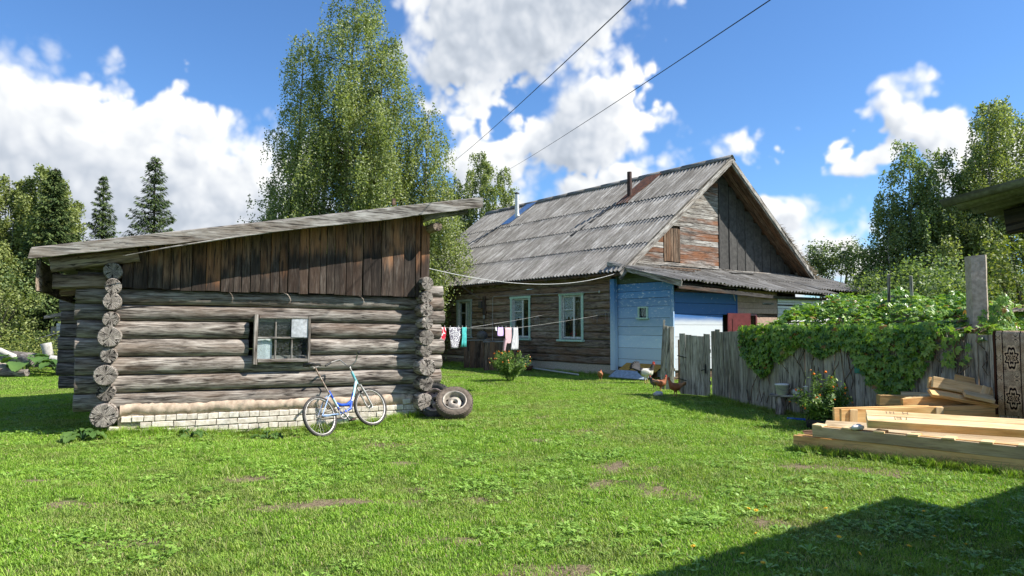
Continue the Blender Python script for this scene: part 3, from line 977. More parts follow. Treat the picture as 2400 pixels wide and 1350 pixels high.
# ---- corrugated roof
def sheet_mesh(w, L, pitch=.175, amp=.040, th=.009, n=6):
    m_ = int(round(w / pitch * n))
    v, f = [], []
    for j in (0, 1):
        for i in range(m_ + 1):
            xx = -w / 2 + w * i / m_
            zz = amp * math.sin(2 * math.pi * (xx / pitch))
            v += [(xx, j * L, zz), (xx, j * L, zz - th)]
    s_ = (m_ + 1) * 2
    for i in range(m_):
        a0 = i * 2
        f += [(a0, a0 + 2, a0 + 2 + s_, a0 + s_), (a0 + 1, a0 + 1 + s_, a0 + 3 + s_, a0 + 3), (a0, a0 + 1, a0 + 3, a0 + 2)]
    me = pymesh('sheet', v, f)
    for p in me.polygons:
        p.use_smooth = True
    me.set_sharp_from_angle(angle=R(50))
    return me


def slate_mat(name, base=1.0, moss=.0):
    m, g_, b = new_mat(name)
    tc_, rd, p = obj_coords(g_)
    n1 = g_.noise(g_.sc(p, (3, 1.2, 3)), 1.0, 4.0, .65)
    n2 = g_.noise(g_.sc(p, (16, .9, 4)), 1.0, 4.0, .7)
    sp = g_.noise(p, 55.0, 3.0, .7)
    f = g_.m('ADD', g_.m('MULTIPLY', n1, .28), g_.m('ADD', g_.m('MULTIPLY', n2, .5), g_.m('MULTIPLY', sp, .24)))
    col = g_.ramp(f, [(.40, tuple(base * c for c in (.105, .096, .085))), (.52, tuple(base * c for c in (.228, .215, .195))), (.64, tuple(base * c for c in (.44, .43, .405)))])
    if moss:
        col = g_.mix(g_.m('MULTIPLY', g_.smooth(g_.noise(p, 7.0, 5.0, .7), .56, .68), moss), col, (.10, .085, .045))
    vv = g_.m('ADD', g_.m('MULTIPLY', g_.m('FRACT', g_.m('MULTIPLY', rd, 5.31)), .16), .92)
    col = g_.mix(1.0, col, g_.comb(vv, vv, vv), 'MULTIPLY')
    g_.put(b.inputs['Base Color'], col)
    b.inputs['Roughness'].default_value = .95
    b.inputs['Specular IOR Level'].default_value = .1
    bump(g_, b, f, .3, .01)
    return m


M['slate'] = slate_mat('grey asbestos slate', 1.0, .25)
M['slate_old'] = slate_mat('mossy asbestos slate', .82, .6)
LEN = HL + .9 + .6                                               # from the gable overhang to the back
rdeck = MB()
th_ = .05
for sgn in (1, -1):
    a_ = [(EX, EZ), (RX, RZ)] if sgn == 1 else [(2 * RX - EX, EZ), (RX, RZ)]
    (xa, za), (xb, zb) = a_
    rdeck.add([(xa, GY + .03, za - .05), (xb, GY + .03, zb - .05), (xb, GY + LEN, zb - .05), (xa, GY + LEN, za - .05),
               (xa, GY + .03, za - .05 - th_), (xb, GY + .03, zb - .05 - th_), (xb, GY + LEN, zb - .05 - th_), (xa, GY + LEN, za - .05 - th_)],
              [(0, 1, 2, 3), (7, 6, 5, 4), (0, 4, 5, 1), (1, 5, 6, 2), (2, 6, 7, 3), (3, 7, 4, 0)] if sgn == -1 else [(3, 2, 1, 0), (4, 5, 6, 7), (1, 5, 4, 0), (2, 6, 5, 1), (3, 7, 6, 2), (0, 4, 7, 3)])
roofd = rdeck.build('roof', M['crate_brown'], house)
slope_len = math.hypot(RX - EX, RZ - EZ)
rows = [0, 1.66, 3.30, 4.95, slope_len + .02]
CW = 1.05
ncol = int(LEN / CW) + 1
shm = [sheet_mesh(CW + .06, rows[r_ + 1] - rows[r_] + (.16 if r_ < 3 else .05)) for r_ in range(4)]
ux, uz = math.cos(PIT), math.sin(PIT)
for sgn in (1, -1):
    for c in range(ncol):
        for r_ in range(4):
            s0 = rows[r_] - (.09 if r_ else .05)
            lift = .012 + random.uniform(0, .008)
            px = EX + ux * s0 - uz * lift
            pz = EZ + uz * s0 + ux * lift - .012
            yy = GY + CW * (c + .5) + random.uniform(-.01, .01)
            yy = min(yy, GY + LEN - CW / 2)
            # local x -> along the house, local y -> up the slope, tilted so each row laps the one below
            tilt = PIT - (.022 if r_ < 3 else .018)
            X_ = Vector((0, -1, 0))
            Y_ = Vector((math.cos(tilt), 0, math.sin(tilt)))
            if sgn == -1:
                px = 2 * RX - px
                X_, Y_ = Vector((0, 1, 0)), Vector((-math.cos(tilt), 0, math.sin(tilt)))
            Z_ = X_.cross(Y_)
            rot = Matrix((X_, Y_, Z_)).transposed() @ Matrix.Rotation(R(random.uniform(-.25, .25)), 3, 'Z')
            o = part('roof_sheet', shm[r_], M['slate'], roofd, (px + Z_.x * .022, yy, pz + Z_.z * .022 + .02), rot.to_euler())
# ridge caps
for i in range(14):
    y0 = GY - .03 + i * (LEN / 14)
    l_ = LEN / 14 + .05
    rc_ = MB()
    a_ = .20
    pr = [(RX - a_, RZ - a_ * .72 + .05), (RX - .05, RZ + .085), (RX, RZ + .105), (RX + .05, RZ + .085), (RX + a_, RZ - a_ * .72 + .05)]
    dz = (i % 2) * .008
    rc_.add([(x_, y0, z_ + dz) for x_, z_ in pr] + [(x_, y0 + l_, z_ + dz) for x_, z_ in pr], [(j, j + 1, j + 6, j + 5) for j in range(4)], True)
    o = rc_.build('ridge_cap', M['slate'], roofd)
    sd = o.modifiers.new('solid', 'SOLIDIFY'); sd.thickness = .01
# barge boards and soffit
for sgn in (1, -1):
    fx = (lambda x_: x_) if sgn == 1 else (lambda x_: 2 * RX - x_)
    for (off, hh, yb, th2, nm) in ((-.10, .15, GY - .015, .03, 'barge_board'), (-.20, .10, GY + .03, .05, 'rake_beam')):
        p, q = Vector((fx(EX - .06), yb, EZ + off - .03)), Vector((fx(RX), yb, RZ + off))
        span(nm, M['board_grey'], house, p, q, th2, hh, seg=6, jit=.006)
    for j in range(4):
        yb = GY + .14 + j * .17
        p, q = Vector((fx(EX), yb, EZ - .125)), Vector((fx(RX - .05), yb, RZ - .165))
        span('soffit_board', M['crate_brown'], house, p, q, .155, .025, seg=3, jit=.005)
    for j in range(14):                                           # eave rafters' feet
        yy = GY + .6 + j * 1.1
        span('rafter_foot', LD, house, (fx(EX + .03), yy, EZ - .11), (fx(EX + .75), yy, EZ - .11 + .72 * math.tan(PIT)), .09, .1, jit=.004)
span('eave_end', M['board_grey'], house, (EX - .03, GY - .02, EZ - .13), (EX + .20, GY - .02, EZ + .05), .05, .13)
# ragged thatch fringe at the lower right rake
st = MB()
for i in range(900):
    t = random.random() ** 1.3
    s0 = t * 3.6
    bx, bz = 2 * RX - EX - ux * s0, EZ + uz * s0 - .03
    by = GY - .02 + random.uniform(0, .35)
    a_ = random.uniform(-.5, .9)
    L_ = random.uniform(.12, .38) * (1.25 - t * .7)
    st.tube([(bx, by, bz), (bx + math.cos(a_) * L_, by - random.uniform(.02, .2), bz - abs(math.sin(a_)) * L_ * .8 + random.uniform(-.1, .12))], [.009, .003], 3, cap=False)
o = st.build('straw_fringe', M['straw'], house)
o['kind'] = 'stuff'

# chimneys and flashings (on the left slope)


def on_roof(x_, y_, lift=.0):
    return (x_ - uz * lift, y_, EZ + (x_ - EX) * math.tan(PIT) + ux * lift)


def flash(name, mat, pts, lift=.075):
    v = [on_roof(x_, y_, lift) for x_, y_ in pts] + [on_roof(x_, y_, lift - .02) for x_, y_ in pts]
    n = len(pts)
    f = [tuple(range(n)), tuple(range(2 * n - 1, n - 1, -1))] + [(i, i + n, (i + 1) % n + n, (i + 1) % n) for i in range(n)]
    return part(name, pymesh(name, v, f), mat, house)


flash('rusty_flashing', M['rust'], [(5.02, 2.45), (5.02, 3.25), (3.35, 3.40), (3.35, 2.75)])
flash('zinc_flashing', M['zinc'], [(5.0, 10.55), (5.0, 11.35), (3.55, 11.55), (3.55, 10.85)])
b_ = on_roof(3.78, 3.05)
p1 = MB().tube([(b_[0], b_[1], b_[2] - .3), (b_[0], b_[1], b_[2] + .62)], .10, 14).tube([(b_[0], b_[1], b_[2] + .60), (b_[0], b_[1], b_[2] + 1.02)], .092, 14).build('stove_pipe', M['rust_pipe'], house)
b_ = on_roof(4.05, 10.95)
p2 = MB().tube([(b_[0], b_[1], b_[2] - .3), (b_[0], b_[1], b_[2] + 1.15)], .10, 14).build('stove_pipe', M['zinc_white'], house)
MB().lathe([(.12, 0), (.12, .06), (.02, .10)], 14).build('cap', M['black_iron'], p2, (b_[0], b_[1], b_[2] + 1.15))
# dark patches in broken diagonal rows down the slope from each pipe
for (x0, y0, x1, y1) in ((3.3, 3.45, 1.7, 4.25), (3.45, 11.6, 2.1, 12.3)):
    for i in range(5):
        t0, t1 = i / 5 + .02, (i + .82) / 5
        a_, c_ = (x0 + (x1 - x0) * t0, y0 + (y1 - y0) * t0), (x0 + (x1 - x0) * t1, y0 + (y1 - y0) * t1)
        flash('dark_patch', M['tar'], [(a_[0], a_[1] - .07), (a_[0], a_[1] + .07), (c_[0], c_[1] + .07), (c_[0], c_[1] - .07)], .068)


# ---- windows of the long wall
def lace_mat():
    m, g_, b = new_mat('lace curtain')
    tc_, rd, p = obj_coords(g_)
    vo = g_.n('ShaderNodeTexVoronoi', {'Vector': g_.sc(p, (1, 9, 8)), 'Scale': 1.0}, feature='F1').outputs['Distance']
    ring = g_.m('SINE', g_.m('MULTIPLY', vo, 26.0))
    f = g_.smooth(g_.m('ADD', ring, g_.m('MULTIPLY', g_.noise(p, 30.0, 3.0), .8)), .1, .6)
    g_.put(b.inputs['Base Color'], (.80, .80, .78, 1))
    b.inputs['Roughness'].default_value = .9
    tr = g_.n('ShaderNodeBsdfTransparent')
    mx = g_.n('ShaderNodeMixShader', {0: g_.m('ADD', g_.m('MULTIPLY', f, .75), .12), 1: tr.outputs[0], 2: b.outputs[0]})
    m.node_tree.links.new(mx.outputs[0], m.node_tree.nodes['Material Output'].inputs[0])
    return m


M['lace'] = lace_mat()
M['curtain'] = plain('pale curtain', (.74, .74, .70), .9, noise_amt=.2, scale=8.0)


def house_window(y0, y1, z0, z1, casing, simple=False, flower=False):
    """y1 is the far (left) jamb; casing outside, worn white sashes inside"""
    cy, czz = (y0 + y1) / 2, (z0 + z1) / 2
    w = thing2 = part('window', MB().box((-.03, y0 + .10, z0 + .10), (.05, y0 + .125, z1 - .10)).box((-.03, y1 - .125, z0 + .10), (.05, y1 - .10, z1 - .10)).box((-.03, y0 + .125, z0 + .10), (.05, y1 - .125, z0 + .125)).box((-.03, y0 + .125, z1 - .125), (.05, y1 - .125, z1 - .10)).mesh('window'), M['white_worn'], house)
    cw = .10
    beam('casing', casing, w, (-.145, y0 + cw / 2, czz), (.035, cw, z1 - z0 - .02), 'Z')
    beam('casing', casing, w, (-.145, y1 - cw / 2, czz), (.035, cw, z1 - z0 - .02), 'Z')
    beam('casing', casing, w, (-.150, cy, z1 - .02), (.042, y1 - y0 + .06, .09), 'Y')
    beam('sill', casing, w, (-.185, cy, z0 - .01), (.12, y1 - y0 + .10, .07), 'Y')
    # jambs between casing and sash
    beam('jamb', M['white_worn'], w, (-.08, y0 + cw + .012, czz), (.12, .03, z1 - z0 - .06), 'Z')
    beam('jamb', M['white_worn'], w, (-.08, y1 - cw - .012, czz), (.12, .03, z1 - z0 - .06), 'Z')
    ya, yb, za, zb = y0 + cw + .028, y1 - cw - .028, z0 + .05, z1 - .07
    ym = ya + (yb - ya) * .44
    sx = -.055
    for (s0, s1) in ((ya, ym), (ym, yb)):
        for yy in (s0 + .022, s1 - .022):
            beam('sash_stile', M['white_worn'], w, (sx, yy, (za + zb) / 2), (.04, .044, zb - za), 'Z')
        for zz in (za + .025, zb - .025):
            beam('sash_rail', M['white_worn'], w, (sx - .002, (s0 + s1) / 2, zz), (.036, s1 - s0 - .092, .05), 'Y')
        if simple and s0 == ym:
            pass
        part('pane', MB().box((sx - .004, s0 + .04, za + .045), (sx + .002, s1 - .04, zb - .045)).mesh('pane'), M['glass_clean'], w)
    beam('sash_bar', M['white_worn'], w, (sx - .003, (ym + yb) / 2, zb - (zb - za) * .33), (.034, yb - ym - .092, .032), 'Y')
    # curtains just inside
    v, f = [], []
    zs = zb - (zb - za) * .52
    n = 18
    if not simple:
        for i in range(n + 1):
            yy = ym + .03 + (yb - ym) * i / n
            xx = -.030 + .004 * math.sin(i * 1.7)
            v += [(xx, yy, zs + .05 * math.sin(i * .9)), (xx, yy, zb + .02)]
        f = [(2 * i, 2 * i + 2, 2 * i + 3, 2 * i + 1) for i in range(n)]
        part('lace_curtain', pymesh('lace', v, f, True), M['lace'], w)
    v, f = [], []
    for i in range(n + 1):
        yy = ya + .01 + (ym - ya) * (.30 if not simple else .5) * i / n + (0 if not simple else .2)
        xx = -.022 + .006 * math.sin(i * 1.4)
        v += [(xx, yy, za), (xx, yy, zb)]
    f = [(2 * i, 2 * i + 2, 2 * i + 3, 2 * i + 1) for i in range(n)]
    part('side_curtain', pymesh('curtain', v, f, True), M['curtain'], w)
    return w


house_window(*WINS[0], M['mint'])
house_window(*WINS[1], M['mint'])
house_window(*WINS[2], M['mint_pale'], simple=True)
# red flowers on the near window's inner sill
fl = MB()
for i in range(9):
    fl.blob((random.uniform(-.05, .05), random.uniform(-.08, .08), random.uniform(.1, .32)), (.03, .035, .03), 6, 4)
fl.lathe([(.05, 0), (.065, .10), (.06, .10)], 10)
o = fl.build('potted_flower', plain('red geranium', (.45, .02, .05), .7), None, at_frame(HOUSE_P, HOUSE_A, .10, 2.22, 1.17), (0, 0, HOUSE_A))
tag(o, 'small red potted flower behind the glass of the near mint window', 'flower')

# gas pipe, downpipe and meter on the wall
gp = MB().tube([(-.22, .56, 2.74), (-.22, 6.72, 2.80), (-.22, 6.78, 2.74), (-.22, 6.80, .9)], .014, 6)
gp.build('wall_pipe', plain('grey painted pipe', (.30, .28, .26), .6), house)
MB().blob((-.22, .54, 2.74), (.02, .05, .05), 8, 6).build('pipe_end', M['rope'], house)
MB().tube([(-.2, 7.45, 2.7), (-.2, 7.45, .7)], .022, 6).build('wall_conduit', plain('dark conduit', (.05, .04, .04), .7), house)
beam('service_board', M['crate_brown'], house, (-.16, 7.5, 2.45), (.04, .22, .75), 'Z')
mb = MB().box((-.25, 7.58, 2.35), (-.17, 7.80, 2.62))
mb.build('meter_box', plain('dusty meter', (.06, .055, .05), .6), house)
MB().box((-.215, 7.40, 1.92), (-.205, 7.50, 2.06)).build('notice', M['white_worn'], house)
# bundles of string on nails
for (yy, zz, n) in ((3.95, 1.95, 7), (.75, 2.05, 6), (.25, 2.08, 4)):
    sb = MB()
    for i in range(n):
        y_ = yy + random.uniform(-.14, .14)
        sb.tube([(-.16, yy + random.uniform(-.12, .12), zz + .03), (-.17, y_, zz - .05), (-.165, y_ + random.uniform(-.03, .03), zz - random.uniform(.12, .42))], .004, 4)
    sb.build('string_bundle', M['rope'], house)
beam('corner_post', M['blue'], house, (-.10, -.02, 1.66), (.16, .20, 2.95), 'Z')

# ------------------------------------------------------------------ painted lean-to across the gable
annex = thing('porch_annex', 'painted plank lean-to, blue at the corner, under low corrugated roof', 'annex', (*HOUSE_P, 0), HOUSE_A)
AY = -2.4
part('annex_core', MB().box((.04, AY + .04, 0), (2.36, -.02, 2.74)).box((4.0, AY + .04, 0), (10.9, -.02, 2.5)).mesh('annex_core'), M['crate_brown'], annex)
WY0, WY1, WZa, WZb = -1.45, -1.03, 1.86, 2.22
z = .30
hs = [.26, .36, .40, .27, .27, .36, .26, .22, .26]
for h in hs:
    if z + h > 2.96:
        h = 2.96 - z
    segs = [(AY + .06, -.12)]
    if z + h > WZa + .06 and z < WZb - .06:
        segs = [(AY + .06, WY0 + .05), (WY1 - .05, -.12)]
    for a_, b_ in segs:
        beam('plank', M['blue'], annex, (.0 - random.uniform(0, .008), (a_ + b_) / 2, z + h / 2), (.03, b_ - a_, h - .008), 'Y', jit=.002)
    z += h
    if z > 2.93:
        break
beam('plinth_board', M['blue'], annex, (.02, AY / 2, .16), (.03, 2.1, .2), 'Y')
for k in range(3):                                               # green triangle under the rake
    z0 = 2.965 + k * .185
    yl = AY + .05 + .76 * k + .1
    beam('plank', M['olive'], annex, (-.004, (yl - .08) / 2, z0 + .09), (.03, abs(yl) - .1, .178), 'Y', jit=.002)
beam('corner_board', M['blue'], annex, (-.02, AY - .01, 1.52), (.06, .13, 2.82), 'Z')
beam('corner_board', M['olive'], annex, (-.03, -.09, 3.22), (.05, .14, .52), 'Z')
aw = beam('window', M['mint'], annex, (-.035, WY0 + .03, (WZa + WZb) / 2), (.05, .06, WZb - WZa - .02), 'Z')
pm = aw.rotation_euler.to_matrix().transposed()


def sub(o, c):
    rw = o.rotation_euler.to_matrix()
    o.parent = aw
    o.location = pm @ (Vector(c) - aw.location)
    o.rotation_euler = (pm @ rw).to_euler()


for nm, c, d, ax in (('frame', (-.035, WY1 - .03, (WZa + WZb) / 2), (.05, .06, WZb - WZa - .02), 'Z'), ('frame', (-.038, (WY0 + WY1) / 2, WZb - .025), (.05, WY1 - WY0 - .12, .05), 'Y'), ('sill', (-.055, (WY0 + WY1) / 2, WZa - .012), (.09, WY1 - WY0 + .08, .05), 'Y')):
    sub(beam(nm, M['mint'], None, c, d, ax), c)
sub(part('pane', MB().box((-.003, -.155, -.14), (.003, .155, .14)).mesh('pane'), M['glass'], None), (.0, (WY0 + WY1) / 2, (WZa + WZb) / 2))
part('room_shade_sheet', MB().box((.02, WY0, WZa - .02), (.035, WY1, WZb)).mesh('room_shade_sheet'), plain('room shade colour', (.012, .012, .012), .9), annex)  # near-black sheet behind the pane; the unlit room's darkness is its colour
# front: blue darkened with the eave's shade, above bleached white
z = .28
for h in (.34, .36, .30, .36, .33, .34, .33):
    if z > 2.70:
        break
    h = min(h, 2.72 - z)
    beam('plank', M['blue_white_shade'], annex, (1.55 + .02, AY - random.uniform(0, .008), z + h / 2), (2.96, .03, h - .008), 'X', jit=.002) if z > 1.9 else beam('plank', M['blue_white_shade'], annex, (1.2, AY - random.uniform(0, .008), z + h / 2), (2.28, .03, h - .008), 'X', jit=.002)
    z += h
beam('door_post', M['blue_white_shade'], annex, (3.07, AY - .005, 2.4), (.06, .05, .9), 'Z')
# pink boards
z = 2.02
for h in (.17, .20, .19, .22):
    x = 3.11
    for L_ in random.sample((1.2, .95, .75, 1.1), 4):
        x1 = min(x + L_, 5.28)
        if x1 - x > .1:
            beam('plank', M['pink'], annex, ((x + x1) / 2, AY - random.uniform(0, .006), z + h / 2), (x1 - x - .004, .025, h - .005), 'X', jit=.001)
        x = x1
    z += h
beam('stray_slat', M['board_grey'], annex, (4.75, AY - .03, 2.36), (.62, .02, .07), 'X')
# maroon door standing ajar, and its frame
dr = part('door', beam_mesh(2.0, .045, .98, ch=.006, jit=.001), M['maroon'], annex, (2.92, AY - .20, 1.02), (0, R(-90), R(-9)))
part('door_panel', beam_mesh(.8, .02, .62, ch=.012, jit=0), M['maroon'], dr, (.42, -.028, 0))
part('door_panel', beam_mesh(.8, .02, .62, ch=.012, jit=0), M['maroon'], dr, (-.48, -.028, 0))
beam('door_frame', M['maroon'], annex, (3.72, AY - .02, 1.98), (.74, .06, .07), 'X')
beam('door_frame', M['maroon'], annex, (4.06, AY - .02, 1.0), (.08, .06, 1.9), 'Z')
part('hall_shade_sheet', MB().box((2.4, -1.3, 0), (4.0, -1.28, 2.7)).mesh('hall_shade_sheet'), plain('hall shade colour', (.03, .025, .02), .9), annex)  # dark sheet across the hall, its shade put into the colour
for i in range(9):
    beam('plank', M['pink'], annex, (4.72, AY - random.uniform(0, .006), .12 + i * .21), (1.16, .025, .204), 'X', jit=.001)
for i in range(5):
    beam('plank', M['white'], annex, (6.95, AY - .01 + random.uniform(-.006, .006), 1.72 + i * .2), (3.28, .025, .19), 'X', jit=.001)
beam('gap_board', M['barn_grey'], annex, (6.9, AY - .03, 2.33), (3.2, .02, .05), 'X')
for i in range(5):
    beam('plank', M['ochre'], annex, (9.75, AY + .25 + random.uniform(-.004, .004), 1.75 + i * .21), (2.3, .025, .204), 'X', jit=.001)
# roof
aroof = MB()
TOPZ = 3.66


def eave(x_):
    return 2.95 - .045 * min(max(x_, -.4), 4.4) - (0 if x_ < 4.2 else .0)


aroof.add([(-.3, -.02, TOPZ - .05), (8.2, -.02, TOPZ - .05), (8.2, -2.72, 2.69), (-.3, -2.72, 2.89), (-.3, -.02, TOPZ - .09), (8.2, -.02, TOPZ - .09), (8.2, -2.72, 2.65), (-.3, -2.72, 2.85)],
          [(3, 2, 1, 0), (4, 5, 6, 7), (0, 1, 5, 4), (1, 2, 6, 5), (2, 3, 7, 6), (3, 0, 4, 7)])
aroof.add([(7.7, -.02, TOPZ - .06), (11.6, -.02, TOPZ - .06), (11.6, -2.5, 2.80), (7.7, -2.5, 2.86), (7.7, -.02, TOPZ - .1), (11.6, -.02, TOPZ - .1), (11.6, -2.5, 2.76), (7.7, -2.5, 2.82)],
          [(3, 2, 1, 0), (4, 5, 6, 7), (0, 1, 5, 4), (1, 2, 6, 5), (2, 3, 7, 6), (3, 0, 4, 7)])
ar = aroof.build('roof', M['barn_grey'], annex)
cols = [(-.30 + .52 + i * 1.04, -3.03, eave(-.3 + .52 + i * 1.04) - .05) for i in range(8)] + [(8.25 + i * 1.04, -2.62, 2.88 - .012 * i) for i in range(4)]
am = {}
for (cx, ey, ez) in cols:
    ez += .03
    L_ = math.hypot(ey, TOPZ + .02 - ez)
    t0 = math.atan2(TOPZ + .02 - ez, -ey)
    for r_ in range(2):
        key = r_
        if key not in am:
            am[key] = sheet_mesh(1.09, 1.72 if r_ == 0 else 1.52, amp=.03)
        s0 = 0 if r_ == 0 else 1.56
        tl = t0 - .016
        Y_ = Vector((0, math.cos(tl), math.sin(tl)))
        X_ = Vector((1, 0, 0))
        Z_ = X_.cross(Y_)
        rot = Matrix((X_, Y_, Z_)).transposed() @ Matrix.Rotation(R(random.uniform(-.6, .6)), 3, 'Z')
        part('roof_sheet', am[key], M['slate_old'], ar, (cx + random.uniform(-.015, .015), ey + math.cos(t0) * s0, ez + math.sin(t0) * s0 + .035 + random.uniform(0, .01)), rot.to_euler())
span('rake_board', M['board_grey'], annex, (-.33, -3.05, 2.83), (-.33, .02, 3.62), .04, .16, seg=4, jit=.005)
span('rake_trim', M['board_grey'], annex, (-.36, -.25, 3.58), (-.36, -3.08, 2.93), .05, .05, seg=3, jit=.004)
span('eave_board', M['barn_grey'], annex, (-.3, -2.90, 2.76), (4.3, -2.90, 2.57), .05, .12, seg=3)
span('eave_board', M['barn_grey'], annex, (4.35, -2.55, 2.58), (8.1, -2.55, 2.58), .05, .09, seg=3)
span('apron_board', M['board_grey'], annex, (.15, -.13, 3.70), (5.2, -.13, 3.70), .16, .03, seg=4, jit=.008)
span('apron_board', M['board_grey'], annex, (5.35, -.14, 3.68), (9.3, -.14, 3.66), .12, .03, seg=4, jit=.008)
span('loose_slat', M['crate_brown'], annex, (.95, -.75, 3.52), (2.35, -1.30, 3.42), .10, .03)
span('loose_slat', M['crate_brown'], annex, (1.5, -.6, 3.58), (3.3, -.78, 3.54), .06, .03)
span('loose_slat', M['tar'], annex, (5.0, -.75, 3.52), (6.5, -.62, 3.56), .13, .03)
span('brace', M['zinc_white'], annex, (2.72, -2.55, 2.66), (2.98, -2.43, 2.42), .02, .02)

# ------------------------------------------------------------------ fence, gate, vine
def fence_line(name, label, pts, ztop, wmin, wmax, mats, seed, zvar=.03):
    rr = random.Random(seed)
    t = thing(name, label, 'fence', (pts[0][0], pts[0][1], 0))
    base = Vector((*pts[0], 0))
    for (a_, b_) in zip(pts, pts[1:]):
        a2, b2 = Vector((*a_, 0)), Vector((*b_, 0))
        d = (b2 - a2)
        L_ = d.length
        d.normalize()
        ang = math.atan2(d.y, d.x)
        nrm = Vector((-d.y, d.x, 0))
        s_ = 0
        while s_ < L_ - .03:
            w = min(rr.uniform(wmin, wmax), L_ - s_)
            c = a2 + d * (s_ + w / 2) + nrm * rr.uniform(-.008, .008)
            zt = ztop + rr.uniform(-zvar, zvar)
            zb = gzf(c.x, c.y) + .03
            me = beam_mesh(zt - zb, .024, max(.02, w - rr.uniform(.003, .009)), ch=.004, seg=2, jit=.004)
            o = part('plank', me, rr.choice(mats), t, c - base + Vector((0, 0, (zt + zb) / 2)))
            o.rotation_euler = (Matrix.Rotation(ang, 3, 'Z') @ Matrix.Rotation(R(rr.uniform(-.5, .5)), 3, 'Y') @ Matrix.Rotation(R(-90), 3, 'Y')).to_euler()
            s_ += w
        for zz in (.42, 1.18):
            span('rail', mats[0], t, a2 - base + nrm * .05 + Vector((0, 0, zz)), b2 - base + nrm * .05 + Vector((0, 0, zz)), .05, .09, seg=3)
        n = max(2, int(L_ / 2) + 1)
        for i in range(n):
            c = a2 + d * (L_ * i / (n - 1)) + nrm * .13 - base
            o = part('post', log_mesh(1.45, .055, .05, n=8, seg=3), mats[0], t, c + Vector((0, 0, .71)), (0, R(-90), 0))
    return t


FA, FB, FC, FD = (4.42, 15.7), (4.95, 13.2), (7.1, 9.72), (7.9, 8.4)
fence = fence_line('plank_fence', 'grey upright plank fence overgrown with creeper, behind the timber stack', [FA, FB, FC, FD], 1.5, .15, .23, [M['fence_wood'], M['fence_wood'], M['fence_dark']], 4)
fd = (Vector((*FC, 0)) - Vector((*FB, 0))).normalized()
# a green-painted patch board in the fence
q = Vector((*FB, 0)) + fd * 1.62 + Vector((-fd.y * -.03, fd.x * -.03, 0))
gp_ = part('green_patch', beam_mesh(.62, .014, .20, ch=.003), plain('green enamel', (.03, .20, .15), .5), fence, q - Vector((*FA, 0)) + Vector((0, 0, 1.13)))
gp_.rotation_euler = (Matrix.Rotation(math.atan2(fd.y, fd.x), 3, 'Z') @ Matrix.Rotation(R(-90), 3, 'Y')).to_euler()
# gate
G0, G1 = Vector((3.86, 16.35, 0)), Vector((4.38, 15.74, 0))
gate = thing('plank_gate', 'narrow grey plank gate with black handle, left of the creeper fence', 'gate', G0)
gd = (G1 - G0).normalized()
ga = math.atan2(gd.y, gd.x)
for i in range(5):
    w = (G1 - G0).length / 5
    zt, zb = 1.42 + (.02, -.01, -.03, -.04, .01)[i], .06
    o = part('plank', beam_mesh(zt - zb, .024, w - .002, ch=.005, seg=2, jit=.003), M['fence_wood'], gate, gd * (i + .5) * w + Vector((0, 0, (zt + zb) / 2)))
    o.rotation_euler = (Matrix.Rotation(ga, 3, 'Z') @ Matrix.Rotation(R((-.4, .2, -.1, .2, .6)[i]), 3, 'Y') @ Matrix.Rotation(R(-90), 3, 'Y')).to_euler()
gn = Vector((-gd.y, gd.x, 0))
for zz in (.35, 1.05):
    span('rail', M['fence_wood'], gate, gn * .035 + Vector((0, 0, zz)), gd * .8 + gn * .035 + Vector((0, 0, zz)), .03, .08)
MB().tube([gd * .60 - gn * .05 + Vector((0, 0, .62)), gd * .70 - gn * .05 + Vector((0, 0, .64)), gd * .70 - gn * .02 + Vector((0, 0, .72))], .012, 6).tube([gd * .70 - gn * .03 + Vector((0, 0, .56)), gd * .70 - gn * .03 + Vector((0, 0, .76))], .014, 6).build('handle', M['black_iron'], gate)
for zz in (.40, .92):
    MB().tube([-gn * .04 - gd * .04 + Vector((0, 0, zz + .01)), -gn * .04 + gd * .2 + Vector((0, 0, zz - .03))], .010, 5).build('hinge', M['black_iron'], gate)
o = beam('gate_post', M['crate_brown'], None, (4.06, 17.15, .64), (.09, .09, 1.28), 'Z')
tag(o, 'short rusty brown post at the gap beside the plank gate', 'post')
ls = thing('fence_panel', 'small leaning panel of narrow planks between blue wall and gate', 'fence', (3.76, 18.0, 0))
for i in range(4):
    zt = (1.74, 1.60, 1.58, 1.57)[i]
    o = part('plank', beam_mesh(zt, .024, (.05, .10, .10, .10)[i], ch=.004, seg=2, jit=.004), M['fence_wood'], ls, (.0 + (.05, .08, .18, .28)[i], -.02 * i, zt / 2 + .02))
    o.rotation_euler = (Matrix.Rotation(R((3.5, 3.0, 1.5, .5)[i]), 3, 'Y') @ Matrix.Rotation(R(-90), 3, 'Y')).to_euler()
span('rail', M['fence_wood'], ls, (.02, .03, .5), (.36, .0, .5), .03, .08)

M['vine'] = leafy('creeper leaf', (.050, .125, .020), (.155, .30, .040), (.33, .46, .08), rough=.36, trans=.34, spec=.5, nscale=1.2, tip=(.28, .15, .03))


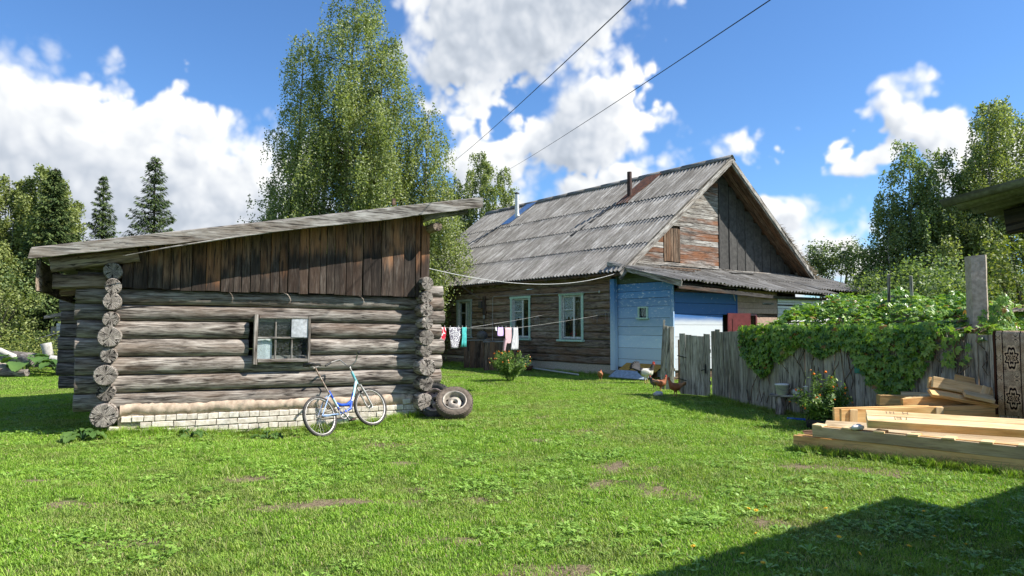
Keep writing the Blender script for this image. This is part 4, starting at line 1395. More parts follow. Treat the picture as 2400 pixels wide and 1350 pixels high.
def creeper_leaf(r_, seed):
    """five pointed leaflets round a stalk; the leaf faces +Z"""
    q = random.Random(seed)
    v, f = [], []
    for k in range(5):
        a = R(-105 + 52.5 * k) + q.uniform(-.12, .12) + math.pi / 2
        L_ = r_ * (1.0, 1.2, 1.35, 1.2, 1.0)[k] * q.uniform(.85, 1.1)
        w = L_ * .27
        dx, dy = math.cos(a), math.sin(a)
        dr_ = -.30 * L_ + q.uniform(-.1, .05) * L_
        b = len(v)
        v += [(0, 0, 0), (dx * L_ * .5 - dy * w, dy * L_ * .5 + dx * w, dr_ * .25), (dx * L_ * .5 + dy * w, dy * L_ * .5 - dx * w, dr_ * .25), (dx * L_, dy * L_, dr_), (dx * L_ * .5, dy * L_ * .5, dr_ * .25 - w * .35)]
        f += [(b, b + 2, b + 4), (b + 2, b + 3, b + 4), (b, b + 4, b + 1), (b + 1, b + 4, b + 3)]
    return np.array(v), np.array(f)


leaf_var = [creeper_leaf(.060, s_) for s_ in range(5)]
vr = np.random.default_rng(5)
V0, V1 = Vector((4.80, 13.9, 0)), Vector((7.02, 9.85, 0))
vine_pts, vine_n = [], []


def fence_pt(s_):
    """s_ metres along the fence from the gate's end"""
    pts = [Vector((*p, 0)) for p in (FA, FB, FC, FD)]
    for a_, b_ in zip(pts, pts[1:]):
        L_ = (b_ - a_).length
        if s_ <= L_:
            d = (b_ - a_) / L_
            return a_ + d * s_, Vector((-d.y, d.x, 0))
        s_ -= L_
    d = (pts[-1] - pts[-2]).normalized()
    return pts[-1], Vector((-d.y, d.x, 0))


S0, S1 = 1.45, 6.15


def back_top(t):
    return 1.94 + .22 * math.sin(math.pi * min(1, t * 1.15)) - (.5 if t < .06 else 0) - .55 * max(0, t - .86) / .14


while len(vine_pts) < 4800:
    t = vr.random()
    s_ = S0 + (S1 - S0) * t
    p, nb = fence_pt(s_)
    v_ = vr.random() ** .8 * 2.5
    lo_ = 1.52
    h = lo_ + (back_top(t) - lo_) * (1 - math.exp(-v_ * 1.25)) + .07 * math.sin(s_ * 5.1 + v_ * 4) + .05 * math.sin(s_ * 11 - v_ * 7)
    q = p + nb * (v_ - .06) + Vector((0, 0, h + vr.normal() * .055))
    vine_pts.append(q)
    vine_n.append((Vector((.12, 0, 1)) - nb * .22 + Vector(vr.normal(size=3)) * .38).normalized())


def drape(t):
    """lowest height of the hanging leaves along the fence"""
    if t < .30:
        return .58 + .55 * abs(t - .13) / .17
    if t < .54:
        return 1.16 + .1 * math.sin(t * 40)
    if t < .84:
        return .50 + .75 * (abs(t - .69) / .15) ** 2
    return 1.40 + .05 * math.sin(t * 60)


n_top = len(vine_pts)
while len(vine_pts) < n_top + 2300:
    t = -.01 + vr.random() * (.93 if vr.random() < .3 else .845)
    s_ = S0 + (S1 - S0) * t
    lo_ = drape(t)
    z = lo_ + (1.62 - lo_) * vr.random() ** .85
    if t > .84 and vr.random() < .75:
        continue
    p, nb = fence_pt(s_)
    q = p - nb * (.05 + .13 * vr.random() * (1 if z > lo_ + .1 else .5)) + Vector((0, 0, z))
    vine_pts.append(q)
    vine_n.append((Vector((0, 0, .45)) - nb * .9 + Vector(vr.normal(size=3)) * .33).normalized())
for i in range(190):                                              # round the pillar
    a = vr.uniform(0, 6.3)
    vine_pts.append(Vector((7.24 + math.cos(a) * vr.uniform(.12, .32), 10.75 + math.sin(a) * .3, vr.uniform(1.45, 2.12 - .25 * abs(math.cos(a))))))
    vine_n.append(Vector((math.cos(a), math.sin(a) - .6, .5)).normalized())
for i in range(22):                                               # a few loose sprays
    p, nb = fence_pt(S0 + (S1 - S0) * vr.uniform(.84, .95))
    vine_pts.append(p - nb * .07 + Vector((0, 0, vr.uniform(1.0, 1.45))))
    vine_n.append((Vector((0, 0, .3)) - nb).normalized())
vine = thing('creeper_vine', 'thick green creeper spilling over the grey plank fence', 'vine', (5.4, 12.4, 0))
vb = Vector((5.4, 12.4, 0))
dist = [p.length - (3 if i >= n_top else 0) + (99 if i >= n_top + 2300 else 0) for i, p in enumerate(vine_pts)]
near = set(np.argsort(dist)[:300].tolist())
lm = []
for v_, f_ in leaf_var:
    for k in range(3):
        me = fast_mesh('leaf', v_, f_, var=np.full(len(v_), vr.random()))
        me.materials.append(M['vine'])
        lm.append(me)
av, af, avar = [], [], []
nb_ = 0
for i, (p, n_) in enumerate(zip(vine_pts, vine_n)):
    sp = vr.uniform(0, 1)
    rotm = n_.to_track_quat('Z', 'Y').to_matrix() @ Matrix.Rotation(vr.normal() * .6 + math.pi, 3, 'Z')
    s_ = vr.uniform(.75, 1.2)
    if i in near:
        part('leaf', lm[int(vr.integers(len(lm)))], None, vine, p - vb, rotm.to_euler(), (s_, s_, s_))
    else:
        v_, f_ = leaf_var[int(vr.integers(5))]
        av.append(v_ @ np.array(rotm).T * s_ + np.array(p - vb))
        af.append(f_ + nb_)
        avar.append(np.full(len(v_), sp))
        nb_ += len(v_)
o = part('leaves', fast_mesh('leaves', np.vstack(av), np.vstack(af), np.concatenate(avar)), M['vine'], vine)
o['kind'] = 'stuff'
sm_ = MB()
for i in range(26):
    t = vr.random()
    p, nb = fence_pt(S0 + (S1 - S0) * t)
    p = p - vb
    pts = [p - nb * .04 + Vector((vr.normal() * .06, vr.normal() * .06, z_)) for z_ in np.linspace(.15 if t < .7 else .9, 1.5, 6)] + [p + nb * v_ + Vector((vr.normal() * .1, vr.normal() * .1, 1.5 + .25 * v_)) for v_ in (.6, 1.3, 2.0)]
    sm_.tube(pts, .007, 4)
sm_.build('stems', M['crate_brown'], vine)
# a low board roof that carries the creeper behind the fence
can = thing('garden_lean_to', 'low dark board roof hidden under the creeper behind the fence', 'shelter', (0, 0, 0))
p0, nb0 = fence_pt(S0 + .3)
p1, nb1 = fence_pt(S1 - .3)
can.location = p0
for i in range(7):
    a_, b_ = p0 + nb0 * (.25 + i * .33), p1 + nb1 * (.25 + i * .33)
    zz = 1.44 + .48 * (1 - math.exp(-(.25 + i * .33) * 1.2))
    span('roof_board', M['fence_dark'], can, a_ - p0 + Vector((0, 0, zz)), b_ - p0 + Vector((0, 0, zz)), .31, .025)
for p, nb in ((p0, nb0), (p1, nb1)):
    for v_ in (.35, 2.1):
        q = p + nb * v_ - p0
        part('post', log_mesh(1.45, .05, .05, n=8, seg=2), M['fence_dark'], can, q + Vector((0, 0, .72)), (0, R(-90), 0))

# ------------------------------------------------------------------ concrete pillar, ladder, carpet
pv = MB()
w = .112
prof = [(-w, -w), (w * .75, -w), (w, -w * .7), (w, w), (-w, w)]
n = 14
v, f = [], []
for i in range(n + 1):
    zz = 2.66 * i / n
    for (a_, b_) in prof:
        j = random.uniform(-.008, .008)
        v.append((a_ + j, b_ + j, zz + (random.uniform(-.02, .02) if i == n else 0)))
for i in range(n):
    for j in range(5):
        f.append((i * 5 + j, i * 5 + (j + 1) % 5, (i + 1) * 5 + (j + 1) % 5, (i + 1) * 5 + j))
f.append(tuple(n * 5 + j for j in range(5)))
o = part('concrete_pillar', pymesh('pillar', v, f), M['concrete'], None, (7.06, 10.72, 0), (R(.6), R(-.5), R(-12)))
tag(o, 'square rough concrete pillar rising behind the creeper-covered fence', 'pillar')
lad = thing('ladder', 'old grey wooden ladder whose two rails poke out of the creeper', 'ladder', (6.55, 12.3, 0))
for dx in (0, .42):
    span('rail', M['board_grey'], lad, (dx + .1 + (.06 if dx else 0), .25, .2), (dx - .02 - (.04 if dx else 0), -.05, 2.50 - dx * .06), .045, .06, seg=3)
for zz in (.6, 1.0, 1.4, 1.8, 2.12):
    t = (zz - .2) / 2.3
    span('rung', M['board_grey'], lad, (.1 - .12 * t, .25 - .3 * t, zz), (.55 - .12 * t, .25 - .3 * t, zz), .03, .035)


def carpet_mat():
    m, g_, b = new_mat('patterned wool carpet')
    tcx = g_.n('ShaderNodeTexCoord').outputs['Object']
    s3 = g_.sep(tcx)
    x_, z_ = s3[0], s3[2]
    # mirror about the border's middle line and repeat the medallion up the border
    zz = g_.m('PINGPONG', g_.m('ADD', z_, 5.0), .28)
    bx = g_.m('ABSOLUTE', g_.m('SUBTRACT', x_, .235))
    p = g_.comb(bx, 0.0, zz)
    n_ = g_.noise(p, 11.0, 1.0, .4)
    r1 = g_.m('ADD', g_.v('LENGTH', g_.sc(p, (1.0, 0.0, .62))), g_.m('MULTIPLY', g_.m('SINE', g_.m('MULTIPLY', g_.m('ARCTAN2', zz, bx), 8.0)), .014))
    rings = g_.smooth(g_.m('SINE', g_.m('MULTIPLY', r1, 150.0)), -.1, .25)
    vo = g_.n('ShaderNodeTexVoronoi', {'Vector': g_.sc(g_.comb(g_.m('PINGPONG', g_.m('ADD', x_, 4.0), .11), 0.0, g_.m('PINGPONG', g_.m('ADD', z_, 5.0), .14)), (1, 1, 1)), 'Scale': 24.0}, feature='DISTANCE_TO_EDGE').outputs['Distance']
    curl = g_.smooth(g_.m('SINE', g_.m('ADD', g_.m('MULTIPLY', vo, 62.0), g_.m('MULTIPLY', n_, 9.0))), -.45, -.15)
    inner = g_.m('LESS_THAN', r1, .105)
    motif = g_.m('ADD', g_.m('MULTIPLY', rings, inner), g_.m('MULTIPLY', curl, g_.m('SUBTRACT', 1.0, inner)))
    base = g_.ramp(n_, [(.4, (.62, .43, .27)), (.6, (.76, .57, .38))])
    darkc = (.022, .012, .012)
    # bands across: plain rust edge, tan edge strip, dark border field, tan strip, rust field
    band_dark = g_.m('MULTIPLY', g_.m('GREATER_THAN', x_, .125), g_.m('LESS_THAN', x_, .345))
    col_a = g_.mix(motif, darkc, base)
    speck = g_.smooth(g_.m('SINE', g_.m('MULTIPLY', vo, 75.0)), -.55, -.35)
    col_b = g_.mix(speck, darkc, base)
    col_c = g_.mix(motif, (.07, .032, .022), (.48, .28, .165))
    col = g_.mix(band_dark, col_b, col_a)
    col = g_.mix(g_.m('GREATER_THAN', x_, .425), col, col_c)
    col = g_.mix(g_.m('LESS_THAN', x_, .035), col, (.085, .035, .02))
    for e in (.035, .125, .345, .425):
        col = g_.mix(g_.m('LESS_THAN', g_.m('ABSOLUTE', g_.m('SUBTRACT', x_, e)), .007), col, darkc)
    fz = g_.noise(tcx, 260.0, 2.0)
    col = g_.mix(g_.m('MULTIPLY', fz, .18), col, (.02, .015, .012))
    g_.put(b.inputs['Base Color'], col)
    b.inputs['Roughness'].default_value = 1.0
    b.inputs['Specular IOR Level'].default_value = .05
    bump(g_, b, fz, .5, .004)
    return m


# carpet hung over the fence: front drop, over the top, short back drop
s_c = 6.20
pc, nc = fence_pt(s_c)
pe = Vector((*FD, 0))
cd = (Vector((*FC, 0)) - Vector((*FB, 0))).normalized()
v, f = [], []
nx2, prof = 14, [(-.045, .36), (-.05, .8), (-.045, 1.2), (-.045, 1.49), (-.02, 1.53), (.03, 1.53), (.06, 1.48), (.065, 1.1)]
cl = []
for i in range(nx2 + 1):
    s_ = s_c + i * .13
    p, nb = fence_pt(s_)
    for k, (o_, z_) in enumerate(prof):
        q = p + nb * (o_ - .012 + .010 * math.sin(i * 1.1 + k)) + Vector((0, 0, z_ + .006 * math.sin(i * .9)))
        v.append(q)
m_ = len(prof)
f = [(i * m_ + k, (i + 1) * m_ + k, (i + 1) * m_ + k + 1, i * m_ + k + 1) for i in range(nx2) for k in range(m_ - 1)]
ca = math.atan2(cd.y, cd.x)
inv = Matrix.Rotation(-ca, 3, 'Z')
me = pymesh('carpet', [inv @ (q - pc) for q in v], f, True)
carpet = part('carpet', me, carpet_mat(), None, pc, (0, 0, ca))
sd = carpet.modifiers.new('pile', 'SOLIDIFY'); sd.thickness = .012; sd.offset = 0
tag(carpet, 'brown and black patterned carpet hung over the plank fence', 'carpet')

# ------------------------------------------------------------------ stack of new timber
TG = 'timber lying in the stack by the fence'
NW, NP, ND = M['new_wood'], M['new_wood_pale'], M['new_wood_dusty']


def timber(label, p, q, w, h, mat, roll=0.0, name='timber', **k):
    o = span(name, mat, None, p, q, w, h, roll, **dict(dict(seg=5, jit=.003, ch=.005), **k))
    return tag(o, label, 'timber', TG)


def box_beam(label, p, q, w, h, blocks, roll=0.0, mats=(NW, NW), side_blocks=(), top_blocks=True):
    """two long boards on edge held apart by short blocks"""
    p, q = Vector(p), Vector(q)
    d = q - p
    x = d.normalized()
    z = (Vector((0, 0, 1)) - x * x.z).normalized()
    y = z.cross(x)
    m = Matrix((x, y, z)).transposed() @ Matrix.Rotation(roll, 3, 'X')
    t = thing('box_beam', label, 'timber', p, group=TG)
    t.rotation_euler = m.to_euler()
    L_ = d.length
    for s_, mt in ((-1, mats[0]), (1, mats[1])):
        part('board', beam_mesh(L_, .04, h, ch=.004, seg=6, jit=.003), mt, t, (L_ / 2, s_ * (w / 2 - .02), 0))
    for b in blocks:
        part('block', beam_mesh(.10 if top_blocks else .12, w - .085, h * .7, ch=.003), NP, t, (b, 0, 0), (0, 0, 0))
        if top_blocks:
            part('cleat', beam_mesh(.115, w + .03, .022, ch=.003), NP, t, (b, 0, h / 2 + .0115), (0, 0, R(random.uniform(-3, 3))))
    for (b, rr) in side_blocks:
        part('cleat', beam_mesh(h * .92, .022, .115, ch=.003), NP, t, (b, -w / 2 - .0115, 0), (0, R(90 + rr), 0))
    return t


box_beam('lowest box beam of the timber stack, lying in the grass', (3.70, 9.32, .105), (5.75, 7.38, .105), .17, .18, (.05, 1.0, 2.0, 2.7), mats=(NW, NW), top_blocks=False)
box_beam('ladder-like box beam with row of cleats on top, front of the timber stack', (3.86, 9.12, .272), (6.0, 7.15, .252), .16, .13, (.06, .42, .78, 1.14, 1.5, 1.86, 2.2, 2.6), mats=(ND, NW))
timber('broad dusty plank lying behind the cleated beam in the timber stack', (4.18, 9.55, .27), (6.4, 8.05, .26), .30, .045, ND, roll=R(18))
timber('rough plank end under the pale beam in the timber stack', (4.3, 9.75, .11), (6.6, 8.3, .11), .22, .12, ND)
box_beam('long box beam with side cleats across the middle of the timber stack', (4.47, 9.82, .355), (7.9, 10.32, .385), .20, .235, (.3, 1.4, 2.5), mats=(NW, NW), side_blocks=((.17, 4), (1.47, 2)), top_blocks=False)
pb_ = thing('twin_beam', 'wide pale planed beam tilted towards the viewer on the timber stack', 'timber', (4.33, 8.72, .475), group=TG)
d = Vector((6.15, 8.02, .43)) - Vector((4.33, 8.72, .475))
x = d.normalized(); z = (Vector((0, 0, 1)) - x * x.z).normalized(); y = z.cross(x)
pb_.rotation_euler = (Matrix((x, y, z)).transposed() @ Matrix.Rotation(R(24), 3, 'X')).to_euler()
part('board', beam_mesh(d.length, .125, .105, ch=.004, seg=4, jit=.002), NP, pb_, (d.length / 2, .0635, 0))
part('board', beam_mesh(d.length, .125, .105, ch=.004, seg=4, jit=.002), NP, pb_, (d.length / 2, -.0635, 0))
mk = plain('pencil mark', (.22, .15, .09), .9)
for (mx, my, ml, ma) in ((.22, .085, .05, 90), (.26, .085, .05, 90), (.30, .085, .05, 90), (.27, .085, .03, 0), (.40, .09, .055, 90), (.45, .09, .055, 90), (.425, .09, .05, 0), (.30, -.04, .06, 90), (.34, -.05, .05, 0), (.34, -.02, .05, 0), (.365, -.035, .05, 90), (.42, -.035, .055, 80)):
    part('mark', beam_mesh(ml, .008, .003, ch=.001, jit=0), mk, pb_, (mx, my, .0535), (0, 0, R(ma)))
timber('beam stub with square end pointing left, back of the timber stack', (5.50, 10.72, .50), (7.2, 10.55, .48), .14, .15, NW)
timber('flat offcut behind the beam stub in the timber stack', (5.98, 10.95, .555), (7.0, 10.5, .53), .22, .05, NP, roll=R(8))
timber('pale splintered offcut lying on the flat offcut in the timber stack', (6.05, 10.55, .56), (6.9, 10.35, .50), .12, .04, NP, roll=R(14))
box_beam('short box beam tipped up at its left end, top of the timber stack', (6.02, 10.25, .80), (7.45, 10.18, .52), .16, .16, (.1,), roll=R(-8), mats=(NP, NW), top_blocks=False, side_blocks=((.72, 12),))
timber('orange board lying under the tipped box beam in the timber stack', (5.95, 10.15, .66), (7.1, 10.08, .46), .15, .05, NW, roll=R(30))
timber('slanting board at the far right of the timber stack', (6.45, 10.38, .80), (7.7, 10.2, .56), .05, .20, NW, roll=R(-6))
timber('short flat block across the tipped box beam in the timber stack', (6.40, 10.10, .655), (6.75, 10.0, .57), .16, .05, NP, roll=R(20))
timber('long board rising to the right behind the middle box beam of the timber stack', (5.55, 10.15, .50), (8.1, 10.48, .66), .05, .15, NW)
timber('second long board rising to the right, timber stack, set behind the first', (5.65, 10.24, .52), (8.1, 10.60, .69), .05, .12, NP)
rough = plain('rough bark offcut', (.34, .26, .17), .9, noise_amt=.4, scale=20.0, bmp=.6)
for i, (px, py, pz, lab) in enumerate(((4.32, 9.72, .12, 'rough splintered block beside the left end of the middle box beam'), (4.05, 9.55, .13, 'short dark block at the left end of the timber stack'))):
    o = span('offcut', M['crate_brown'] if i else rough, None, (px - .12, py + .05, pz), (px + .14, py - .05, pz + .05), .16, .16, seg=3, jit=.02, ch=.03)
    tag(o, lab, 'offcut')
# crumpled white scrap on the cleated beam
sc_ = MB().blob((0, 0, .03), (.10, .05, .035), 12, 8)
o = sc_.build('plastic_scrap', M['white'], None, (4.22, 8.72, .34), (0, 0, .4))
for vv_ in o.data.vertices:
    vv_.co += Vector((random.uniform(-.012, .012), random.uniform(-.012, .012), random.uniform(-.008, .008)))
tag(o, 'crumpled white plastic scrap on the cleated beam', 'scrap')

# ------------------------------------------------------------------ bench with pots
bench = thing('log_bench', 'low plank bench on a log stump against the plank fence', 'bench', (4.92, 13.0, 0))
span('seat', M['fence_dark'], bench, (-.20, .06, .345), (.62, -.32, .345), .24, .035, seg=3)
part('stump', log_mesh(.34, .095, .075, n=12, seg=4, jit=.01), M['log_grey'], bench, (-.03, -.02, .165), (0, R(-90), 0))
part('stump', log_mesh(.34, .085, .085, n=12, seg=4, jit=.01), M['log_grey'], bench, (.5, -.27, .165), (0, R(-90), 0))


def lathe_thing(name, label, cat, prof, mat, loc, extra=None, n=22):
    b = MB().lathe(prof, n)
    o = b.build(name, mat, None, loc)
    tag(o, label, cat)
    return o


bk = lathe_thing('bucket', 'white plastic bucket on the left end of the low bench', 'bucket', [(.0, .0), (.095, 0), (.118, .17), (.124, .17), (.124, .195), (.114, .195), (.108, .17), (.088, .012), (0, .012)], M['white'], (4.90, 12.94, .3635))
MB().tube([(math.cos(a) * .122, -.02 + .0, .175 - .09 * math.sin(a)) for a in np.linspace(0, math.pi, 11)], .004, 5).build('handle', M['chrome'], bk, (0, -.09, 0))
lathe_thing('enamel_pot', 'pale dented enamel pot with lid on the low bench', 'pot', [(0, 0), (.095, 0), (.11, .03), (.11, .15), (.117, .152), (.117, .165), (.09, .185), (.02, .20), (.02, .215), (0, .22)], M['white_worn'], (5.32, 12.78, .3635))
j_ = MB().lathe([(0, -.08), (.05, -.08), (.055, .05), (.04, .08), (.0, .08)], 16, 'X')
o = j_.build('jar', M['white_worn'], None, (5.12, 12.82, .42), (0, 0, R(-65)))
tag(o, 'small white jar lying on its side between bucket and pot', 'jar')
fp = lathe_thing('flower_pot', 'small terracotta flower pot with a seedling beside the marigold bush', 'flower pot', [(0, 0), (.07, 0), (.10, .13), (.11, .13), (.11, .165), (.10, .165), (.09, .14), (0, .14)], plain('terracotta', (.30, .085, .04), .8), (5.75, 12.15, .40))
st_ = MB().box((-.16, -.16, 0), (.16, .16, .40)).build('pot_stand', M['fence_dark'], None, (5.75, 12.15, 0), (0, 0, .5))
tag(st_, 'dark wooden box carrying the terracotta flower pot by the fence', 'stand')
for i in range(7):
    a = i * .9
    part('leaf', fast_mesh('seedling', leaf_var[i % 5][0] * .6, leaf_var[i % 5][1], np.full(len(leaf_var[0][0]), .7)), M['vine'], fp, (math.cos(a) * .05, math.sin(a) * .05, .2 + .02 * i))
o = MB().tube([(4.70, 12.2, .03), (4.95, 12.05, .025), (5.25, 12.1, .03), (5.4, 11.95, .03)], .02, 8).build('hose', plain('blue hose', (.02, .10, .42), .45), None)
tag(o, 'short piece of blue hose in the grass below the bench', 'hose')

# ------------------------------------------------------------------ marigold bushes
M['marigold'] = leafy('marigold leaf', (.045, .095, .02), (.13, .23, .045), (.27, .38, .085), trans=.3, nscale=2.0)
M['orange'] = plain('orange petals', (.75, .17, .01), .8, noise_amt=.3, scale=40.0)
M['peach'] = plain('faded peach petals', (.70, .30, .12), .8, noise_amt=.3, scale=40.0)


def leaf_cloud(c, nrm, length, width, spread=.5, r=None):
    """rhombus leaves at points c, facing roughly nrm"""
    r = r or vr
    n = len(c)
    nr = nrm + r.normal(size=(n, 3)) * spread
    nr /= np.linalg.norm(nr, axis=1, keepdims=True) + 1e-9
    d = r.normal(size=(n, 3))
    d -= nr * (d * nr).sum(1, keepdims=True)
    d /= np.linalg.norm(d, axis=1, keepdims=True) + 1e-9
    s = np.cross(nr, d)
    L_ = (length * r.uniform(.65, 1.25, n))[:, None]
    W_ = (width * r.uniform(.65, 1.25, n))[:, None]
    q = np.stack([c - d * L_ * .5, c + s * W_ * .5 - d * L_ * .05, c + d * L_ * .5, c - s * W_ * .5 - d * L_ * .05], 1)
    return q.reshape(-1, 3)


def quads(n):
    return np.arange(n * 4).reshape(n, 4)


def marigold(label, loc, h, rad, nfl, nleaf, pot=None, fmat='orange', seed=1):
    r = np.random.default_rng(seed)
    t = thing('marigold_bush', label, 'bush', (*loc, gzf(*loc)))
    sb = MB()
    cs = []
    tips = []
    for i in range(26):
        a = r.uniform(0, 6.28)
        rr = rad * math.sqrt(r.random())
        tip = Vector((math.cos(a) * rr, math.sin(a) * rr, h * (1.05 - .45 * (rr / rad) ** 2) * r.uniform(.75, 1.05)))
        mid = tip * .5 + Vector((r.normal() * .03, r.normal() * .03, .06))
        root = Vector((math.cos(a) * .08, math.sin(a) * .08, .02))
        sb.tube([root, mid, tip], [.007, .005, .003], 4)
        tips.append(tip)
        for k in range(nleaf // 26):
            s_ = r.uniform(.2, 1.0)
            p = root.lerp(mid, s_ * 2) if s_ < .5 else mid.lerp(tip, s_ * 2 - 1)
            cs.append(np.array(p) + r.normal(size=3) * .05 * (1.15 - .5 * s_))
    sb.build('stems', M['marigold'], t)
    cs = np.array(cs)
    nn = cs / (np.linalg.norm(cs, axis=1, keepdims=True) + .2) + np.array((0, 0, .6))
    q = leaf_cloud(cs, nn, .062, .024, .6, r)
    n = len(cs)
    o = part('foliage', fast_mesh('foliage', q, quads(n), np.repeat(r.random(n), 4)), M['marigold'], t)
    fmesh = MB()
    for k in range(3):
        fmesh.blob((0, 0, k * .006), (.023 - k * .005, .023 - k * .005, .009), 9, 4)
    fme = fmesh.mesh('flower')
    fme2 = fme.copy()
    for i in range(nfl):
        tip = tips[i % len(tips)]
        p = tip + Vector((r.normal() * .05, r.normal() * .05, r.uniform(-.12, .06)))
        part('flower', fme if i % 4 else fme2, M[fmat] if i % 4 else M['peach'], t, p, (r.normal() * .6 + .5, r.normal() * .5, 0), (1, 1, 1) if r.random() < .6 else (.7, .7, .8))
    if pot:
        MB().lathe([(0, 0), (pot, 0), (pot * 1.08, .14), (pot * .98, .15), (pot * .9, .10), (0, .10)], 18).build('tub', plain('black tub', (.018, .018, .018), .7), t)
    return t


marigold('marigold bush with orange flowers in a black tub beside the timber stack', (4.90, 11.25), 0.80, .44, 26, 5200, .24, seed=3)
marigold('dark marigold bush with orange flowers growing in the house shadow', (-.05, 20.6), .98, .62, 30, 5200, None, seed=8)

# ------------------------------------------------------------------ two wheels leaning at the corner log
def car_wheel(label, loc, rot, rubber, rim, R0=.305, W=.165, deep=True):
    t = thing('car_wheel', label, 'wheel', loc, rot=rot, group='old car wheels at the shed corner')
    w = W / 2
    ri = R0 * .63
    tb = MB().lathe([(ri, -w * .8), (ri + .03, -w * .95), (R0 - .045, -w), (R0 - .012, -w * .86), (R0, -w * .6), (R0, w * .6), (R0 - .012, w * .86), (R0 - .045, w), (ri + .03, w * .95), (ri, w * .8)], 48, 'Y')
    ty = tb.build('tyre', rubber, t)
    for k in range(3):                                           # tread ribs
        yy = (k - 1) * w * .42
        MB().lathe([(R0 - .001, yy - .016), (R0 + .006, yy - .013), (R0 + .006, yy + .013), (R0 - .001, yy + .016)], 48, 'Y', smooth=False).build('tread_rib', rubber, ty)
    lug = beam_mesh(.03, .022, .012, ch=.002, jit=0)
    for k in range(40):
        a = 2 * math.pi * k / 40
        for s_ in (-1, 1):
            part('tread_block', lug, rubber, ty, (math.cos(a) * (R0 - .004), s_ * w * .76, math.sin(a) * (R0 - .004)), (0, -a + math.pi / 2, 0))
    dp = -w * .2 if deep else w * .3
    rm = MB().lathe([(ri + .012, -w * .86), (ri + .008, -w * .98), (ri - .012, -w * .95), (ri - .022, -w * .6), (ri - .03, dp), (ri - .045, dp + .035)], 40, 'Y')
    rim_o = rm.build('rim', rim, t)
    dk = MB()
    n, m_ = 40, 4
    rr = [ri - .043, ri * .62, ri * .56, ri * .30]
    yy = [dp + .034, dp + .022, dp - .010, dp - .018]
    v, f = [], []
    for k in range(m_):
        for j in range(n):
            a = 2 * math.pi * j / n
            v.append((math.cos(a) * rr[k], yy[k], math.sin(a) * rr[k]))
    for k in range(m_ - 1):
        for j in range(n):
            if k == 0 and (j % 5) in (1, 2):
                continue                                          # vent slots
            f.append((k * n + j, (k + 1) * n + j, (k + 1) * n + (j + 1) % n, k * n + (j + 1) % n))
    dk.add(v, f, True)
    dk.lathe([(ri * .30, dp - .018), (ri * .30, dp - .012), (ri * .17, dp - .012), (ri * .17, dp + .03)], 24, 'Y')
    dk.build('disc', rim, rim_o)
    MB().lathe([(ri - .03, dp + .06), (ri * .4, dp + .07), (0, dp + .07)], 24, 'Y').build('back', M['black_iron'], rim_o)
    for k in range(4):
        a = math.pi / 4 + k * math.pi / 2
        MB().lathe([(.009, -.004), (.009, .006)], 8, 'Y', (math.cos(a) * ri * .40, dp - .012, math.sin(a) * ri * .40)).build('bolt_hole', M['black_iron'], rim_o)
    return t


car_wheel('muddy brown tyre on deep steel rim, front one of two at shed corner', (-1.00, 12.38, .275), (R(-46), 0, R(7)), M['rubber_brown'], M['rim_steel'], .318)
car_wheel('grey tyre on rusty rim, half hidden behind the muddy one at shed corner', (-1.36, 12.66, .29), (R(-15), 0, R(-18)), M['rubber'], M['rim_pink'])

# ------------------------------------------------------------------ bicycle leaning at the shed
BH = R(57)
bx0, by0 = -2.88, 11.02
bike = thing('bicycle', 'blue and white step-through bicycle leaning at the log shed', 'bicycle', (bx0, by0, gzf(bx0, by0) + .012))
bike.rotation_euler = (Matrix.Rotation(BH, 3, 'Z') @ Matrix.Rotation(R(-2.5), 3, 'Y') @ Matrix.Rotation(R(-19), 3, 'X')).to_euler()
RW = .325
WB = 1.10


def bike_wheel(x_, turn=0.0):
    t = MB().lathe([(RW - .040, -.014), (RW - .024, -.026), (RW - .007, -.021), (RW, 0), (RW - .007, .021), (RW - .024, .026), (RW - .040, .014)], 48, 'Y')
    o = t.build('wheel', M['rubber'], bike, (x_, 0, RW), (0, 0, turn))
    MB().lathe([(RW - .040, -.015), (RW - .042, -.016), (RW - .056, -.008), (RW - .056, .008), (RW - .042, .016), (RW - .040, .015)], 48, 'Y').build('rim', M['chrome'], o)
    sp = MB()
    for k in range(28):
        a = 2 * math.pi * k / 28
        b = a + (.28 if k % 2 else -.28)
        s_ = .028 if k % 4 < 2 else -.028
        sp.tube([(math.cos(b) * .02, s_, math.sin(b) * .02), (math.cos(a) * (RW - .05), 0, math.sin(a) * (RW - .05))], .0016, 3, cap=False)
    sp.build('spokes', M['chrome'], o)
    MB().tube([(0, -.05, 0), (0, .05, 0)], .014, 8).tube([(0, -.034, 0), (0, -.024, 0)], .028, 10).tube([(0, .024, 0), (0, .034, 0)], .028, 10).build('hub', M['chrome'], o)
    return o


TURN = R(-8)
bike_wheel(0)
bike_wheel(WB, TURN)
bb, clamp, ht, hb = (.44, 0, .30), (.30, 0, .70), (.885, 0, .96), (.94, 0, .74)
fr = MB().tube([(.93, 0, .80), (.82, 0, .62), (.70, 0, .455), (.62, 0, .42)], .021, 10).tube([(.70, 0, .47), (.60, 0, .43), (.48, 0, .44), (.385, 0, .48)], .024, 10)
fr.tube([(.70, 0, .455), (.66, 0, .36), bb], .023, 10)
fr.tube([bb, clamp], .018, 10)
frame_o = fr.build('frame', M['bike_blue'], bike)
MB().tube([(.925, 0, .79), (.80, 0, .585), (.72, 0, .475)], .0235, 10).build('painted_sleeve', M['bike_white'], frame_o)
MB().tube([(.40, 0, .42), (.345, 0, .57)], .0205, 10).build('painted_sleeve', M['bike_white'], frame_o)
MB().tube([ht, hb], .022, 10).build('head_tube', M['bike_white'], frame_o)
stays = MB()
